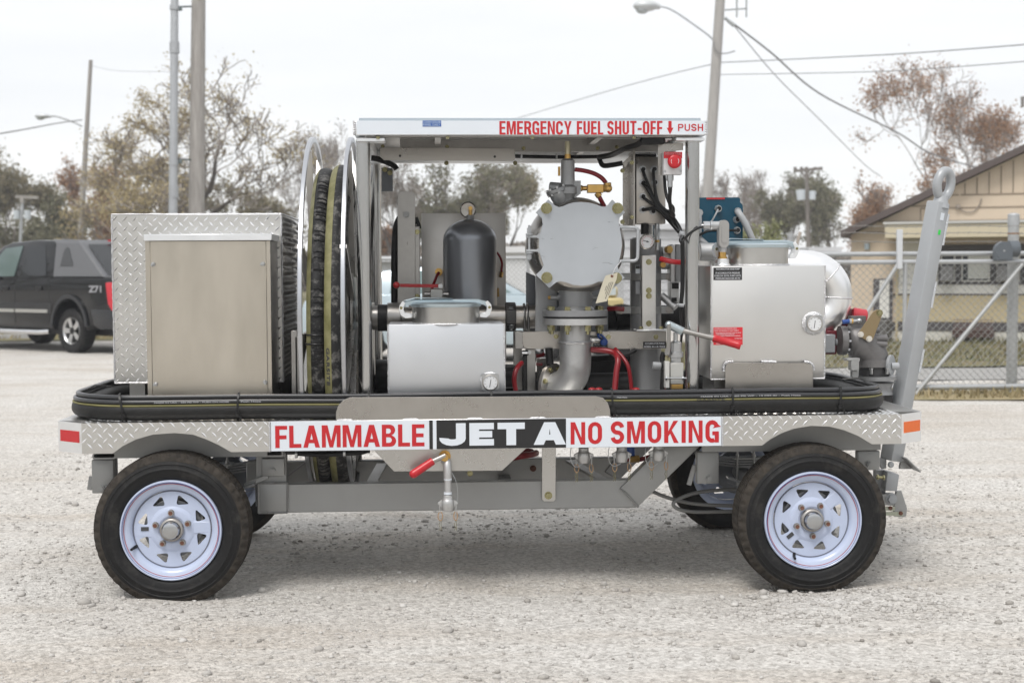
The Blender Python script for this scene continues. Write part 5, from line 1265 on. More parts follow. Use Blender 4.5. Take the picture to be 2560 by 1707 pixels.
# --- steel back panel, grey accumulator
YPn = 1.02
pn = MB(); pn.pbox(1055, 533, 1265, 900, YPn, 0.10); panel = build(pn, 'back_panel', mat('panel_steel', (0.60, 0.58, 0.55), 0.45, 0.95, var=0.06, vscale=6, rvar=0.06), cart, bevel=0.004, seg=2)
q0, q1 = P(1176, 775, .86), P(1176, 548, .86); r = S(67, .86); H = q1.z - q0.z
ac = MB(); ac.lathe((q0.x, .86, q0.z - 0.10), (0, 0, 1), [(0.0, 0), (r, 0.0), (r, 0.10 + H - r * 0.80)] + [(r * math.cos(t) , 0.10 + H - r * 0.80 + r * 0.80 * math.sin(t)) for t in np.linspace(0.06, math.pi / 2, 12)], 48)
acc = build(ac, 'accumulator', mat('accumulator_paint', (0.25, 0.262, 0.285), 0.30, 0.7, var=0.05, vscale=6, bump=0.03, bscale=40), cart, smooth=30)
am = MB(); am.cyl(q1 - Vector((0, 0, 0.003)), q1 + Vector((0, 0, 0.02)), 0.019, n=8); build(am, 'accumulator_collar', GREYM, acc)
am = MB(); am.cyl(q1 + Vector((0, 0, 0.02)), q1 + Vector((0, 0, 0.045)), 0.009, n=10); am.cyl(q1 + Vector((0, 0.01, 0.052)), q1 + Vector((0, -0.025, 0.052)), 0.010, n=8); build(am, 'gauge_stem', BRASS, acc)
q = P(1170, 525, .88); am = MB(); am.lathe((q.x, .885, q.z), (0, -1, 0), [(0, -0.02), (0.034, -0.02), (0.040, -0.01), (0.040, 0.012), (0.036, 0.016), (0.034, 0.010), (0.0, 0.008)], 36); build(am, 'gauge_case', STAIN, acc)
# tall bracket with rounded head, black hose beside it
br = MB(); br.prism(XZ([(994, 760), (994, 488), (997, 481), (1003, 478), (1031, 479), (1037, 483), (1038, 492), (1038, 760)], .80), .80, .806); bro = build(br, 'hose_bracket', STAIND, cart, bevel=0.001)
br = MB(); br.pbox(1021, 566, 1050, 770, .812, 0.05); build(br, 'bracket_channel', STAIND, bro, bevel=0.002)
welds(bro, [(P(1019, 570, .805), P(1019, 760, .805)), (P(1019, 566, .805), P(1042, 562, .805))], 0.0045, STAIN)
bolts_at([(1016, 537)], .799, 0.012, 0.014, GREYP, bro, 'bracket_bolt'); bolts_at([(1043, 580), (1043, 741)], .81, 0.009, 0.014, GOLD, bro, 'bracket_bolt')
bh = MB(); ptube(bh, [(1000, 545, .86), (993, 560, .86), (988, 590, .86), (986, 650, .86), (986, 700, .86), (986, 760, .86)], 0.017, 10); ptube(bh, [(1037, 545, .9), (1043, 560, .9), (1046, 572, .9)], 0.016, 10); build(bh, 'breather_hose', RUBBER, bro)
rv = MB(); q = P(1097, 680, .86); rv.cyl((q.x, 1.02, q.z), (q.x, .985, q.z), 0.019, n=20); rv.cyl((q.x, .99, q.z), (q.x, .96, q.z), 0.009, n=8); build(rv, 'bulkhead_fitting', BRASS, panel)
rv = MB(); ptube(rv, [(1097, 682, .95), (1092, 690, .93), (1086, 705, .90), (1080, 722, .88), (1077, 735, .87)], 0.0075, 8); ptube(rv, [(1243, 632, .93), (1250, 642, .95), (1255, 658, .96), (1254, 672, .97), (1254, 680, .98)], 0.006, 8); build(rv, 'red_line', REDH, panel)
rv = MB(); rv.cyl(P(1254, 680, .97), P(1252, 692, .98), 0.010, n=10); rv.cyl(P(1244, 720, 1.0), P(1245, 742, 1.0), 0.007, n=8); build(rv, 'line_fitting', BRASS, panel)
# red ball valve lever
lv = MB(); lv.bar(P(1000, 713.5, .60), P(1104, 715, .60), 0.006, 0.016); lv.sphere(P(991, 713, .60), 0.0165, 16, 10); vlv = build(lv, 'valve_lever', REDP, cart, bevel=0.001)
lv = MB(); lv.pbox(1076, 723, 1107, 745, .60, .05); lv.cyl(P(1060, 735, .63), P(1122, 736, .63), 0.012, n=14); build(lv, 'valve_body', STAIND, vlv, bevel=0.002)
bolts_at([(1101, 715)], .594, 0.008, 0.008, ZINC, vlv, 'lever_nut')
# --- horizontal fuel pipe with flange and coupling
YH = 0.72
hp = MB(); zc_ = P(1150, 793, YH).z; X = lambda a: P(a, 793, YH).x
R1 = S(29, YH)
hp.cyl((X(1180), YH, zc_), (X(1262), YH, zc_), R1, n=32); hp.cyl((X(1285), YH, zc_), (X(1352), YH, zc_), R1, n=32); hp.cyl((X(962), YH, zc_), (X(1190), YH, zc_), R1 * 0.93, n=32)
fuel = build(hp, 'fuel_pipe', STAIN, cart)
hp = MB(); hp.cyl((X(905), YH, zc_), (X(932), YH, zc_), R1 * 0.95, n=32); hp.cyl((X(945), YH, zc_), (X(968), YH, zc_), R1 * 1.15, n=32); build(hp, 'rubber_joint', RUBBER, fuel)
hp = MB(); hp.cyl((X(931), YH, zc_), (X(946), YH, zc_), R1 * 1.05, n=32); hp.cyl((X(969), YH, zc_), (X(1003), YH, zc_), R1 * 1.9 * 0.68, n=32); hp.cyl((X(1003.5), YH, zc_), (X(1012), YH, zc_), R1 * 1.05, n=32); build(hp, 'pipe_flange', STAIND, fuel, bevel=0.002)
hp = MB(); hp.cyl((X(1263), YH, zc_), (X(1289), YH, zc_), R1 * 1.27, n=32); hp.obox((X(1276), YH - R1 * 1.1, zc_ + 0.002), (1, 0, 0), (0, 1, 0), (0, 0, 1), 0.024, 0.03, 0.034); build(hp, 'pipe_coupling', mat('ductile_coupling', (0.06, 0.058, 0.056), 0.55, 0.3, var=0.1), fuel, bevel=0.006, seg=2)
cq = MB(); cq.bolt((X(1276), YH - R1 * 1.2, zc_ - 0.034), (0, 0, -1), 0.013, 0.02, 0.008); cq.bolt((X(1276), YH - R1 * 1.2, zc_ + 0.04), (0, 0, 1), 0.012, 0.01); build(cq, 'coupling_bolt', ZINC, fuel)
cq = MB()
for a in (1310, 1318): cq.tube([(X(a), YH + (R1 + 0.006) * math.cos(t), zc_ + (R1 + 0.006) * math.sin(t)) for t in np.linspace(0, 6.283, 41)[:-1]], 0.0055, 6, closed=True)
cq.cyl((X(1310), YH - R1 - 0.008, zc_), (X(1310), YH - R1 - 0.008, zc_ - 0.09), 0.0055, n=8); cq.cyl((X(1320), YH - R1 - 0.008, zc_), (X(1320), YH - R1 - 0.008, zc_ - 0.09), 0.0055, n=8); build(cq, 'pipe_u_bolt', STAIND, fuel)
# --- filter vessel: steel body, grey cover with four ears, hinge, handle
YV = 0.30
C = P(1452, 614, YV)
bd = MB(); bd.lathe((C.x - 0.004, YV, C.z), (0, 1, 0), [(0, .03), (.188, .03), (.196, .036), (.206, .06), (.218, .11), (.226, .16), (.229, .20), (.229, .235), (.222, .245), (.212, .25), (.205, .28), (.205, .70), (.18, .80), (.10, .86), (0, .88)], 72)
vessel = build(bd, 'filter_vessel', STAIN, cart, smooth=50)
cvr = XZ([(1340, 531), (1371, 499), (1386, 513), (1397, 518), (1407, 516), (1420, 510), (1436, 506), (1454, 505), (1472, 506.5), (1490, 511), (1502, 516), (1512, 517), (1520, 513), (1531, 499.5),
          (1562.5, 531), (1549, 544), (1546.5, 555), (1550, 572), (1553, 590), (1555, 613), (1552, 635), (1547, 655), (1544, 668), (1549, 680), (1562, 694), (1531, 723), (1521, 712), (1510, 704), (1497, 704), (1480, 711), (1456, 714.5), (1432, 712), (1416, 706), (1401, 703), (1390, 706), (1373, 720),
          (1340, 687), (1354, 674), (1359, 663), (1355, 650), (1350, 634), (1347, 613), (1349, 592), (1354, 572), (1357, 561), (1355, 546)], YV)
vs, fs = curve_mesh([[tuple(p) for p in smooth_path([Vector((x, z, 0)) for x, z in cvr + cvr[:1]], 1)[:-1]]] if False else [cvr], 0.022)
vs = [(q[0], q[1], q[2]) for q in vs]
cov = build(MB().add([(x, YV + 0.011 - z, y) for x, y, z in vs], fs), 'filter_cover', mat('cover_paint', (0.380, 0.404, 0.432), 0.40, 0.1, var=0.05, vscale=5, bump=0.05, bscale=30, rvar=0.08, coat=0.15), vessel, bevel=0.002)
sc_ = MB(); rs = np.random.default_rng(21)
for a, b, n in ((1480, 618, 3), (1365, 600, 2), (1362, 640, 2), (1523, 660, 5), (1518, 560, 3)):
    for _ in range(n):
        p = P(a + rs.uniform(-14, 14), b + rs.uniform(-5, 5), YV); w = rs.uniform(.004, .012); sc_.obox((p.x, YV - .0003, p.z), (1, 0, rs.uniform(-.25, .25)), (0, 1, 0), (0, 0, 1), w / 2, .0004, .0008)
build(sc_, 'crazing', mat('paint_scuff', (.20, .21, .225), .5), vessel, smooth=0)['kind'] = 'stuff'
EAR = [(1366, 521), (1544, 521), (1367, 694), (1541, 695)]
bolts_at(EAR, YV - 0.0005, 0.019, 0.016, GOLD, vessel, 'cover_bolt', 0.012)
hn = MB()
for b in (591, 626): hn.pprism([(1315, b - 2.5), (1343, b - 2.5), (1351, b - 10), (1351, b + 10), (1343, b + 3.5), (1315, b + 3.5)], YV + 0.004, 0.014)
for b0, b1 in ((584, 588), (630.5, 634.5)): hn.cyl(P(1323, b0, YV + 0.01), P(1323, b1, YV + 0.01), 0.016, n=16)
hng = build(hn, 'cover_hinge', GREYL, vessel, bevel=0.001)
hn = MB(); hn.cyl(P(1323, 563, YV + .01), P(1323, 652, YV + .01), 0.0055, n=10); 
for b0, b1 in ((570, 576), (576.5, 583), (636, 642), (642.5, 648)): hn.cyl(P(1323, b0, YV + .01), P(1323, b1, YV + .01), 0.0115, n=6)
build(hn, 'hinge_rod', GREYL, vessel)
hh = MB(); ptube(hh, [(1549, 568, YV + .01), (1575, 568.5, YV - .02), (1588, 569.5, YV - .025), (1594, 575, YV - .025), (1595, 590, YV - .025), (1594.5, 630, YV - .025), (1593, 646, YV - .025), (1587, 651.5, YV - .025), (1575, 652.5, YV - .02), (1549, 653, YV + .01)], 0.0078, 10); build(hh, 'cover_handle', GREYL, vessel)
lg_ = MB(); lg_.pprism([(1340, 690), (1392, 690), (1392, 828), (1338, 828)], YV + 0.245, 0.01); build(lg_, 'vessel_saddle', GREYM, vessel)
lg_ = MB(); lg_.pprism([(1315, 680), (1339, 690), (1339, 828), (1315, 828)], YV + 0.52, 0.01); lg_.pbox(1392, 700, 1520, 828, YV + 0.50, 0.01); build(lg_, 'vessel_saddle', GREYD, vessel)
# bleed valve above the vessel
YG = 0.42
vz = lambda b: P(1420, b, YG).z; vx = P(1419.5, 450, YG).x; k = S(1, YG)
gv = MB(); gv.lathe((vx, YG, vz(515)), (0, 0, 1), [(15 * k, 0), (18.5 * k, S(8, YG)), (18.5 * k, S(14, YG)), (16 * k, S(15, YG)), (20 * k, S(26, YG)), (24 * k, S(30, YG)), (24 * k, S(46, YG)), (18 * k, S(52, YG)), (17.2 * k, S(80, YG)), (17.2 * k, S(112, YG)), (14 * k, S(115, YG)), (12 * k, S(117, YG))], 36)
gv.cyl(P(1402, 470, YG), P(1376, 468, YG + .02), 0.024, n=20)
gv.lathe(P(1395, 482, YG), (-0.35, 0, 0.94), [(0, -0.075), (0.02, -0.07), (0.034, -0.05), (0.041, -0.02), (0.042, 0.0), (0.052, 0.002), (0.052, 0.018), (0.035, 0.022), (0.03, 0.035), (0, 0.036)], 28)
gv.pprism([(1430, 452), (1452, 452), (1452, 484), (1438, 495), (1428, 492)], YG - 0.02, 0.04)
bleed = build(gv, 'bleed_valve', mat('valve_casting', (0.30, 0.305, 0.31), 0.42, 0.6, var=0.08, vscale=15, bump=0.1, bscale=70), cart, smooth=35)
gb = MB()
for t in range(8):
    a = t * math.pi / 4; ax_ = Vector((-0.35, 0, 0.94)); s1 = ax_.cross(Vector((0, 1, 0))).normalized(); s2 = ax_.cross(s1); cc_ = P(1395, 482, YG)
    gb.cyl(cc_ + s1 * 0.045 * math.cos(a) + s2 * 0.045 * math.sin(a) - ax_ * 0.006, cc_ + s1 * 0.045 * math.cos(a) + s2 * 0.045 * math.sin(a) + ax_ * 0.028, 0.006, n=6)
build(gb, 'bonnet_bolt', ZINC, bleed)
gv = MB(); gv.cyl((vx, YG, vz(400)), (vx, YG, vz(354)), 0.0125, n=18); build(gv, 'vent_pipe', mat('yellow_zinc_pipe', (0.609, 0.566, 0.406), 0.35, 0.9), bleed)
gv = MB(); gv.cyl((vx, YG, vz(398)), (vx, YG, vz(386)), 0.0145, n=16); gv.cyl((P(1399, 450, .4).x, YG, vz(440)), (P(1399, 450, .4).x, YG, vz(417)), 0.006, n=10); build(gv, 'valve_collar', BRASS, bleed)
bz = lambda a, b: P(a, b, YG - 0.01)
gv = MB(); gv.cyl(bz(1452, 471), bz(1456, 471), 0.016, n=6); gv.cyl(bz(1456, 471), bz(1467, 471), 0.011, n=14); gv.pbox(1469, 461, 1509, 482, YG - 0.03, 0.04); gv.cyl(bz(1508, 471), bz(1520, 470), 0.0185, n=8); gv.sphere(bz(1520, 471), 0.020, 12, 8); gv.cyl(bz(1520, 471), bz(1519, 457), 0.0165, n=8); gv.cyl(bz(1492, 482), bz(1499, 492), 0.015, n=8); build(gv, 'brass_manifold', BRASS, bleed, bevel=0.002)
gv = MB(); ptube(gv, [(1437, 424, YG), (1460, 427, YG), (1485, 434, YG), (1504, 445, YG), (1515, 458, YG)], 0.0105, 10); ptube(gv, [(1497, 490, YG), (1503, 502, YG), (1513, 520, YG + .04)], 0.0105, 10); build(gv, 'red_hose', REDH, bleed)
# neck, flanges, elbow below the vessel
YN = 0.45; nx = P(1438, 780, YN).x; nz = lambda b: P(1438, b, YN).z; k = S(1, YN)
nk = MB(); nk.lathe((nx, YN, nz(774)), (0, 0, 1), [(49 * k, 0), (46 * k, S(4, YN)), (41 * k, S(9, YN)), (41 * k, S(75, YN))], 40)
for a, s_ in ((1376, 1), (1497, -1)):
    nk.cyl(P(a, 744, YN), P(1400 if s_ > 0 else 1478, 744, YN), 0.0125, n=14); nk.lathe(P(1394 if s_ > 0 else 1482, 744, YN), (s_, 0, 0), [(0.013, 0), (0.024, 0.012)], 14)
neck = build(nk, 'vessel_neck', GREYM, vessel, smooth=40)
fl = MB(); fl.cyl((nx, YN, nz(790)), (nx, YN, nz(774.5)), 81 * k, n=56); build(fl, 'neck_flange', GREYM, vessel, bevel=0.002)
fl = MB(); fl.cyl((nx, YN, nz(794)), (nx, YN, nz(790.2)), 80.5 * k, n=56); build(fl, 'gasket', BLACKP, vessel)
fl = MB(); fl.cyl((nx, YN, nz(811)), (nx, YN, nz(794.2)), 80.5 * k, n=56); build(fl, 'elbow_flange', CAST, vessel, bevel=0.002)
bt = MB(); bt.bolt((0, 0, 0), (0, 0, 1), 0.0145, 0.017); b0 = None
nt = MB(); nt.cyl((0, 0, 0), (0, 0, -0.006), 0.017, n=14); nt.cyl((0, 0, -0.006), (0, 0, -0.026), 0.0155, n=6); nt.cyl((0, 0, -0.026), (0, 0, -0.042), 0.0085, n=10)
for j in range(8):
    t = rad(-112.5 + 45 * j); x, y_ = nx + 66 * k * math.cos(t), YN + 66 * k * math.sin(t)
    if b0 is None: b0 = build(bt, 'flange_bolt', GOLD, vessel, local=True); n_0 = build(nt, 'flange_nut', GOLD, vessel, local=True); p_, q_ = b0, n_0
    else:
        p_, q_ = b0.copy(), n_0.copy(); COL.objects.link(p_); COL.objects.link(q_); p_.parent = vessel; q_.parent = vessel
    p_.location = Vector((x, y_, nz(774.5))) - wpos(vessel); q_.location = Vector((x, y_, nz(811))) - wpos(vessel)
pt = MB(); pt.cyl(P(1370, 744, YN), P(1376, 744, YN), 0.0085, n=8); build(pt, 'test_port', BRASS, vessel)
el = MB(); rE = 40 * k; el.cyl((nx, YN, nz(811.5)), (nx, YN, nz(856)), 38 * k, n=36)
dirv = Vector((-0.80, 0.60, 0)); arc = [Vector((nx, YN, nz(856)))] + [Vector((nx, YN, nz(856))) + Vector((0, 0, -0.10))]
for t in np.linspace(0.1, math.pi / 2, 10): arc.append(Vector((nx, YN, nz(856) - 0.10)) + dirv * (0.115 * (1 - math.cos(t))) + Vector((0, 0, -0.115 * math.sin(t))))
el.tube(arc, [rE] * len(arc), 28); elb = build(el, 'elbow_pipe', CAST, cart, smooth=50)
w = MB(); w.tube([(nx + (rE + .001) * math.cos(t), YN + (rE + .001) * math.sin(t), nz(855)) for t in np.linspace(0, 6.283, 49)[:-1]], 0.007, 6, closed=True); build(w, 'weld', WELD, elb)
e0 = arc[-1]; fl = MB(); fl.cyl(e0, e0 + dirv * 0.02, 0.115, n=44); efl = build(fl, 'pipe_flange', STAIN, elb, bevel=0.002)
fl = MB(); fl.cyl(e0 + dirv * 0.0205, e0 + dirv * 0.03, 0.113, n=44); build(fl, 'gasket', BLACKP, elb)
fb = MB(); s1 = Vector((0, 0, 1)); s2 = dirv.cross(s1)
for j in range(8):
    t = rad(22.5 + 45 * j); c = e0 + s1 * 0.092 * math.cos(t) + s2 * 0.092 * math.sin(t); fb.bolt(c - dirv * 0.0, -dirv, 0.010, 0.010)
build(fb, 'flange_bolt', GOLD, elb)
# --- bracket beam with its posts and plates
YM = 0.53
bm_ = MB(); bm_.prism(XZ([(1306, 829), (1666, 827.5), (1666, 872), (1316, 872.5), (1309, 868), (1306, 860)], YM), YM, YM + 0.05); beam = build(bm_, 'bracket_beam', STAIN, cart, bevel=0.002)
bm_ = MB(); bm_.pbox(1284, 829, 1305, 975, YM + 0.12, 0.03); bm_.box(P(1284, 850, .65).x, P(1305, 850, .65).x, YM + 0.001, YM + 0.119, P(1290, 872, YM).z, P(1290, 829, YM).z); bm_.pbox(1317, 873, 1339, 985, YM + 0.012, 0.03); build(bm_, 'beam_post', STAIND, beam, bevel=0.002)
face(1483, 857, 1519, 871.5, YM - .0005, BLACKV, beam, 'sample_label'); letters('FILTER', 1486, 1500, 858.5, 863.5, YM - .0016, TEXTG, beam, 0.0002, thick=.0005); letters('FUEL SAMPLE', 1485, 1516, 866, 870.5, YM - .0016, TEXTG, beam, 0.0002, thick=.0005)
face(1607.5, 854, 1665, 870.5, YM - .0005, BLACKV, beam, 'purge_label'); letters('ACCUMULATOR PURGE', 1612, 1661, 856, 861, YM - .0016, TEXTG, beam, 0.0003, thick=.0005); letters('NORMAL', 1610, 1628, 864, 869, YM - .0016, TEXTG, beam, 0.0003, thick=.0005); letters('PURGE', 1649, 1663, 864, 869, YM - .0016, TEXTG, beam, 0.0003, thick=.0005)
ar = MB(); ar.pprism([(1629, 866.5), (1633, 864), (1633, 865.9), (1643, 865.9), (1643, 864), (1647, 866.5), (1643, 869), (1643, 867.1), (1633, 867.1), (1633, 869)], YM - .0022, .0006); build(ar, 'arrow', TEXTG, beam, smooth=0)
bolts_at([(1521, 842), (1640, 842), (1390, 841)], YM - .0005, 0.0085, 0.007, GOLD, beam, 'beam_bolt')
sv = MB(); sv.cyl(P(1474, 846, YM - .01), P(1500, 847, YM - .01), 0.012, n=14); sv.cyl(P(1478, 846, YM - .01), P(1486, 846, YM - .01), 0.0165, n=6); build(sv, 'sample_valve', ZINC, beam)
sv = MB(); ptube(sv, [(1500, 846, YM - .02), (1495, 838, YM - .03), (1499, 834, YM - .03), (1508, 842, YM - .035), (1515, 850, YM - .035)], 0.0055, 8); sv.sphere(P(1510, 855, YM - .035), 0.018, 14, 8, (1, .4, 1)); build(sv, 'valve_knob', BLUEP, beam)
cl = MB(); cl.pbox(1306, 876, 1322, 888, YM - 0.002, 0.03); cl.pbox(1307, 888, 1318, 985, YM - 0.001, 0.02); build(cl, 'black_hose', RUBBER, beam, bevel=0.003)
cl = MB(); cl.cyl(P(1305, 882, YM - .006), P(1319, 882, YM - .006), 0.006, n=8); cl.bolt((P(1323, 881, YM).x, YM + .01, P(1323, 881, YM).z), (0, -1, 0), 0.008, 0.012); build(cl, 'hose_clamp', ZINC, beam)
# red hoses round the sump
rh = MB()
ptube(rh, [(1304, 907, .4), (1294, 918, .36), (1287, 935, .34), (1286, 955, .34), (1291, 985, .34)], 0.0115, 10)
ptube(rh, [(1478, 874, .42), (1510, 876, .40), (1535, 882, .38), (1545, 900, .34), (1541, 930, .32), (1536, 985, .3)], 0.0135, 10)
ptube(rh, [(1538, 872, .42), (1545, 880, .40), (1558, 895, .38), (1570, 915, .36), (1576, 945, .36), (1580, 985, .36)], 0.0095, 10)
ptube(rh, [(1520, 772, .62), (1540, 771, .6), (1560, 773, .6)], 0.012, 8); ptube(rh, [(1340, 890, .6), (1352, 888, .6), (1362, 884, .6)], 0.010, 8); ptube(rh, [(1660, 985, .4), (1657, 960, .42), (1660, 930, .45)], 0.012, 8); ptube(rh, [(1340, 910, .6), (1356, 911, .6)], 0.008, 8)
build(rh, 'red_hose', REDH, cart)
rc = MB()
for a in (1497, 1590, 1480): rc.sphere(P(a, 973, .30), 0.018, 12, 6, (1, 1, .5))
build(rc, 'red_cap', REDP, cart)
bh = MB(); bh.cyl(P(1480, 898, .75), P(1575, 890, .7), 0.014, n=12); bh.cyl(P(1470, 925, .9), P(1600, 918, .9), 0.075, n=24); bh.cyl(P(1470, 955, .6), P(1575, 952, .6), 0.042, n=24); ptube(bh, [(1516, 872, .5), (1527, 883, .5), (1545, 888, .5), (1570, 884, .5), (1590, 874, .5)], 0.010, 8); bh.cyl(P(1372, 870, .5), P(1375, 910, .5), 0.018, n=12); bh.cyl(P(1250, 940, .9), P(1320, 940, .9), 0.06, n=20); bh.cyl(P(1262, 920, .6), P(1290, 917, .6), 0.008, n=10); bh.cyl(P(940, 940, 1.1), P(1000, 940, 1.1), 0.085, n=20); bh.cyl(P(1540, 800, .95), P(1600, 796, .95), 0.055, n=20); bh.cyl(P(1440, 800, 1.0), P(1720, 790, 1.0), 0.060, n=22)
build(bh, 'black_hose', RUBBER, cart)
bt_ = MB(); bt_.pbox(1343, 895, 1372, 985, .70, .05); build(bt_, 'pump_block', STAIND, cart, bevel=0.003)
# --- grey separator column with clamps, gauge and steel strap
YQ = 0.67; qx = P(1614, 750, YQ).x; qz = lambda b: P(1614, b, YQ).z; k = S(1, YQ)
cn = MB(); cn.lathe((qx, YQ, qz(985)), (0, 0, 1), [(39 * k, 0), (39 * k, S(390, YQ)), (33 * k, S(394, YQ)), (0, S(395, YQ))], 40); col_ = build(cn, 'separator_column', GREYM, cart, smooth=35)
cn = MB()
for b0, b1 in ((683, 700), (766, 784)):
    cn.cyl((qx, YQ, qz(b1)), (qx, YQ, qz(b0)), 40.5 * k, n=40); cn.pbox(1646, b0, 1684, b1, YQ - 0.03, 0.012); cn.pbox(1540, b0, 1578, b1, YQ - 0.03, 0.012)
build(cn, 'pipe_clamp', GREYP, col_, bevel=0.002)
bolts_at([(1672, 692), (1672, 774), (1552, 776)], YQ - .031, 0.013, 0.010, HUBM, col_, 'clamp_bolt')
YW = 0.535
sp_ = MB(); sp_.pbox(1605, 638, 1640, 824, YW, 0.04); spo = build(sp_, 'steel_upright', mat('pale_stainless', (0.667, 0.655, 0.631), 0.36, 1.0, var=0.06, vscale=8, rvar=0.06), cart, bevel=0.002)
sp_ = MB(); sp_.pbox(1591, 823, 1667, 827.5, YW - 0.05, 0.10); build(sp_, 'upright_foot', ALUB, spo, bevel=0.002)
bolts_at([(1622, 655), (1622, 726), (1622, 740), (1622, 808.5)], YW - .0005, 0.0105, 0.012, GOLD, spo, 'upright_bolt', 0.005)
bolts_at([(1603, 822), (1653, 822)], YW - .03, 0.010, 0.012, GOLD, spo, 'foot_bolt', d=(0, 0, 1))
face(1589, 663, 1600, 684, YQ - 39 * k - .001, WHITEV, col_, 'parts_label'); face(1589.5, 664, 1599.5, 672, YQ - 39 * k - .0025, BLACKV, col_, 'parts_label'); face(1589, 704, 1600, 735, YQ - 39 * k - .001, mat('grey_label', (0.30, 0.31, 0.33), .5), col_, 'parts_label')
q = P(1618, 604, .44); gg = MB(); gg.lathe((q.x, .46, q.z), (0, -1, 0), [(0, -.01), (0.033, -.01), (0.036, 0.0), (0.036, 0.022), (0.031, 0.026), (0.030, 0.020)], 40); gau = build(gg, 'pressure_gauge', STAIN, cart)
build(MB().cyl((q.x, .46, q.z), (q.x, .4405, q.z), 0.0305, n=40), 'gauge_dial', DIAL, gau)
nd = MB(); d = Vector((-0.96, 0, 0.27)); c = Vector((q.x, .4395, q.z)); nd.obox(c + d * 0.006, d, (0, 1, 0), d.cross(Vector((0, 1, 0))), 0.015, .0004, .0013); nd.cyl(c, c + Vector((0, -.001, 0)), .004, n=12)
build(nd, 'gauge_needle', INK, gau)
nd = MB()
for j in range(15):
    t = rad(-45 + 270 * j / 14); dd = Vector((math.cos(t), 0, math.sin(t))); nd.obox(c + dd * .024, dd, (0, 1, 0), dd.cross(Vector((0, 1, 0))), .003, .0003, .0008)
build(nd, 'gauge_scale', TEXTR, gau)
gg = MB(); gg.cyl(P(1612, 586, .5), P(1612, 560, .5), 0.019, n=12); build(gg, 'gauge_riser', BLACKP, gau)
gg = MB(); gg.cyl(P(1643, 560, .5), P(1643, 600, .5), 0.012, n=10); gg.cyl(P(1643, 572, .5), P(1643, 590, .5), 0.0155, n=6); gg.cyl(P(1643, 605, .5), P(1643, 625, .5), 0.009, n=10); build(gg, 'relief_valve', ZINC, gau)
gg = MB(); gg.cyl(P(1643, 600, .5), P(1643, 606, .5), 0.011, n=6); build(gg, 'relief_collar', BRASS, gau)
# meter behind the post: plate, grey body, red hose
mt = MB(); mt.pbox(1676, 611, 1688, 705, .60, .10); mo = build(mt, 'meter_plate', CAST, cart, bevel=0.004)
mt = MB(); mt.pbox(1688, 611, 1712, 705, .60, .14); build(mt, 'meter_housing', GREYM, mo, bevel=0.006)
mt = MB(); mt.cyl(P(1653, 645, .68), P(1676, 645, .68), 0.055, n=28); mt.pprism([(1675, 706), (1698, 706), (1698, 760), (1676, 752)], .62, .08); mt.cyl(P(1653, 738, .66), P(1690, 770, .62), 0.018, n=14); mt.cyl(P(1748, 630, .8), P(1790, 630, .8), 0.045, n=20); build(mt, 'meter_casting', CAST, mo, bevel=0.003)
mt = MB(); mt.cyl(P(1668, 624, .6), P(1675, 624, .58), 0.018, n=8); mt.cyl(P(1655, 662, .6), P(1658, 662, .57), 0.014, n=8); build(mt, 'brass_plug', BRASS, mo)
mt = MB(); ptube(mt, [(1651, 647, .48), (1670, 652, .46), (1690, 655, .45), (1722, 656, .45)], 0.0125, 10); build(mt, 'red_hose', REDG, mo)
mt = MB(); mt.pbox(1680, 708, 1697, 722, .615, .01); mt.pbox(1679, 744, 1692, 754, .612, .01); build(mt, 'meter_window', BLACKP, mo)
# --- hand pump with long red gripped handle
YU = 0.13
hpB = MB(); hpB.pbox(1676, 907, 1709, 960, YU, .06); pump = build(hpB, 'hand_pump', BEIGEV, cart, bevel=0.003)
h_ = MB(); h_.pbox(1663, 903, 1674, 970, YU - .01, .04); build(h_, 'pump_bracket', mat('beige_bracket', (0.52, 0.52, 0.50), .5, .2), pump, bevel=0.002)
h_ = MB(); ux = P(1689, 880, YU + .03).x; uz = lambda b: P(1689, b, YU + .03).z
h_.lathe((ux, YU + .03, uz(908)), (0, 0, 1), [(0.025, 0), (0.025, S(14, YU)), (0.028, S(15, YU)), (0.028, S(17, YU))], 6); h_.lathe((ux, YU + .03, uz(892)), (0, 0, 1), [(0.034, 0), (0.034, S(12, YU)), (0.0275, S(13, YU)), (0.0275, S(36, YU)), (0.024, S(38, YU)), (0.018, S(39, YU)), (0.010, S(41, YU)), (0.010, S(62, YU))], 36); build(h_, 'pump_cylinder', ZINC, pump)
h_ = MB(); h_.pprism([(1668, 812), (1677, 808), (1677, 860), (1674, 888), (1662, 888), (1662, 878), (1667, 868)], YU - .012, .006); h_.cyl(P(1666, 884, YU - .02), P(1666, 884, YU + .02), .008, n=12); build(h_, 'pump_link', STAIND, pump, bevel=.001)
h_ = MB(); a0, a1 = P(1672, 812, YU + .01), P(1706, 828, YU + .005); h_.cyl(a0, a1, .0185, n=18); h_.sphere(a0, .0185, 14, 8); build(h_, 'handle_socket', mat('bluish_zinc', (.42, .47, .49), .35, .9), pump)
h_ = MB(); h_.cyl(P(1704, 826, YU + .005), P(1792, 847, YU - .02), .0115, n=16); build(h_, 'handle_bar', mat('bare_steel', (0.348, 0.335, 0.317), .42, 1.0, var=.1), pump)
h_ = MB(); g0_, g1_ = P(1783, 845, YU - .015), P(1852, 864.5, YU - .045); dd = (g1_ - g0_).normalized(); L_ = (g1_ - g0_).length
h_.lathe(g0_, dd, [(0.0, 0), (.0165, 0), (.0175, .004), (.0178, .013), (.0165, .016), (.0170, L_ - .02), (.0180, L_ - .016), (.0182, L_ - .003), (.0165, L_), (0, L_ + .0005)], 28); build(h_, 'handle_grip', REDG, pump, smooth=40)
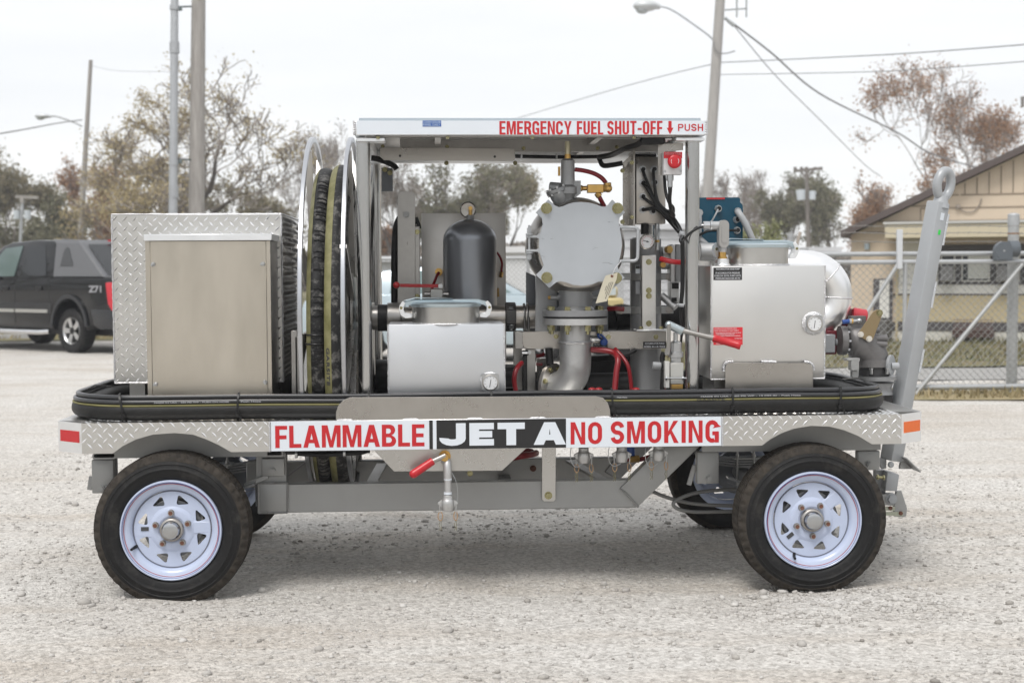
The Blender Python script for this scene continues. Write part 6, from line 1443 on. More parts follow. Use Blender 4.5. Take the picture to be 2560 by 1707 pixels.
h_ = MB(); h_.cyl(P(1662, 945, YU - .012), P(1716, 945, YU - .012), .004, n=10); h_.cyl(P(1664, 945, YU - .012), P(1667, 945, YU - .012), .0105, n=6); h_.cyl(P(1705, 945, YU - .012), P(1709, 945, YU - .012), .009, n=6); build(h_, 'pump_rod', ZINC, pump)
h_ = MB(); h_.cyl(P(1632, 913, .3), P(1652, 914, .3), .0165, n=12); build(h_, 'grey_fitting', PVC, pump)
h_ = MB(); h_.pbox(1679, 960.5, 1707, 972, YU + .01, .04); build(h_, 'pump_foot', BRASS, pump)
h_ = MB(); h_.cyl(P(1652, 913, .3), P(1662, 913, .3), .022, n=12); ptube(h_, [(1660, 880, .3), (1656, 895, .3), (1658, 930, .3), (1655, 985, .3)], .012, 8); build(h_, 'black_hose', RUBBER, pump)
# ------------------------------------------------------------------ right hand tank and the things round it
YB2 = 0.20
tx0, tx1 = P(1778, 800, YB2).x, P(2062, 800, YB2).x; tz1, tz0 = P(1920, 664.5, YB2).z, P(1920, 947, YB2).z
TANKM = mat('warm_tank_aluminium', (0.673, 0.666, 0.650), 0.40, 1.0, var=0.035, vscale=2.5, rvar=0.05, bump=0.02, bscale=6)
tankB = build(MB().box(tx0, tx1, YB2, YB2 + 0.40, tz0, tz1), 'recovery_tank', TANKM, cart, bevel=0.004, seg=2)
welds(tankB, [((tx0, YB2, tz1), (tx0, YB2, tz0)), ((tx1, YB2, tz1), (tx1, YB2, tz0)), ((tx0, YB2, tz0), (tx0 + .09, YB2, tz0)), ((tx1 - .1, YB2, tz0), (tx1, YB2, tz0)), ((tx0, YB2, tz1), (tx0, YB2 + .4, tz1))], 0.0035)
ft = MB(); ft.box(tx0 + .03, tx1 - .03, YB2 + .08, YB2 + .36, DT, tz0 - .001); build(ft, 'tank_foot', STAIND, tankB)
bk = MB(); bk.prism(XZ([(1813, 985), (1813, 920), (1817, 910), (1822, 907), (2024, 907), (2029, 910), (2032, 920), (2032, 985)], .18), .18, .186); build(bk, 'tank_bracket', STAIN, tankB, bevel=0.001)
w = MB()
for pts in ([(1809, 928), (1809, 916), (1814, 908), (1822, 905), (1833, 904)], [(1903, 904), (1922, 904), (1940, 905)], [(2010, 904), (2022, 906), (2031, 912), (2035, 925)]):
    w.tube(smooth_path([P(a, b, .185) for a, b in pts], 4), [random.uniform(.006, .0085) for _ in range((len(pts) - 1) * 4 + 1)], 7)
build(w, 'weld', WELD, tankB)
face(1783.5, 669, 1855, 700, YB2 - .0005, BLACKV, tankB, 'pump_notice')
Yt = YB2 - .0016
for txt, a0, a1, b0, b1 in (('ACCUMULATOR HAND PUMP', 1790, 1849, 670.5, 675), ('IF ACCUMULATOR PRESSURE', 1789, 1850, 680, 685), ('IS BELOW 50 PSI, PUMP UNTIL', 1786, 1853, 687, 692.3), ('PRESSURE REACHES 80 PSI', 1789, 1850, 693.6, 698.2)):
    letters(txt, a0, a1, b0, b1, Yt, TEXTG, tankB, .0003, thick=.0005)
face(1783.5, 818, 1856.5, 862, YB2 - .0005, REDV, tankB, 'pressure_notice')
PINK = mat('pale_red_print', (0.74, 0.42, 0.44), .5)
for txt, a0, a1, b0, b1 in (('ACCUMULATOR AIR PRESSURE CHECK', 1785.5, 1842, 819.5, 822.8), ('CHECK AIR PRESSURE AT LEAST WEEKLY', 1785, 1847, 824.5, 828), ('1  TURN ACCUMULATOR PURGE VALVE TO PURGE AND RELEASE', 1786, 1853, 830.3, 833.3), ('   STORED PRESSURE FROM ACCUMULATOR', 1790, 1836, 834.2, 837.2), ('2  ATTACH A PRESSURE AIR GAUGE TO ACCUMULATOR', 1800, 1851, 838, 841), ('TO PURGE VALVE', 1836, 1855, 844.5, 847.5), ('NORMAL', 1790, 1806, 857.5, 860.5)):
    letters(txt, a0, a1, b0, b1, Yt, PINK, tankB, .0002, thick=.0005)
gauge_plate(2033.5, 808.5, YB2, 21, 18, 30, tankB, 82)
neck_cap(1893, 617, 664, 77, YB2 + .19, tankB, 1787, 1989, 601, 618, None)
# conduit elbow on the tank
YL = 0.28
le = MB(); q = XZ([(1797.5, 620), (1822.5, 550)], YL); (xx0, zz0), (xx1, zz1) = q
vs, fs = curve_mesh([rrect(xx0, zz0, xx1, zz1, (xx1 - xx0) * .49, 8)], .05); le.add([(x, YL + .025 - z, y) for x, y, z in vs], fs)
le.cyl(P(1778, 564, YL + .02), P(1800, 564, YL + .02), .0195, n=18); le.cyl(P(1807, 618, YL + .02), P(1807, 631, YL + .02), .0175, n=18)
lb = build(le, 'conduit_elbow', mat('grey_casting', (0.42, 0.425, 0.43), .45, .5), tankB, bevel=.002)
vs, fs = curve_mesh([rrect(xx0 + .0005, zz0 + .0005, xx1 - .0005, zz1 - .0005, (xx1 - xx0) * .48, 8)], .004); c1 = MB().add([(x, YL - .003 - z, y) for x, y, z in vs], fs)
vs, fs = curve_mesh([rrect(xx0 + .012, zz0 + .022, xx1 - .012, zz1 - .022, (xx1 - xx0) * .23, 8)], .006); c1.add([(x, YL - .006 - z, y) for x, y, z in vs], fs); build(c1, 'conduit_cover', mat('cover_casting', (0.38, 0.372, 0.36), .42, .6), tankB, bevel=.0015)
le = MB(); le.cyl(P(1806, 630, YL + .02), P(1806, 642, YL + .02), .018, n=8); le.cyl(P(1806, 642, YL + .02), P(1806, 647, YL + .02), .0225, n=20); build(le, 'brass_bush', BRASS, tankB)
le = MB(); le.cyl(P(1806, 647, YL + .02), P(1806, 661, YL + .02), .031, n=28); le.cyl(P(1806, 659, YL + .02), P(1806, 664.5, YL + .02), .034, .04, n=28); build(le, 'tank_boss', ALUB, tankB, bevel=.003)
le = MB(); le.cyl(P(1752, 565, YL), P(1758, 564.5, YL), .008, .010, n=12); le.cyl(P(1758, 564, YL), P(1774, 564, YL), .019, n=8); le.cyl(P(1775, 564, YL), P(1779, 564, YL), .0205, n=20); build(le, 'cable_gland', ZINC, tankB)
# --- teal control box behind
YX = 0.95
tb_ = MB(); x0, x1 = P(1738, 560, YX).x, P(1857, 560, YX).x; z1, z0 = P(1800, 506, YX).z, P(1800, 635, YX).z
vs, fs = curve_mesh([rrect(x0, z0, x1, z1, .022, 6)], .16); tb_.add([(x, YX + .08 - z, y) for x, y, z in vs], fs); teal = build(tb_, 'control_box', TEAL, cart, bevel=.008, seg=3)
tb_ = MB(); vs, fs = curve_mesh([rrect(x0 - .004, z1 - .03, x1 - .010, P(1800, 493.5, YX).z, .012, 6)], .20); tb_.add([(x, YX + .115 - z, y) for x, y, z in vs], fs); build(tb_, 'box_lid', TEAL, teal, bevel=.005, seg=2)
face(1766, 494.5, 1812, 498.5, YX + .012, REDREF, teal, 'red_strip')
GLT = [(1795, 522), (1844, 528), (1841, 549), (1842, 576), (1748, 532)]
g = MB(); q = P(*GLT[0], YX); g.cyl((q.x, YX, q.z), (q.x, YX - .01, q.z), .0185, n=8); g.cyl((q.x, YX - .01, q.z), (q.x, YX - .028, q.z), .0155, .013, n=18); gt = build(g, 'cable_gland', ZINC, teal); copies(gt, teal, [tuple(P(a, b, YX) - q) for a, b in GLT[1:]])
g = MB()
for a, b in (GLT[0], GLT[3], GLT[2]): s = P(a, b, YX); g.cyl((s.x, YX - .027, s.z), (s.x, YX - .0295, s.z), .011, n=14)
build(g, 'gland_seal', BLACKP, teal)
g = MB(); ptube(g, [(1844, 530, YX - .02), (1852, 540, YX - .05), (1866, 565, YX - .06), (1884, 606, YX - .06)], .0165, 12); ptube(g, [(1745, 595, YX - .03), (1756, 605, YX - .05), (1768, 616, YX - .06), (1780, 630, YX - .06)], .0175, 12); ptube(g, [(1748, 535, YX - .02), (1749, 555, YX - .03), (1748, 600, YX - .04)], .012, 10); build(g, 'flexible_conduit', PVC, teal)
g = MB(); ptube(g, [(1795, 524, YX - .03), (1788, 538, YX - .05), (1778, 555, YX - .05), (1760, 580, YX - .05), (1749, 590, YX - .05)], .0042, 6); build(g, 'grey_lead', PVC, teal)
g = MB(); ptube(g, [(1842, 576, YX - .03), (1826, 576, YX - .06), (1800, 576, YX - .07), (1770, 578, YX - .07), (1748, 588, YX - .06)], .0062, 8); build(g, 'black_lead', CABLEM, teal)
bs = MB(); bs.box(x0 + .1, x0 + .16, YX + .03, YX + .09, DT, z0 - .001); build(bs, 'box_stand', STAIND, teal)
# --- silver return pipe bend beside the tank
YZ = 0.85
zs = [(1960, 668), (2010, 669), (2040, 674), (2066, 691), (2082, 716), (2086, 744), (2078, 772), (2060, 792), (2030, 802), (1990, 804)]
mt = MB(); mt.tube(smooth_path([P(a, b, YZ) for a, b in zs], 5), .087, 36); bend = build(mt, 'return_bend', mat('bright_pipe', (0.900, 0.900, 0.900), .33, 1.0, var=.05, vscale=6, rvar=.06, bump=.04, bscale=14), cart, smooth=60)
w = MB()
for i in (3, 5):
    c = P(*zs[i], YZ); n_ = (P(*zs[i + 1], YZ) - P(*zs[i - 1], YZ)).normalized(); s1 = n_.cross(Vector((0, 1, 0))).normalized()
    w.tube([c + (s1 * math.cos(t) + Vector((0, 1, 0)) * math.sin(t)) * .0875 for t in np.linspace(0, 6.283, 49)[:-1]], .004, 6, closed=True)
build(w, 'weld', WELD, bend)
# --- grey bottom loading valve casting
YY = 0.75
lo = MB()
c = P(2158, 868, YY)
lo.tube(smooth_path([P(2118, 851, YY), P(2135, 851, YY), P(2158, 862, YY), P(2178, 885, YY), P(2185, 912, YY)], 5), [.060, .066, .072, .077, .080, .084, .087, .088, .088, .088, .086, .084, .082, .080, .079, .078, .077, .076, .076, .076, .076], 28)
lo.cyl(P(2185, 898, YY), P(2185, 916, YY), .083, n=32)
lo.pbox(2128, 790, 2165, 822, YY - .03, .06); lo.cyl(P(2176, 845, YY - .05), P(2217, 845, YY - .05), .0165, n=12); lo.cyl(P(2190, 858, YY - .06), P(2217, 860, YY - .06), .014, n=8); lo.cyl(P(2186, 826, YY - .04), P(2198, 826, YY - .04), .012, n=8)
lo.cyl(P(2098, 851, YY), P(2113, 851, YY), .072, n=28)
val = build(lo, 'loading_valve', CASTD, cart, smooth=40, bevel=.0)
lo = MB(); lo.cyl(P(2185, 917, YY), P(2185, 938, YY), .075, n=32); lo.pbox(2211, 988, 2232, 1020, YY, .1); build(lo, 'valve_seal', mat('dark_ring', (0.045, .045, .047), .5, .4), val)
lo = MB(); lo.cyl(P(2190, 939, YY), P(2190, 949, YY), .100, n=40); lo.lathe(P(2192, 985, YY), (0, 0, 1), [(.078, 0), (.076, .01), (.070, .03), (.078, .055), (.09, .06)], 36); build(lo, 'valve_base', GREYM, val)
lo = MB(); lo.prism(XZ([(2145, 837), (2147, 831), (2183, 779), (2192, 774), (2202, 775), (2207, 782), (2205, 789), (2182, 850), (2175, 854), (2167, 852)], YY - .10), YY - .10, YY - .094); build(lo, 'valve_crank', TANBR, val, bevel=.001)
bolts_at([(2152, 836), (2173, 847)], YY - .1005, .011, .007, mat('dull_zinc', (0.725, 0.696, 0.638), .45, .9), val, 'crank_bolt'); bolts_at([(2199, 782)], YY - .1005, .012, .009, GOLD, val, 'crank_bolt')
lo = MB(); lo.pprism([(2117, 896), (2150, 895), (2150, 903), (2117, 902)], YY - .12, .06); lo.pbox(2128, 902, 2148, 926, YY - .12, .05); lo.pbox(2130, 926, 2146, 944, YY - .10, .03); build(lo, 'valve_bracket', GREYP, val, bevel=.002)
lo = MB(); lo.pbox(2066, 826, 2092, 886, YY + .02, .06); lo.sphere(P(2120, 800, YY + .12), .06, 18, 10, (1, .5, 1)); mo2 = build(lo, 'red_bracket', MAROON, val, bevel=.003)
lo = MB(); lo.cyl(P(2130, 786, YY + .10), P(2165, 792, YY + .10), .036, n=20); build(lo, 'red_cap', mat('faded_red', (.45, .035, .05), .45), val, bevel=.006)
lo = MB(); lo.pbox(2062, 836, 2089, 882, YY - .05, .06); lo.cyl(P(2088, 855, YY - .03), P(2093, 855, YY - .03), .018, n=14); build(lo, 'limit_switch', mat('switch_grey', (.24, .25, .26), .4, .3), val, bevel=.004)
lo = MB(); lo.cyl(P(2106, 805, YY - .06), P(2124, 803, YY - .06), .011, n=12); build(lo, 'blue_fitting', BLUEP, val)
lo = MB(); lo.cyl(P(2130, 803, YY - .06), P(2150, 802, YY - .06), .009, n=10); lo.sphere(P(2148, 802, YY - .06), .013, 10, 8); lo.cyl(P(2123, 803, YY - .06), P(2128, 803, YY - .06), .0125, n=8); build(lo, 'zinc_fitting', ZINC, val)
lo = MB(); lo.cyl(P(2128, 803, YY - .06), P(2132, 803, YY - .06), .0135, n=8); build(lo, 'brass_ring', BRASS, val)
lo = MB(); lo.lathe(P(2222, 912, YY - .04), (.8, -.6, 0), [(0, 0), (.046, 0), (.05, .006), (.05, .016), (0, .017)], 28); lo.cyl(P(2228, 915, YY - .05), P(2246, 915, YY - .05), .018, n=14); build(lo, 'dust_cap', GREYL, val)
bolts_at([(2178, 920), (2217, 920)], YY - .08, .008, .03, ZINC, val, 'seal_bolt', d=(0, 0, -1))
# flange bolts of the inlet
fb = MB()
for t in range(8):
    a = t * math.pi / 4; c = P(2113, 851, YY) + Vector((0, .06 * math.cos(a), .06 * math.sin(a))); fb.cyl(c, c + Vector((.012, 0, 0)), .007, n=8)
build(fb, 'inlet_bolt', ZINC, val)

# --- paper tag hanging on the cover handle
tg = MB(); Yg = YV - 0.03; pts = [(1514, 689), (1544, 681.5), (1541, 700), (1517, 753), (1489, 758.5), (1507, 705)]
tgo = thing('paper_tag', 'cream manila instruction tag hanging by white string from the grey filter cover', 'tag', tuple(P(1516, 720, Yg)))
build(MB().prism(XZ(pts, Yg), Yg, Yg + .0008), 'card', PAPER, tgo, smooth=0)
rr = MB(); q = P(1530, 690.5, Yg); rr.cyl((q.x, Yg - .0002, q.z), (q.x, Yg - .001, q.z), .0065, n=18); build(rr, 'eyelet', RUST, tgo)
tl = MB(); u = (P(1512, 746, Yg) - P(1528, 700, Yg)).normalized(); v = Vector((0, -1, 0)).cross(u)
rs = np.random.default_rng(8)
for o_, l_, s0 in ((-.011, .06, .004), (-.004, .075, .006), (.003, .05, .012), (.010, .022, .03)):
    c0 = P(1527, 701, Yg) + u * s0 - v * o_; t = 0
    while t < l_:
        ln = rs.uniform(.003, .008); tl.obox(c0 + u * (t + ln / 2) + Vector((0, -.0006, 0)), u, v, (0, 1, 0), ln / 2, .0011, .0003); t += ln + .0015
build(tl, 'print', INK, tgo, smooth=0)
sg2 = MB(); ptube(sg2, [(1531, 688, Yg), (1537, 672, Yg - .005), (1547, 660, Yg - .002), (1552, 652, YV - .01)], .0016, 5); build(sg2, 'string', WHITEP, tgo)
# ------------------------------------------------------------------ trees
LEAFS = {}
def leaf_mat(name, c0, c1, c2):
    m = bpy.data.materials.new(name); m.use_nodes = True; n, l = m.node_tree.nodes, m.node_tree.links
    b = n['Principled BSDF']; b.inputs['Roughness'].default_value = 0.8; b.inputs['Specular IOR Level'].default_value = 0.2
    g = n.new('ShaderNodeNewGeometry'); r = n.new('ShaderNodeValToRGB')
    r.color_ramp.elements[0].color = (*c0, 1); r.color_ramp.elements[1].color = (*c2, 1); e = r.color_ramp.elements.new(0.5); e.color = (*c1, 1)
    l.new(g.outputs['Random Per Island'], r.inputs[0]); l.new(r.outputs[0], b.inputs['Base Color'])
    t = n.new('ShaderNodeBsdfTranslucent'); l.new(r.outputs[0], t.inputs[0]); mx = n.new('ShaderNodeMixShader'); mx.inputs[0].default_value = 0.35
    o = n['Material Output']; l.new(b.outputs[0], mx.inputs[1]); l.new(t.outputs[0], mx.inputs[2]); l.new(mx.outputs[0], o.inputs[0]); return m
LEAFS['olive'] = leaf_mat('olive_leaves', (0.160, 0.147, 0.090), (0.230, 0.205, 0.128), (0.307, 0.262, 0.166))
LEAFS['yellow'] = leaf_mat('yellowing_leaves', (0.34, 0.285, 0.165), (0.46, 0.385, 0.23), (0.58, 0.485, 0.30))
LEAFS['rust'] = leaf_mat('rust_leaves', (0.256, 0.147, 0.090), (0.371, 0.224, 0.134), (0.461, 0.307, 0.192))
LEAFS['green'] = leaf_mat('dull_green_leaves', (0.141, 0.141, 0.092), (0.198, 0.192, 0.125), (0.256, 0.243, 0.166))
LEAFS['bush'] = leaf_mat('lime_leaves', (0.192, 0.211, 0.096), (0.269, 0.282, 0.128), (0.346, 0.346, 0.179))
LEAFS['grey'] = leaf_mat('grey_brown_leaves', (0.192, 0.166, 0.141), (0.256, 0.224, 0.186), (0.320, 0.275, 0.230))
BARK = mat('grey_bark', (0.115, 0.10, 0.09), 0.9, var=0.2, vscale=4)
TWIG = mat('pale_twigs', (0.27, 0.24, 0.215), 0.9)
def tree(name, label, base, H, spread, seed, leaf, nleaf, lsize, trunk_r=0.22, fork=0.25, levels=5, lean=0.0, twigs=True, round_=1.0, low=0.15, group=None, up=0.35, fill=0.5, bare=0.0, wid=None):
    r = random.Random(seed); rn = np.random.default_rng(seed)
    t = thing(name, label, 'tree', tuple(base), group=group)
    tm = MB(); tw = MB(); tips = []
    def grow(p, d, L, rd, lv):
        n = 4 if lv < 2 else 3; pts = [p]; q = Vector(p); dd = Vector(d)
        for i in range(n):
            w = 0.16 + 0.07 * lv
            dd = (dd + Vector((r.uniform(-w, w), r.uniform(-w, w), r.uniform(-w * .5, w) + 0.04 * up))).normalized(); q = q + dd * L / n; pts.append(q)
        rs = [max(0.0105, rd * (1 - 0.5 * i / n)) for i in range(n + 1)]
        (tm if lv < 3 else tw).tube(pts, rs, 6 if lv < 2 else (4 if lv < 3 else 3), caps=False)
        if lv >= levels: tips.append((pts[-1], L)); tips.append((pts[1], L)); return
        if lv >= levels - 2: tips.append((pts[-1], L * 0.9))
        k = r.choice((2, 3, 3)) if lv else r.choice((3, 4, 5))
        for j in range(k):
            a = r.uniform(0, 6.283); tilt = r.uniform(0.35, 0.95) if j else r.uniform(0.1, 0.4)
            s = dd.cross(Vector((math.cos(a), math.sin(a), 0.3))).normalized()
            nd = (dd * math.cos(tilt) + s * math.sin(tilt)); nd.x *= spread; nd.y *= spread; nd.z = nd.z * 0.8 + up * 0.5; nd.normalize()
            st = pts[-1] if j < 2 else pts[r.choice((2, n - 1))]
            grow(st, nd, L * r.uniform(0.62, 0.86), rs[-1] * r.uniform(0.62, 0.85), lv + 1)
    grow(Vector((0, 0, -0.1)), Vector((lean, 0, 1)).normalized(), H * fork, trunk_r, 0)
    zmax = max(p.z for p, _ in tips); k = H / zmax
    kx = k
    if wid: kx = wid / np.percentile([math.hypot(p.x - lean * p.z, p.y) for p, _ in tips], 90)
    sc_ = lambda x, y, z: (lean * z * k + (x - lean * z) * (k + (kx - k) * min(1, max(0, z * k / H - .08) / .3)), y * (k + (kx - k) * min(1, max(0, z * k / H - .08) / .3)), z * k)
    for mb in (tm, tw): mb.v = [sc_(*q) for q in mb.v]
    tips = [(Vector(sc_(*p)) / k, L) for p, L in tips]
    build(tm, 'trunk', BARK, t, local=True, smooth=60)
    if tw.v: build(tw, 'twigs', TWIG, t, local=True, smooth=0)['kind'] = 'stuff'
    if nleaf:
        P0 = np.array([tuple(p * k) for p, _ in tips]); Ls = np.array([L * k for _, L in tips])
        lump = vnoise(P0[:, 0] * .55 + 40, P0[:, 2] * .55 + seed, seed, 64) + vnoise(P0[:, 1] * .5 + 9, P0[:, 2] * .4, seed + 1, 64)
        wt = (rn.random(len(P0)) ** 1.2 + 0.03) * np.exp(2.2 * lump) * np.exp(-bare * P0[:, 0]); wt /= wt.sum()
        n1 = int(nleaf * (1 - fill)); idx = rn.choice(len(P0), n1, p=wt)
        c = P0[idx] + rn.normal(0, 1, (n1, 3)) * (0.10 + Ls[idx] * 0.22)[:, None] * np.array([1, 1, .9])
        if fill:                                                # clumps hung on the twigs fill the crown
            nc = max(40, nleaf // 45); k0 = rn.choice(len(P0), nc, p=wt); sz = rn.uniform(.016, .05, nc) * H
            k2 = rn.integers(0, nc, nleaf - n1); c = np.concatenate([c, P0[k0][k2] + rn.normal(0, 1, (nleaf - n1, 3)) * sz[k2][:, None]])
        keep = c[:, 2] > H * low; c = c[keep]; m = len(c)
        a = rn.normal(0, 1, (m, 3)); a /= np.linalg.norm(a, axis=1)[:, None]; b = np.cross(a, rn.normal(0, 1, (m, 3))); b /= np.linalg.norm(b, axis=1)[:, None]
        s = lsize * rn.uniform(.5, 1.35, m)[:, None]
        v = np.stack([c - a * s, c + b * s * .55, c + a * s, c - b * s * .55], 1).reshape(-1, 3)
        o = finish(np_mesh('crown', v, np.arange(4 * m).reshape(-1, 4)), 'crown', LEAFS[leaf], t, smooth=0)
    return t
def at(px, depth, z=0.0):                                    # a spot on the ground under photo column px at a given distance
    d = ray(px, 672); d = d / d.dot(FWD); q = CAM + d * depth; return Vector((q.x, q.y, z))
def top_h(py, depth): return CAM.z + (672 - py) / F_PX * depth
tree('big_tree', 'large half bare tree with yellowing leaves behind the two tall poles', at(525, 50), top_h(150, 50), 1.45, 21, 'yellow', 17000, 0.05, 0.42, 0.17, 7, lean=-0.08, up=0.30, fill=0, low=.16, bare=.22, wid=4.6)
tree('tree', 'olive and brown tree at the far left behind the black pickup', at(20, 70), top_h(340, 70), 1.2, 5, 'olive', 12000, 0.085, 0.3, 0.2, 6, low=0.05, wid=3.01)
tree('rust_tree', 'rust leaved tree beside the left lamp pole behind the pickup', at(225, 75), top_h(385, 75), 0.9, 8, 'rust', 9000, 0.085, 0.25, 0.2, 6, low=0.04, wid=1.71)
tree('tree', 'low green brown tree directly above the roof of the black pickup', at(125, 62), top_h(480, 62), 1.5, 15, 'green', 9000, 0.085, 0.2, 0.15, 5, low=0.0, wid=2.04)
tree('tree', 'bushy olive tree low behind the diamond plate storage box', at(650, 66), top_h(440, 66), 1.5, 31, 'olive', 12000, 0.08, 0.2, 0.15, 6, low=0.0, wid=2.84)
tree('bare_tree', 'slender bare grey tree right of the hose reel behind the cart', at(1005, 60), top_h(355, 60), 1.15, 44, 'grey', 2500, 0.05, 0.22, 0.2, 7, up=0.4, fill=0, wid=1.67)
tree('tree', 'dark olive tree seen through the canopy above the grey cylinder', at(1130, 64), top_h(380, 64), 1.35, 52, 'green', 17000, 0.08, 0.24, 0.17, 6, low=0.02, wid=2.75)
tree('tree', 'green tree seen through the canopy left of the round filter cover', at(1275, 68), top_h(420, 68), 1.05, 63, 'olive', 10000, 0.08, 0.2, 0.16, 6, low=0.0, wid=1.89)
tree('rust_tree', 'small red brown tree seen between hose reel and bracket', at(965, 72), top_h(540, 72), 1.0, 66, 'rust', 4200, 0.08, 0.14, 0.16, 5, low=0.0, wid=0.91)
tree('bare_tree', 'bare grey tree rising behind the teal control box', at(1845, 80), top_h(420, 80), 1.3, 71, 'grey', 2500, 0.06, 0.2, 0.2, 7, up=0.4, fill=0, wid=2.23)
tree('tree', 'dark evergreen tree between teal box and far transformer pole', at(1935, 78), top_h(440, 78), 1.0, 77, 'green', 13000, 0.09, 0.24, 0.18, 6, low=0.0, wid=1.97)
tree('tree', 'broad dark green tree just right of the far transformer pole', at(2090, 76), top_h(465, 76), 1.35, 83, 'green', 13000, 0.09, 0.24, 0.18, 6, low=0.0, wid=2.31)
tree('tree', 'brownish leafless tree low beside the teal control box', at(1800, 84), top_h(490, 84), 1.5, 86, 'grey', 5000, 0.08, 0.2, 0.18, 6, low=0.0, wid=2.13)
tree('shrub', 'bright lime green shrub behind the tank filler cap', at(1895, 46), top_h(560, 46), 1.3, 88, 'bush', 5000, 0.06, 0.08, 0.10, 5, low=0.0, wid=0.81)
tree('rust_tree', 'tall russet tree behind the gable of the tan building', at(2375, 58), top_h(160, 58), 1.0, 127, 'rust', 12000, 0.055, 0.18, 0.2, 7, up=0.32, fill=.1, low=.05, wid=3.1)
tree('rust_tree', 'small orange brown tree at the left eave of the tan building', at(2200, 62), top_h(440, 62), 1.1, 95, 'rust', 8000, 0.065, 0.16, 0.16, 6, low=0.0, wid=1.18)
tree('bare_tree', 'bare branched tree between big yellow tree and hose reel', at(790, 74), top_h(300, 74), 1.25, 99, 'grey', 1800, 0.06, 0.2, 0.2, 7, up=0.4, fill=0, wid=2.25)
tree('tree', 'brown hedge like tree row end behind the storage box', at(380, 78), top_h(470, 78), 1.6, 103, 'olive', 8000, 0.09, 0.2, 0.15, 6, low=0.0, wid=3.95)
tree('tree', 'far green tree behind the fence at the steel junction box', at(1640, 90), top_h(540, 90), 1.6, 107, 'olive', 6500, 0.10, 0.2, 0.15, 6, low=0.0, wid=2.51)
# unseen trees added behind the camera, a dark band for the metal to reflect
def unseen_ring_trees():
    n = 14000; rn = np.random.default_rng(77); az = rn.uniform(rad(38), rad(322), n); R = rn.uniform(42, 60, n); hh = 5.5 + 7 * (vnoise(az * 9, az * 0 + 3, 9) + .5)
    c = np.stack([CAM.x + R * np.sin(az), CAM.y + R * np.cos(az), hh * rn.random(n) ** .8], -1); a = rn.normal(0, 1, (n, 3)); a /= np.linalg.norm(a, axis=1)[:, None]; b = np.cross(a, rn.normal(0, 1, (n, 3))); b /= np.linalg.norm(b, axis=1)[:, None]
    s = 0.5 * rn.uniform(.5, 1.3, n)[:, None]; v = np.stack([c - a * s, c + b * s * .6, c + a * s, c - b * s * .6], 1).reshape(-1, 3)
    tag(finish(np_mesh('unseen_treeline', v, np.arange(4 * n).reshape(-1, 4)), 'unseen_treeline', LEAFS['green'], None, smooth=0), 'unseen band of brown green trees added to darken reflections in the metal', 'unseen_treeline', kind='stuff')
unseen_ring_trees()
# far wooded band that reads as one mass
def band(name, label, a0, a1, depth, py, m, n, seed):
    rn = np.random.default_rng(seed); u = rn.random(n); px = a0 + (a1 - a0) * u; h = top_h(py, depth)
    hh = h * (0.72 + 0.5 * vnoise(px * 0.018, px * 0 + seed, seed))
    z = hh * rn.random(n) ** 0.8; dd = depth + rn.uniform(-3, 3, n)
    d0 = np.array([tuple(at(a, 1.0)) for a in (a0, a1)]); c0 = np.array(tuple(CAM))[:2]
    dirs = d0[:, :2] - c0; dr = dirs[0] + (dirs[1] - dirs[0]) * u[:, None]; xy = c0 + dr * dd[:, None]
    c = np.stack([xy[:, 0], xy[:, 1], z], -1); a = rn.normal(0, 1, (n, 3)); a /= np.linalg.norm(a, axis=1)[:, None]; b = np.cross(a, rn.normal(0, 1, (n, 3))); b /= np.linalg.norm(b, axis=1)[:, None]
    s = 0.24 * rn.uniform(.5, 1.3, n)[:, None]; v = np.stack([c - a * s, c + b * s * .6, c + a * s, c - b * s * .6], 1).reshape(-1, 3)
    tag(finish(np_mesh(name, v, np.arange(4 * n).reshape(-1, 4)), name, m, None, smooth=0), label, 'undergrowth', kind='stuff')
band('undergrowth', 'far brown undergrowth along the horizon on the left', -1500, 830, 95, 570, LEAFS['grey'], 30000, 3)
band('undergrowth', 'far brown undergrowth along the horizon on the right', 830, 4200, 100, 585, LEAFS['grey'], 36000, 4)

# ------------------------------------------------------------------ poles, lamps and wires
WOODP = mat('weathered_pole', (0.23, 0.215, 0.20), 0.85, col2=(0.40, 0.38, 0.355), vscale=2.0, stretch=(14, 14, 0.7), bump=0.3, bscale=20)
STEELP = mat('galvanised_pole', (0.40, 0.415, 0.43), 0.5, 0.4, var=0.05)
def base_at(px, depth): return at(px, depth)
def q_at(px, py, depth): 
    d = ray(px, py); return CAM + d * (depth / d.dot(FWD))
def pole(name, label, bot, top, depth, w0, w1, m=WOODP, cat='utility pole'):
    """bot and top are photo points on the pole's axis; the pole goes on down to the ground"""
    p1, pb = q_at(*top, depth), q_at(*bot, depth); d = (pb - p1); g = p1 + d * (p1.z / -d.z) if d.z else pb
    t = thing(name, label, cat, (g.x, g.y, 0)); k = depth / F_PX
    mb = MB(); n = 8; pts = [Vector((g.x, g.y, -0.1)).lerp(p1, i / n) for i in range(n + 1)]; mb.tube(pts, [k * (w0 + (w1 - w0) * i / n) / 2 for i in range(n + 1)], 18)
    build(mb, 'shaft', m, t, smooth=60); return t, p1, k
LAMPG = mat('lamp_housing', (0.55, 0.57, 0.58), 0.4, 0.2)
LENS = mat('lamp_lens', (0.62, 0.66, 0.68), 0.2, trans=0.3)
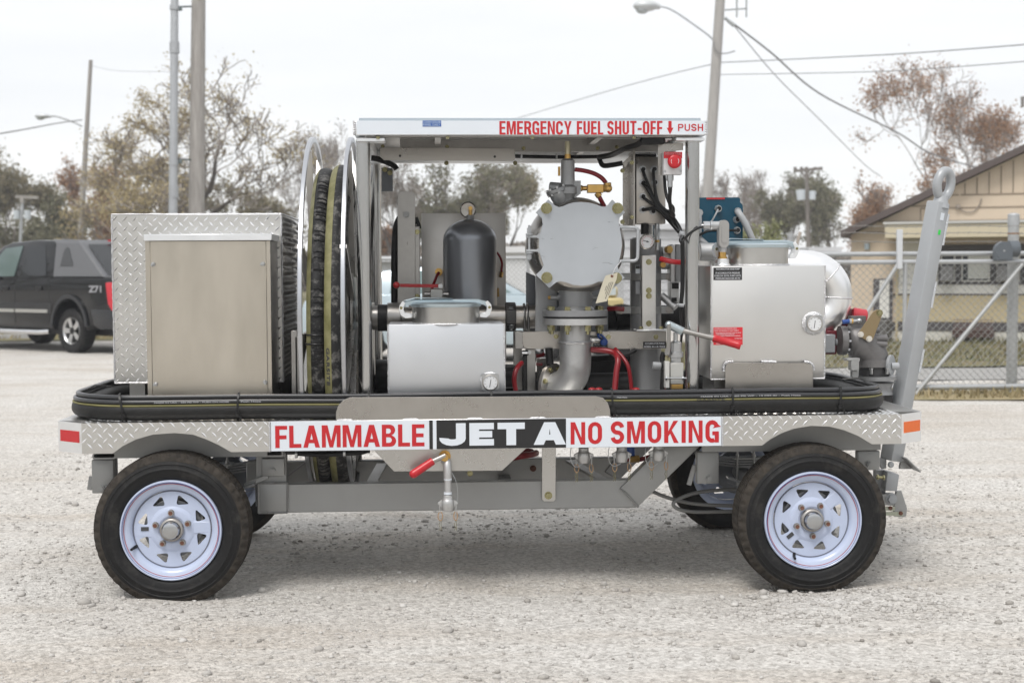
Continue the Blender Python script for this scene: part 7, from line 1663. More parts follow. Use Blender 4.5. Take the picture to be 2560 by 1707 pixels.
def lamp(t, pts, head, depth, k, hw, hh):
    ar = MB(); ar.tube(smooth_path([q_at(a, b, depth) for a, b in pts], 5), k * 2.2, 8); build(ar, 'lamp_arm', STEELP, t)
    c = q_at(*head, depth); hd = MB(); hd.sphere(c + Vector((0, 0, 0.02)), 1.0, 18, 10, (k * hw, k * hh * .8, k * hh * .55)); hd.cyl(c + Vector((k * hw * .5, 0, 0.02)), c + Vector((k * hw * 1.15, 0, 0.0)), k * hh * .38, k * hh * .26, n=12); build(hd, 'lamp_head', LAMPG, t)
    ln = MB(); ln.sphere(c + Vector((-k * hw * .25, 0, -k * hh * .22)), 1.0, 16, 8, (k * hw * .55, k * hh * .6, k * hh * .5)); build(ln, 'lamp_lens', LENS, t)
def wire(name, label, pts, r, group=None):
    """pts: (px, py, depth)"""
    o = build(MB().tube(smooth_path([q_at(*p) for p in pts], 8), r, 5), name, mat('wire', (0.22, 0.235, 0.24), 0.6), None); tag(o, label, 'cable', group)
pA, a1, kA = pole('utility_pole', 'thick weathered wooden pole beside the grey steel mast, cut off by the top edge', (491, 535), (497, -60), 31, 44, 34)
pB, b1, kB = pole('steel_mast', 'slim grey galvanised mast strapped beside the thick wooden pole', (432.5, 535), (437, -60), 30.5, 24, 18.5, STEELP, 'mast')
jt = MB()
for b in (20, 120, 408, 480):
    c = q_at(434.5 + (436.7 - 434.5) * (1 - b / 480), b, 30.5)
    jt.cyl(c - Vector((0, 0, .05 if b in (20, 408) else .12)), c + Vector((0, 0, .05 if b in (20, 408) else .12)), kB * 12.2, n=18)
build(jt, 'mast_collar', STEELP, pB)
br = MB()
for b in (18, 400): br.cyl(q_at(447, b, 30.6), q_at(478, b - 1, 30.9), .02, n=8); br.cyl(q_at(450, b + 1, 30.5), q_at(452, b + 9, 30.5), .04, n=8)
build(br, 'stand_off', mat('dark_bracket', (.14, .17, .17), .5, .5), pB)
pC, c1, kC = pole('lamp_pole', 'thin wooden pole with a small street lamp left of the yellowing tree', (201, 590), (227, 151), 55, 18, 9.5)
lamp(pC, [(205, 316), (185, 306), (160, 297), (140, 291), (126, 290)], (106, 292), 55, kC, 19, 12)
pD, d1, kD = pole('transformer_pole', 'distant short pole carrying two grey transformers above the pickup cab', (51, 600), (56, 508), 58, 9, 7, STEELP)
td = MB()
for a in (42, 69): td.cyl(q_at(a, 548, 58), q_at(a, 526, 58), kD * 8, n=16)
build(td, 'transformer', mat('transformer_grey', (.50, .545, .58), .4), pD)
td = MB(); td.bar(q_at(40, 492, 58), q_at(96, 494, 58), .12, .12); td.bar(q_at(56, 508, 58), q_at(56, 490, 58), .14, .14); build(td, 'crossarm', WOODP, pD)
pE, e1, kE = pole('lamp_pole', 'leaning grey wooden pole with large cobra head lamp above the canopy end', (1768, 500), (1803, -40), 40, 30, 24, mat('grey_pole', (.30, .29, .275), .85, col2=(.40, .385, .365), vscale=2, stretch=(14, 14, .7)))
lamp(pE, [(1786, 104), (1770, 88), (1740, 66), (1700, 38), (1672, 22), (1650, 17)], (1614, 17), 40, kE, 32, 26)
ins = MB(); ins.bar(q_at(1812, 26, 40), q_at(1868, 22, 40), .04, .04)
for a in (1842, 1866): ins.cyl(q_at(a, 44, 40), q_at(a, -10, 40), .025, n=8)
ins.cyl(q_at(1812, 45, 40), q_at(1835, 66, 40), .045, n=8); build(ins, 'line_hardware', mat('insulator', (.33, .35, .35), .5), pE)
ins = MB(); ptube(ins, [], 0, 4) if False else None
cd = MB(); cd.tube(smooth_path([q_at(1785, 104, 39.8), q_at(1786, 120, 39.8), q_at(1796, 132, 39.8), q_at(1815, 134, 39.8), q_at(1838, 128, 39.8)], 5), .016, 6); build(cd, 'drip_loop', mat('wire', (0.2,) * 3), pE)
pF, f1, kF = pole('transformer_pole', 'far crossarm pole with two pale transformers above the dark trees on the right', (2021, 620), (2016, 418), 62, 13, 9, mat('dark_pole', (.17, .155, .14), .85))
td = MB(); td.cyl(q_at(2003, 500, 61.7), q_at(2001, 475, 61.7), kF * 10, kF * 11.5, n=16); td.cyl(q_at(2031, 499, 61.7), q_at(2032, 478, 61.7), kF * 8, kF * 8.5, n=16); build(td, 'transformer', MATS['transformer_grey'], pF)
td = MB(); td.bar(q_at(1984, 428, 62), q_at(2056, 421, 62), .12, .12); td.bar(q_at(2000, 428, 62), q_at(2016, 446, 62), .08, .08); td.bar(q_at(2034, 425, 62), q_at(2017, 446, 62), .08, .08)
for a in (1988, 2004, 2038, 2052): td.cyl(q_at(a, 426, 62), q_at(a, 418, 62), .07, n=8)
build(td, 'crossarm', MATS['dark_pole'], pF)
wire('power_line', 'thick drooping cable from the lamp pole down to the right edge', [(1820, 50, 40), (1925, 130, 41), (2050, 235, 43), (2240, 330, 46), (2330, 385, 48), (2475, 430, 48), (2600, 478, 48)], .028)
wire('power_line', 'thin cable dropping steeply from the lamp pole toward the far trees', [(1830, 58, 40), (1935, 185, 44), (2050, 300, 50), (2160, 410, 58), (2200, 440, 60)], .016)
wire('power_line', 'upper of the two level cables right of the lamp pole', [(1800, 157, 40), (2100, 143, 36), (2300, 132, 33), (2640, 106, 30)], .014)
wire('power_line', 'lower of the two level cables right of the lamp pole', [(1797, 187, 40), (2100, 182, 36), (2300, 174, 33), (2640, 148, 30)], .011)
wire('power_line', 'thin cable sloping up from behind the canopy to the lamp pole', [(1290, 297, 60), (1500, 234, 52), (1660, 190, 45), (1786, 160, 40)], .014)
wire('power_line', 'thin cable from the left edge up to the left lamp pole', [(-40, 341, 40), (60, 324, 44), (140, 309, 50), (205, 300, 55)], .022)
wire('power_line', 'faint line from the left lamp pole into the yellowing tree', [(228, 165, 55), (250, 170, 54), (300, 178, 52), (440, 180, 50)], .007)

# ------------------------------------------------------------------ black pickup at the left
CARB = mat('black_car_paint', (0.005, 0.0055, 0.0065), 0.08, spec=0.35, coat=0.2)
CLAD = mat('grey_cladding', (0.11, 0.113, 0.12), 0.4)
GLASSD = mat('dark_car_glass', (0.010, 0.012, 0.014), 0.06)
GLASSL = mat('green_car_glass', (0.10, 0.14, 0.135), 0.06)
CHROME = mat('chrome', (0.75, 0.75, 0.76), 0.14, 1.0)
TAILR = mat('tail_lamp_red', (0.55, 0.012, 0.03), 0.15, coat=0.6)
BLACKT = mat('black_trim', (0.02, 0.02, 0.021), 0.6)
tp = G(181, 882)
hd_ang = math.atan2(math.sin(rad(37)), -math.cos(rad(37))) - YAW        # heading away to the left
TR = thing('pickup_truck', 'black crew cab pickup with grey roof pillars parked facing away at the left edge', 'pickup truck', (tp.x, tp.y, 0), hd_ang)
# local frame: +x forward, -y... the near side faces the camera; rear wheel at the origin
side = 1 if True else -1
HWd = 1.0
def tbox(x0, x1, y0, y1, z0, z1): return MB().box(x0, x1, y0, y1, z0, z1)
NS = 1.0   # near side is at +y*? set below from the heading
fwd2 = Vector((math.cos(hd_ang), math.sin(hd_ang), 0)); left2 = Vector((-fwd2.y, fwd2.x, 0))
NS = 1.0 if left2.dot(Vector((CAM.x - tp.x, CAM.y - tp.y, 0))) > 0 else -1.0
def ty_(y): return -NS * y                                  # y measured inward from the near side wheel face
def tprism(poly, y0, y1):
    mb = MB().prism(poly, 0, 1); ya, yb = ty_(y0), ty_(y1)
    mb.v = [(x, ya + (yb - ya) * y, z) for x, y, z in mb.v]
    if (yb - ya) < 0: mb.f = [f[::-1] for f in mb.f]
    return mb
body = [(-1.28, 0.62), (-1.30, 0.95), (-1.24, 1.12), (-1.20, 1.17), (0.1, 1.18), (1.0, 1.17), (3.3, 1.12), (4.2, 1.02), (4.45, 0.8), (4.45, 0.45), (4.2, 0.40), (3.85, 0.42)]
arc_f = [(3.42 + 0.47 * math.cos(rad(a)), 0.40 + 0.47 * math.sin(rad(a))) for a in range(0, 181, 15)]
arc_r = [(0.0 + 0.47 * math.cos(rad(a)), 0.40 + 0.47 * math.sin(rad(a))) for a in range(0, 181, 15)]
body = body + arc_f + [(2.85, 0.42), (0.55, 0.42)] + arc_r + [(-0.55, 0.50), (-1.15, 0.50)]
build(tprism(body, -0.04, 1.90), 'body', CARB, TR, local=True, bevel=0.03, seg=2)
def taper(poly, z_lo, z_hi, inset, y0, y1):                  # upper works lean inward
    mb = tprism(poly, y0, y1); yc = ty_((y0 + y1) / 2)
    mb.v = [(x, yc + (y - yc) * (1 - inset * max(0, (z - z_lo) / (z_hi - z_lo))), z) for x, y, z in mb.v]; return mb
cab = [(-0.02, 1.185), (0.33, 1.80), (0.45, 1.86), (1.2, 1.89), (2.0, 1.85), (2.25, 1.78), (3.05, 1.135)]
build(taper(cab, 1.18, 1.88, 0.20, 0.0, 1.86), 'cab', CARB, TR, local=True, bevel=0.03, seg=2)
sail = [(-0.95, 1.185), (-0.10, 1.80), (0.02, 1.875), (0.75, 1.895), (0.62, 1.80), (0.52, 1.30), (0.50, 1.185)]
so_ = build(taper(sail, 1.18, 1.88, 0.20, -0.02, 1.88), 'sail_panel', CLAD, TR, local=True, bevel=0.02)
def side_panel(poly, lift, m, name):
    """a panel on the leaning near side"""
    yy = lambda z: 0.93 - (0.93 + lift) * (1 - 0.20 * max(0, (z - 1.18) / 0.70))
    mb = MB(); n = len(poly); a = sum(poly[i][0] * poly[(i + 1) % n][1] - poly[(i + 1) % n][0] * poly[i][1] for i in range(n))
    v = [(x, ty_(yy(z)), z) for x, z in poly] + [(x, ty_(yy(z) + 0.02), z) for x, z in poly]
    f = [tuple(range(n)), tuple(range(2 * n - 1, n - 1, -1))] + [(i, i + n, (i + 1) % n + n, (i + 1) % n) for i in range(n)]
    if (a > 0) == (NS > 0): f = [q[::-1] for q in f]
    mb.add(v, f); return build(mb, name, m, TR, local=True)
side_panel([(0.72, 1.22), (0.90, 1.76), (1.42, 1.785), (1.50, 1.22)], 0.012, GLASSD, 'rear_window')
side_panel([(1.68, 1.21), (1.60, 1.785), (2.12, 1.74), (2.72, 1.20)], 0.012, GLASSL, 'front_window')
side_panel([(-0.02, 1.40), (0.20, 1.72), (0.26, 1.74), (0.32, 1.68), (0.34, 1.40)], 0.034, mat('recess_grey', (.045, .047, .05), .4), 'sail_opening')
rw = MB(); rw.add([(-0.93, ty_(0.10), 1.215), (-0.93, ty_(1.76), 1.215), (-0.16, ty_(1.60), 1.79), (-0.16, ty_(0.26), 1.79)], [(0, 1, 2, 3), (3, 2, 1, 0)]); build(rw, 'back_glass', GLASSD, TR, local=True)
tb2 = MB(); tb2.box(-1.30, -0.9, ty_(0.0), ty_(1.86), 1.17, 1.21); build(tb2, 'bed_cover', CLAD, TR, local=True, bevel=.01)
tl_ = tprism([(-1.315, 0.70), (-1.315, 1.11), (-1.02, 1.11), (-1.08, 0.80), (-1.18, 0.70)], -0.055, 0.16); build(tl_, 'tail_light', TAILR, TR, local=True, bevel=.01)
bp = tprism([(-1.42, 0.45), (-1.42, 0.72), (-0.60, 0.72), (-0.66, 0.5), (-0.85, 0.42)], -0.06, 1.92); build(bp, 'rear_bumper', mat('satin_black', (.022, .023, .026), .3), TR, local=True, bevel=.03, seg=2)
cm = tprism([(-0.98, 1.84), (-0.98, 1.85), (-0.10, 1.90), (-0.10, 1.88)], 0.6, 1.2); sb3 = MB(); sb3.box(-0.16, -0.10, ty_(0.72), ty_(1.14), 1.845, 1.875); build(sb3, 'brake_lamp', TAILR, TR, local=True)
for x0, x1 in ((0.62, 1.58), (1.62, 2.72)):
    build(tprism([(x0, 0.655), (x1, 0.655), (x1, 0.705), (x0, 0.705)], -0.062, -0.042), 'side_moulding', mat('satin_chrome', (.62, .62, .60), .3, 1.0), TR, local=True)
build(tprism([(0.52, 0.64), (2.86, 0.64), (2.86, 0.80), (0.52, 0.80)], -0.052, -0.041), 'door_cladding', BLACKT, TR, local=True, bevel=.005)
for x in (1.60, 0.58):
    build(tprism([(x - .006, 0.5), (x + .006, 0.5), (x + .006, 1.19), (x - .006, 1.19)], -0.0435, -0.041), 'door_gap', BLACKP, TR, local=True)
for x in (0.80, 1.80):
    build(tprism([(x - .02, 0.99), (x + .15, 0.99), (x + .15, 1.05), (x - .02, 1.05)], -0.07, -0.045), 'door_handle', BLACKP, TR, local=True, bevel=.008)
arch = MB(); n_ = 14
for k in range(n_):
    a0, a1 = rad(8 + 164 * k / n_), rad(8 + 164 * (k + 1) / n_)
    tpr = tprism([(.475 * math.cos(a0), .4 + .475 * math.sin(a0)), (.535 * math.cos(a0), .4 + .535 * math.sin(a0)), (.535 * math.cos(a1), .4 + .535 * math.sin(a1)), (.475 * math.cos(a1), .4 + .475 * math.sin(a1))], -0.075, -0.041); arch.add(tpr.v, tpr.f)
build(arch, 'wheel_arch_flare', MATS['satin_black'], TR, local=True)
rb2 = MB(); rb2.tube([(0.62, ty_(-.02), .36), (0.80, ty_(-.09), .345), (2.6, ty_(-.09), .345), (2.8, ty_(-.03), .36)], .045, 10); build(rb2, 'running_board', CHROME, TR, local=True)
mr = MB(); mr.box(2.45, 2.60, ty_(-.22), ty_(-.02), 1.16, 1.33); build(mr, 'door_mirror', BLACKP, TR, local=True, bevel=.03, seg=2)
ub_ = MB(); ub_.box(-1.1, 4.2, ty_(.25), ty_(1.6), .30, .50); build(ub_, 'underbody', BLACKP, TR, local=True)
vs, fs = text_mesh('Z71', .34, .11, .006, .004)
lt = MB()
xm = -0.56; lt.add([(xm + (-x if NS > 0 else x) * 1.0 + (0.0), ty_(-.043) + NS * (z + .002), .965 + y * .9) for x, y, z in vs], fs if True else fs); build(lt, 'badge', mat('badge_silver', (.30, .30, .32), .4), TR, local=True, smooth=0)
def car_wheel(R, w, m_alloy, spokes, name='wheel'):
    e = bpy.data.objects.new(name, None); COL.objects.link(e)
    tm = MB(); tm.lathe((0, 0, 0), (0, 1, 0), [(R * .60, .02), (R * .66, .0), (R * .80, -.008), (R * .92, .0), (R * .985, .03), (R, .05), (R, w - .05), (R * .92, w), (R * .6, w)], 48)
    for k in range(40):
        a = 2 * math.pi * k / 40; c = Vector((math.cos(a), 0, math.sin(a))); tm.obox(c * (R - .003) + Vector((0, w * .2, 0)), (-c.z, 0, c.x), (0, 1, 0), c, R * .045, w * .16, .009)
        tm.obox(c * (R - .003) + Vector((0, w * .6, 0)), (-c.z, 0, c.x), (0, 1, 0), c, R * .045, w * .16, .009)
    build(tm, 'tyre', TYREM, e, local=True)
    rm = MB(); rm.lathe((0, 0, 0), (0, 1, 0), [(R * .615, .012), (R * .60, .0), (R * .565, .012), (R * .53, .06), (R * .53, w * .8)], 40)
    rm.cyl((0, .03, 0), (0, .05, 0), R * .19, n=24)
    for k in range(spokes):
        a = 2 * math.pi * (k + .5) / spokes; c = Vector((math.cos(a), 0, math.sin(a))); t_v = Vector((-c.z, 0, c.x))
        rm.add([tuple(c * R * .16 - t_v * R * .10 + Vector((0, .022, 0))), tuple(c * R * .16 + t_v * R * .10 + Vector((0, .022, 0))), tuple(c * R * .57 + t_v * R * .13 + Vector((0, .012, 0))), tuple(c * R * .57 - t_v * R * .13 + Vector((0, .012, 0))),
                tuple(c * R * .16 - t_v * R * .10 + Vector((0, .06, 0))), tuple(c * R * .16 + t_v * R * .10 + Vector((0, .06, 0))), tuple(c * R * .57 + t_v * R * .13 + Vector((0, .06, 0))), tuple(c * R * .57 - t_v * R * .13 + Vector((0, .06, 0)))],
               [(0, 1, 2, 3), (7, 6, 5, 4), (1, 5, 6, 2), (3, 7, 4, 0), (0, 4, 5, 1), (2, 6, 7, 3)])
    build(rm, 'rim', m_alloy, e, local=True); hb = MB(); hb.cyl((0, .012, 0), (0, .03, 0), R * .10, n=18)
    for k in range(6): a = k * math.pi / 3; hb.cyl((R * .14 * math.cos(a), .014, R * .14 * math.sin(a)), (R * .14 * math.cos(a), .03, R * .14 * math.sin(a)), R * .028, n=8)
    build(hb, 'hub_cap', BLACKP, e, local=True)
    return e
ALLOY = mat('alloy_wheel', (.62, .62, .62), .3, 1.0)
cw = car_wheel(.385, .26, ALLOY, 5); cw.parent = TR
def set_wheel(w, x, y, R, near, ns): w.location = (x, y, R); w.rotation_euler = (0, 0, 0 if near == (ns < 0) else math.pi)
set_wheel(cw, 0, ty_(-.02), .385, True, NS)
for x, near in ((3.42, True), (0, False), (3.42, False)):
    set_wheel(copy_tree(cw, TR), x, ty_(-.02 if near else 1.88), .385, near, NS)

def taller(o):
    for ch in children(o):
        if ch.name.startswith('wheel') and ch.type == 'EMPTY': continue
        for v in ch.data.vertices: v.co.z = float(np.interp(v.co.z, (0, .5, .68, 1.18, 1.9), (0, .5, .72, 1.31, 1.995)))
taller(TR)

# ------------------------------------------------------------------ pale blue car behind the cart
CB = mat('pale_blue_paint', (0.42, 0.50, 0.54), 0.25, 0.3, coat=0.8)
c0 = G(1130, 905); CARo = thing('parked_car', 'pale blue sedan parked behind the cart, seen in slivers between tanks', 'car', (c0.x, c0.y, 0), -YAW)
prof = [(-2.3, .45), (-2.33, .75), (-2.25, .95), (-1.9, 1.02), (-1.45, 1.04), (1.05, 1.02), (1.9, .94), (2.25, .80), (2.32, .55), (2.25, .32), (1.85, .28)] + [(1.42 + .36 * math.cos(rad(a)), .32 + .36 * math.sin(rad(a))) for a in range(0, 181, 20)] + [(1.0, .26), (-1.0, .26)] + [(-1.40 + .36 * math.cos(rad(a)), .32 + .36 * math.sin(rad(a))) for a in range(0, 181, 20)] + [(-1.8, .30), (-2.2, .34)]
build(MB().prism(prof, 0, 1.75), 'body', CB, CARo, local=True, bevel=.03, seg=2)
rf = [(-1.75, 1.03), (-1.05, 1.40), (-.6, 1.455), (.1, 1.46), (.45, 1.42), (1.15, 1.02)]
mb = MB().prism(rf, .06, 1.69); mb.v = [(x, .875 + (y - .875) * (1 - .18 * max(0, (z - 1.03) / .43)), z) for x, y, z in mb.v]; build(mb, 'roof', CB, CARo, local=True, bevel=.02, seg=2)
def wpan(poly, name):
    mb = MB(); n = len(poly); yy = lambda z: .875 - .822 * (1 - .18 * max(0, (z - 1.03) / .43)); mb.add([(x, yy(z), z) for x, z in poly], [tuple(range(n))]); build(mb, name, mat('pale_car_glass', (.16, .22, .22), .08), CARo, local=True)
wpan([(-.95, 1.06), (-.32, 1.06), (-.32, 1.40), (-.62, 1.40), (-.90, 1.34)], 'rear_window'); wpan([(-.22, 1.06), (.92, 1.06), (.38, 1.39), (-.22, 1.40)], 'front_window')
ws = MB(); ws.add([(.50, .22, 1.40), (.50, 1.53, 1.40), (1.13, 1.62, 1.045), (1.13, .13, 1.045)], [(0, 1, 2, 3)]); ws.v = [(x + .012, y, z + .012) for x, y, z in ws.v]; build(ws, 'windscreen', MATS['pale_car_glass'], CARo, local=True)
sm = MB(); sm.box(-1.0, 1.0, -.012, -.001, .52, .56); build(sm, 'side_moulding', mat('pale_trim', (.32, .43, .50), .4), CARo, local=True)
sm = MB(); sm.box(-1.9, 1.9, .1, 1.65, .2, .34); build(sm, 'underbody', BLACKP, CARo, local=True)
cw2 = car_wheel(.32, .2, ALLOY, 7); cw2.parent = CARo; cw2.location = (-1.40, .01, .32)
for x, y, rz in ((1.42, .01, 0), (-1.40, 1.74, math.pi), (1.42, 1.74, math.pi)): c = copy_tree(cw2, CARo); c.location = (x, y, .32); c.rotation_euler = (0, 0, rz)

# ------------------------------------------------------------------ gate, fences
GALV = mat('galvanised_tube', (0.416, 0.428, 0.436), .45, .5, var=.08, vscale=8)
GALVD = mat('weathered_tube', (.40, .41, .41), .5, .5, var=.12, vscale=10)
WIREM = mat('chain_link_wire', (.36, .37, .37), .5, .6)
YGt = 9.25
def gp_(a, b, Y=YGt): return P(a, b, Y)
gate = thing('sliding_gate', 'galvanised chain link sliding gate with diagonal braces behind the tow bar', 'gate', (P(2300, 900, YGt).x, YGt, 0))
gx0, gx1 = P(2000, 650, YGt).x, P(2640, 650, YGt).x
zt_ = P(2300, 655, YGt).z; zb_ = 0.06; zt2 = P(2300, 634.5, YGt).z
for z, r_, y_ in ((zt_, .027, 0), (zt2, .027, .09), (zb_ + .03, .032, 0)):
    build(MB().cyl((gx0, YGt + y_, z), (gx1, YGt + y_, z), r_, n=14), 'gate_rail', GALV, gate)
for (a0, b0), (a1, b1) in (((2285, 985), (2552, 660)), ((2105, 872), (2242, 660))):
    build(MB().cyl(gp_(a0, b0) - Vector((0, .05, 0)), gp_(a1, b1) - Vector((0, .05, 0)), .023, n=12), 'gate_brace', GALVD, gate)
x = P(2262, 760, YGt).x; build(MB().cyl((x, YGt, .1), (x, YGt, zt_), .024, n=12), 'gate_stile', GALV, gate)
def chain(x0, x1, z0, z1, Y, p=.078, r=.0030):
    mb = MB(); H = z1 - z0; n0 = int((x0 - H) / p); n1 = int((x1 + H) / p)
    for s in (1, -1):
        for k in range(n0 - 1, n1 + 2):
            a = k * p; pa = [a, z0]; pb = [a + s * H, z1]
            lo, hi = (x0, x1); xs = sorted((pa[0], pb[0]))
            if xs[1] <= lo or xs[0] >= hi: continue
            f = lambda x: z0 + (x - a) * s
            xa_, xb_ = max(xs[0], lo), min(xs[1], hi)
            if xb_ - xa_ < .01: continue
            mb.tube([(xa_, Y + s * r, f(xa_)), (xb_, Y + s * r, f(xb_))], r, 3, caps=False)
    return mb
cl = build(chain(gx0, gx1, zb_ + .05, zt_, YGt), 'chain_link', WIREM, gate, smooth=0); cl['kind'] = 'stuff'
gp2 = thing('gate_post', 'stout galvanised gate post with domed cap and grey guide roller', 'post', (P(2530, 900, YGt + .22).x, YGt + .22, 0))
xq = P(2531, 800, YGt + .22).x; ztop = P(2530, 533, YGt + .22).z
build(MB().cyl((xq, YGt + .22, 0), (xq, YGt + .22, ztop - .12), .060, n=22), 'shaft', GALVD, gp2)
mb = MB(); mb.cyl((xq, YGt + .22, ztop - .14), (xq, YGt + .22, ztop - .02), .064, n=22); mb.sphere((xq, YGt + .22, ztop - .02), .064, 18, 8, (1, 1, .35)); build(mb, 'post_cap', GALV, gp2)
mb = MB()
for b in (563, 584): z = P(2530, b, YGt + .22).z; mb.cyl((xq, YGt + .22, z - .008), (xq, YGt + .22, z + .008), .063, n=18)
build(mb, 'rust_band', mat('rust_band', (.25, .15, .09), .8), gp2)
rl = MB(); q = P(2506, 627, YGt - .08); rl.cyl((q.x, YGt - .13, q.z), (q.x, YGt - .05, q.z), .10, n=30); rl.box(q.x - .099, q.x + .099, YGt - .127, YGt - .053, q.z - .105, q.z); rl.cyl((q.x + .08, YGt - .04, q.z + .02), (q.x + .19, YGt - .04, q.z + .02), .09, n=20); build(rl, 'guide_roller', mat('roller_grey', (.11, .125, .14), .5, .3), gp2, bevel=.004)
rl = MB(); rl.cyl((q.x, YGt - .134, q.z), (q.x, YGt - .129, q.z), .012, n=12); build(rl, 'roller_axle', ZINC, gp2)
bk_ = MB(); bk_.pbox(2486, 996, 2535, 1018, YGt - .10, .22); bk_.pbox(2534, 1000, 2548, 1019, YGt - .04, .2); build(bk_, 'roller_block', mat('block_grey', (.075, .085, .10), .5, .2), gp2, bevel=.006)
ps = thing('short_post', 'pale square upright clamped to the two gate rails', 'post', (P(2250, 640, YGt - .02).x, YGt - .05, 1.3)); mb = MB(); mb.pbox(2244, 574, 2257, 672, YGt - .09, .05); build(mb, 'tube', mat('pale_tube', (.56, .58, .60), .45, .2), ps, bevel=.003)
ps2 = thing('short_post', 'little grey pipe end standing behind the round filler cap', 'post', tuple(P(1977, 605, 12))); mb = MB(); mb.cyl(P(1977, 640, 12), P(1977, 586, 12), .037, n=14); mb.cyl(P(1977, 594, 12), P(1977, 585, 12), .041, n=14); build(mb, 'tube', GALV, ps2)
ps3 = thing('short_post', 'slanted rusty pipe stub behind the round filler cap', 'post', tuple(P(1996, 605, 12))); mb = MB(); mb.cyl(P(1984, 640, 12), P(2001, 580, 12), .022, n=10); build(mb, 'tube', mat('rusty_pipe', (.36, .32, .28), .7), ps3)
for i, b in enumerate((575, 590)):
    pass
bw = MB()
for b in (566, 583, 605):
    pts = [P(a, b + 1.5 * math.sin(a * .02), YGt + .3) for a in range(2105, 2660, 40)]; bw.tube(pts, .004, 4)
    for a in range(2110, 2640, 26): c = P(a, b + 1.5 * math.sin(a * .02), YGt + .3); bw.tube([c - Vector((.012, 0, .018)), c + Vector((.012, 0, .018))], .003, 3)
o = build(bw, 'barbed_wire', mat('barbed', (.25, .24, .23), .6, .4), None); tag(o, 'strands of barbed wire stretched above the gate rails', 'wire')
fn = thing('chain_link_fence', 'long chain link fence with top rail running behind the pale blue car', 'fence', (P(1300, 700, 24).x, 24, 0))
fx0, fx1 = P(880, 650, 24).x, P(2085, 650, 24).x; fz = P(1300, 645, 24).z
build(MB().cyl((fx0, 24, fz), (fx1, 24, fz), .035, n=10), 'top_rail', GALV, fn)
for a in range(930, 2080, 130): xx = P(a, 650, 24).x; build(MB().cyl((xx, 24.02, 0), (xx, 24.02, fz + .04), .035, n=10), 'fence_post', GALV, fn)
cl = build(chain(fx0, fx1, .05, fz, 24, p=.10, r=.004), 'chain_link', WIREM, fn, smooth=0); cl['kind'] = 'stuff'

# ------------------------------------------------------------------ buildings
def shade_box(name, label, cat, a0, a1, b0, b1, Y, D, m, roofm, extra=None):
    x0, x1 = P(a0, 640, Y).x, P(a1, 640, Y).x; z1 = P((a0 + a1) / 2, b0, Y).z
    t = thing(name, label, cat, ((x0 + x1) / 2, Y, 0)); build(MB().box(x0, x1, Y, Y + D, 0, z1), 'wall', m, t); build(MB().box(x0 - .15, x1 + .15, Y - .15, Y + D + .15, z1 + .002, z1 + .16), 'roof', roofm, t)
    return t, x0, x1, z1
PALEW = mat('pale_metal_wall', (.52, .53, .545), .5, var=.03); 
shed, sx0, sx1, sz1 = shade_box('metal_shed', 'pale grey metal shed beyond the fence, seen left of the right post', 'shed', 1560, 1765, 574, 660, 34, 8, PALEW, mat('pale_roof', (.55, .56, .58), .5))
mb = MB()
for k in range(10): z = .3 + k * .24; mb.box(sx0, sx1, 33.985, 33.999, z, z + .02)
build(mb, 'siding_groove', mat('groove_grey', (.30, .31, .32), .6), shed)
shade_box('white_trailer', 'long white trailer body beyond the fence behind the grey cylinder', 'trailer', 1150, 1420, 632, 700, 30, 2.4, mat('trailer_white', (.66, .67, .68), .45, var=.02), mat('trailer_white', (.66,) * 3))
shade_box('low_wall', 'low pale roofed shed far behind the storage box', 'shed', 900, 1010, 655, 700, 32, 3, PALEW, MATS['pale_roof'])
shade_box('far_shed', 'small pale roofed shed just left of the tan building', 'shed', 2030, 2090, 630, 665, 40, 3, mat('dark_shed_wall', (.12, .115, .11), .8), MATS['pale_roof'])
# yellow plant glimpsed below the vessel, and clutter on the ground behind
ym = thing('yellow_loader', 'yellow machine half hidden behind the grey column', 'machine', tuple(G(1520, 860)))
mb = MB(); mb.pbox(1488, 745, 1560, 790, 17, 1.4); mb.pbox(1500, 715, 1545, 744.5, 17.2, 1.0); build(mb, 'body', mat('machine_yellow', (.50, .41, .20), .6), ym, bevel=.04)
mb = MB(); mb.pbox(1505, 719, 1540, 738, 17.18, .02); build(mb, 'cab_window', mat('pale_glass2', (.45, .5, .52), .1), ym)
mb = MB()
for a in (1500, 1548): q = P(a, 800, 17.3); mb.cyl((q.x, 17.0, .42), (q.x, 17.3, .42), .42, n=24)
build(mb, 'wheel', TYREM, ym)
# tan building with the gable
YBd = 0.0; BROT = rad(-24); B0 = P(2345, 700, 20.4); BE = Vector((math.cos(BROT), math.sin(BROT), 0)); BN = Vector((-BE.y, BE.x, 0))
def PL(a, b, _=0):                                           # photo point on the turned facade, in the building's own frame
    d = ray(a, b); t = (B0 - CAM).dot(BN) / d.dot(BN); h = CAM + d * t; return Vector(((h - B0).dot(BE), 0, h.z))
TAN = mat('tan_siding', (.57, .475, .365), .8, var=.03, vscale=2)
TAN2 = mat('yellow_tan_panel', (.50, .425, .27), .8, var=.04, vscale=2)
CREAM = mat('cream_panel', (.60, .585, .53), .7, var=.03); WHITEB = mat('white_board', (.68, .67, .63), .6, var=.02)
DARKT = mat('dark_trim', (.075, .07, .072), .6); GROOVE = mat('groove', (.26, .21, .16), .9); ROOFE = mat('brown_fascia', (.095, .075, .07), .7)
bl = thing('tan_building', 'tan gabled building with brown roof edge and dark framed windows behind the gate', 'building', (B0.x, B0.y, 0), BROT)
WORLD[bl.name] = Vector((0, 0, 0))
ex, ez = PL(2128, 585, YBd).x, PL(2128, 585, YBd).z; rx_, rz_ = PL(2560, 382, YBd).x, PL(2560, 382, YBd).z; sl = (rz_ - ez) / (rx_ - ex)
peak = ex + 6.4; far = peak + 6.4
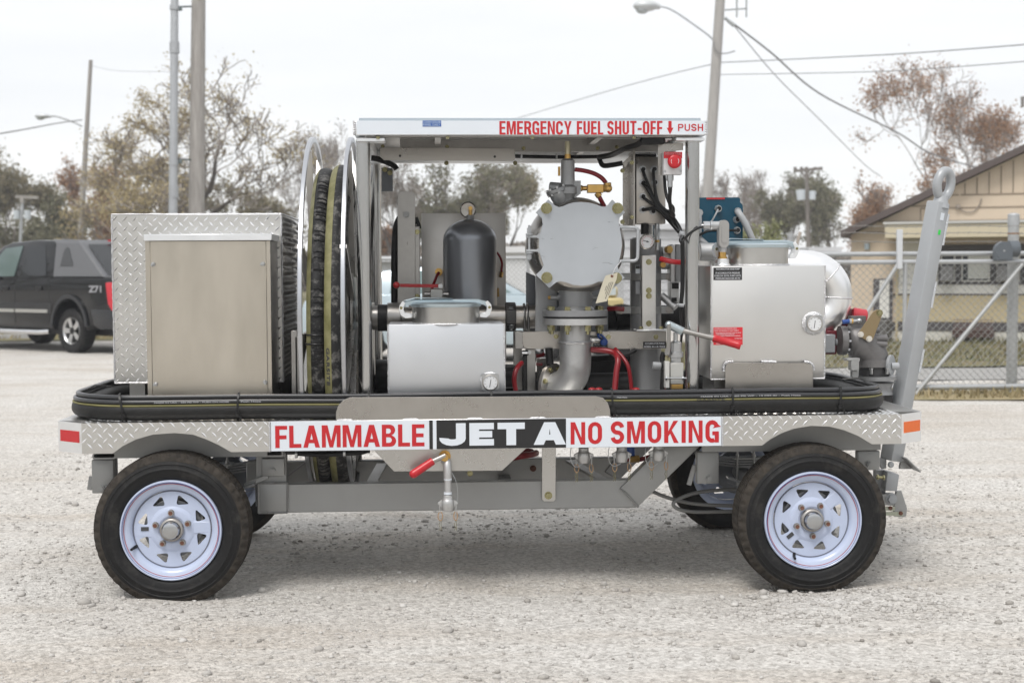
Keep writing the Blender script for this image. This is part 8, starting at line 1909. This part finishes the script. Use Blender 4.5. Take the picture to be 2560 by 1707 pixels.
wall = [(ex, 0), (ex, ez - .02), (peak, ez + sl * 6.4), (far, ez - .02), (far, 0)]
build(MB().prism(wall, YBd, YBd + 9), 'wall', TAN, bl)
def band_(a0, a1, b0, b1, m, name, y=.03, d=.03, bev=0):
    mb = MB(); mb.box(PL(a0, 700, YBd).x, PL(a1, 700, YBd).x, YBd - y, YBd - y + d - .002, PL(2380, b1, YBd).z, PL(2380, b0, YBd).z); return build(mb, name, m, bl, bevel=bev)
# gable grooves: horizontal laps and upright joints cut as thin dark battens
gm = MB()
def zg(b): return PL(2380, b, YBd).z
def xg(a): return PL(a, 700, YBd).x
for a0, a1, b in ((2210, 2370, 500 + 14), (2180, 2560, 552), (2265, 2395, 488), (2400, 2640, 488), (2300, 2640, 520), (2160, 2560, 578)):
    gm.box(xg(a0), xg(a1), YBd - .012, YBd - .002, zg(b) - .012, zg(b) + .012)
for a in range(2410, 2600, 30):
    zz = min(ez + sl * (xg(a) - ex) - .05, 9); gm.box(xg(a) - .01, xg(a) + .01, YBd - .012, YBd - .002, zg(487), zz)
for a, b0, b1 in ((2266, 488, 514), (2210, 514, 540), (2180, 552, 566), (2300, 552, 520)): gm.box(xg(a) - .01, xg(a) + .01, YBd - .012, YBd - .002, zg(max(b0, b1)), zg(min(b0, b1)))
build(gm, 'siding_groove', GROOVE, bl)
rm = MB(); t_n = .13
rm.prism([(ex - .16, ez - sl * .16), (peak, ez + sl * 6.4), (far + .16, ez - sl * .16), (far + .16, ez - sl * .16 + t_n), (peak, ez + sl * 6.4 + t_n), (ex - .16, ez - sl * .16 + t_n)], YBd - .30, YBd + 9.3); build(rm, 'roof', ROOFE, bl)
sf = MB(); sf.add([(ex - .15, YBd - .28, ez - sl * .15 - .01), (ex + .0, YBd - .28, ez - .16), (ex, YBd - .02, ez - .16), (ex - .15, YBd - .02, ez - sl * .15 - .01)], [(0, 1, 2, 3), (3, 2, 1, 0)]); build(sf, 'soffit', CREAM, bl)
aw = MB(); aw.box(xg(2222), xg(2640), YBd - .75, YBd - .003, zg(596), zg(562)); build(aw, 'awning', mat('awning_cream', (.56, .50, .37), .7, var=.05), bl, bevel=.01)
aw = MB(); aw.box(xg(2222) - .03, xg(2640), YBd - .78, YBd - .002, zg(562) + .003, zg(562) + .05); build(aw, 'awning_cap', mat('awning_cap', (.50, .50, .48), .6), bl)
band_(2240, 2345, 598, 712, CREAM, 'panel'); band_(2245, 2640, 712, 734, WHITEB, 'panel'); band_(2248, 2345, 640, 711, WHITEB, 'panel', .05, .02)
band_(2245, 2640, 738, 804, TAN2, 'panel'); band_(2225, 2640, 806, 826, DARKT, 'dark_band', .05, .05); band_(2225, 2640, 734.3, 737.7, DARKT, 'dark_strip', .04, .04); band_(2225, 2640, 828, 872, CREAM, 'foundation')
band_(2346, 2640, 612, 711, DARKT, 'window_band', .045, .045)
for a0, a1, pane in ((2352, 2388, 0), (2404, 2475, 1), (2491, 2550, 0), (2566, 2630, 1)):
    f = band_(a0, a1, 636, 704, WHITEB, 'window_frame', .07, .03); band_(a0 + 3, a1 - 3, 640, 701, mat('window_glass', (.05, .055, .06), .08), 'window_pane', .075, .01)
    if pane: band_(a0 + 16, a1 - 3, 641, 697, mat('curtain', (.60, .61, .58), .8), 'curtain', .079, .01)
    else:
        mb = MB(); mb.box(xg(a0 + 2), xg(a1 - 2), YBd - .32, YBd - .08, zg(702), zg(664)); build(mb, 'air_conditioner', mat('ac_grey', (.16, .16, .16), .6), bl, bevel=.01)
        gr = MB()
        for k in range(9): z = zg(700) + k * (zg(666) - zg(700)) / 9; gr.box(xg(a0 + 4), xg(a1 - 4), YBd - .335, YBd - .322, z, z + .012)
        build(gr, 'siding_groove', mat('louvre', (.30, .30, .30), .6), bl)
band_(2184, 2232, 696, 800, DARKT, 'door_frame', .04, .04); band_(2200, 2224, 700, 795, WHITEB, 'door', .06, .03); band_(2184, 2190, 800, 850, DARKT, 'door_frame', .04, .04)
mb = MB(); mb.box(xg(2188), xg(2232), YBd - 1.0, YBd - .06, .0, zg(800)); build(mb, 'step', mat('dark_step', (.10, .095, .09), .8), bl)
mb = MB(); mb.box(xg(2385), xg(2488), YBd - .40, YBd - .055, .08, zg(822)); vent = build(mb, 'vent_box', mat('vent_brown', (.09, .06, .05), .8), bl, bevel=.01)
gr = MB()
for k in range(7): gr.box(xg(2388), xg(2485), YBd - .425, YBd - .402, .12 + k * .05, .135 + k * .05)
build(gr, 'siding_groove', mat('vent_slat', (.16, .10, .085), .8), bl)
band_(2240, 2246, 598, 872, TAN2, 'corner_trim', .06, .06); band_(2296, 2299, 832, 870, GROOVE, 'joint', .036, .01)
mt2 = MB(); mt2.cyl((xg(2168), YBd - .06, zg(622)), (xg(2168), YBd - .06, zg(606)), .05, n=12); build(mt2, 'meter', mat('meter_grey', (.30, .35, .38), .5), bl)
wr = MB(); wr.tube(smooth_path([Vector((xg(a), YBd - .03, zg(b))) for a, b in ((2395, 520), (2410, 530), (2432, 530), (2446, 515), (2452, 498))], 5), .012, 5); wr.sphere((xg(2394), YBd - .05, zg(518)), .05, 8, 6); build(wr, 'wall_cable', mat('wall_cable', (.30, .26, .22), .7), bl)
# power pole hardware at the right edge
pH = thing('utility_pole', 'dark utility pole hardware just entering at the right edge above the roof', 'utility pole', tuple(at(2600, 70)))
mb = MB(); g_ = at(2585, 70); mb.cyl(g_, Vector((g_.x, g_.y, top_h(230, 70))), .14, n=12); mb.bar(q_at(2540, 318, 70), q_at(2585, 296, 70), .08, .08); mb.cyl(q_at(2541, 320, 70), q_at(2541, 340, 70), .09, n=8); mb.bar(q_at(2552, 244, 70), q_at(2590, 242, 70), .08, .08); mb.cyl(q_at(2556, 246, 70), q_at(2557, 268, 70), .09, n=8); build(mb, 'shaft', MATS['dark_pole'], pH)
# kerb logs behind the pickup
lg2 = thing('guard_rail', 'low pale grey rail lying along the yard edge behind the pickup', 'rail', tuple(G(30, 846))); mb = MB(); mb.bar(q_at(-80, 846, 30), q_at(112, 842, 30), .12, .14); build(mb, 'beam', mat('pale_rail', (.42, .42, .42), .7), lg2, bevel=.01)
mb = MB()
for a in (-20, 50, 100): c = q_at(a, 850, 30); mb.box(c.x - .06, c.x + .06, c.y + .1, c.y + .2, 0, .25)
build(mb, 'rail_post', BARK, lg2)
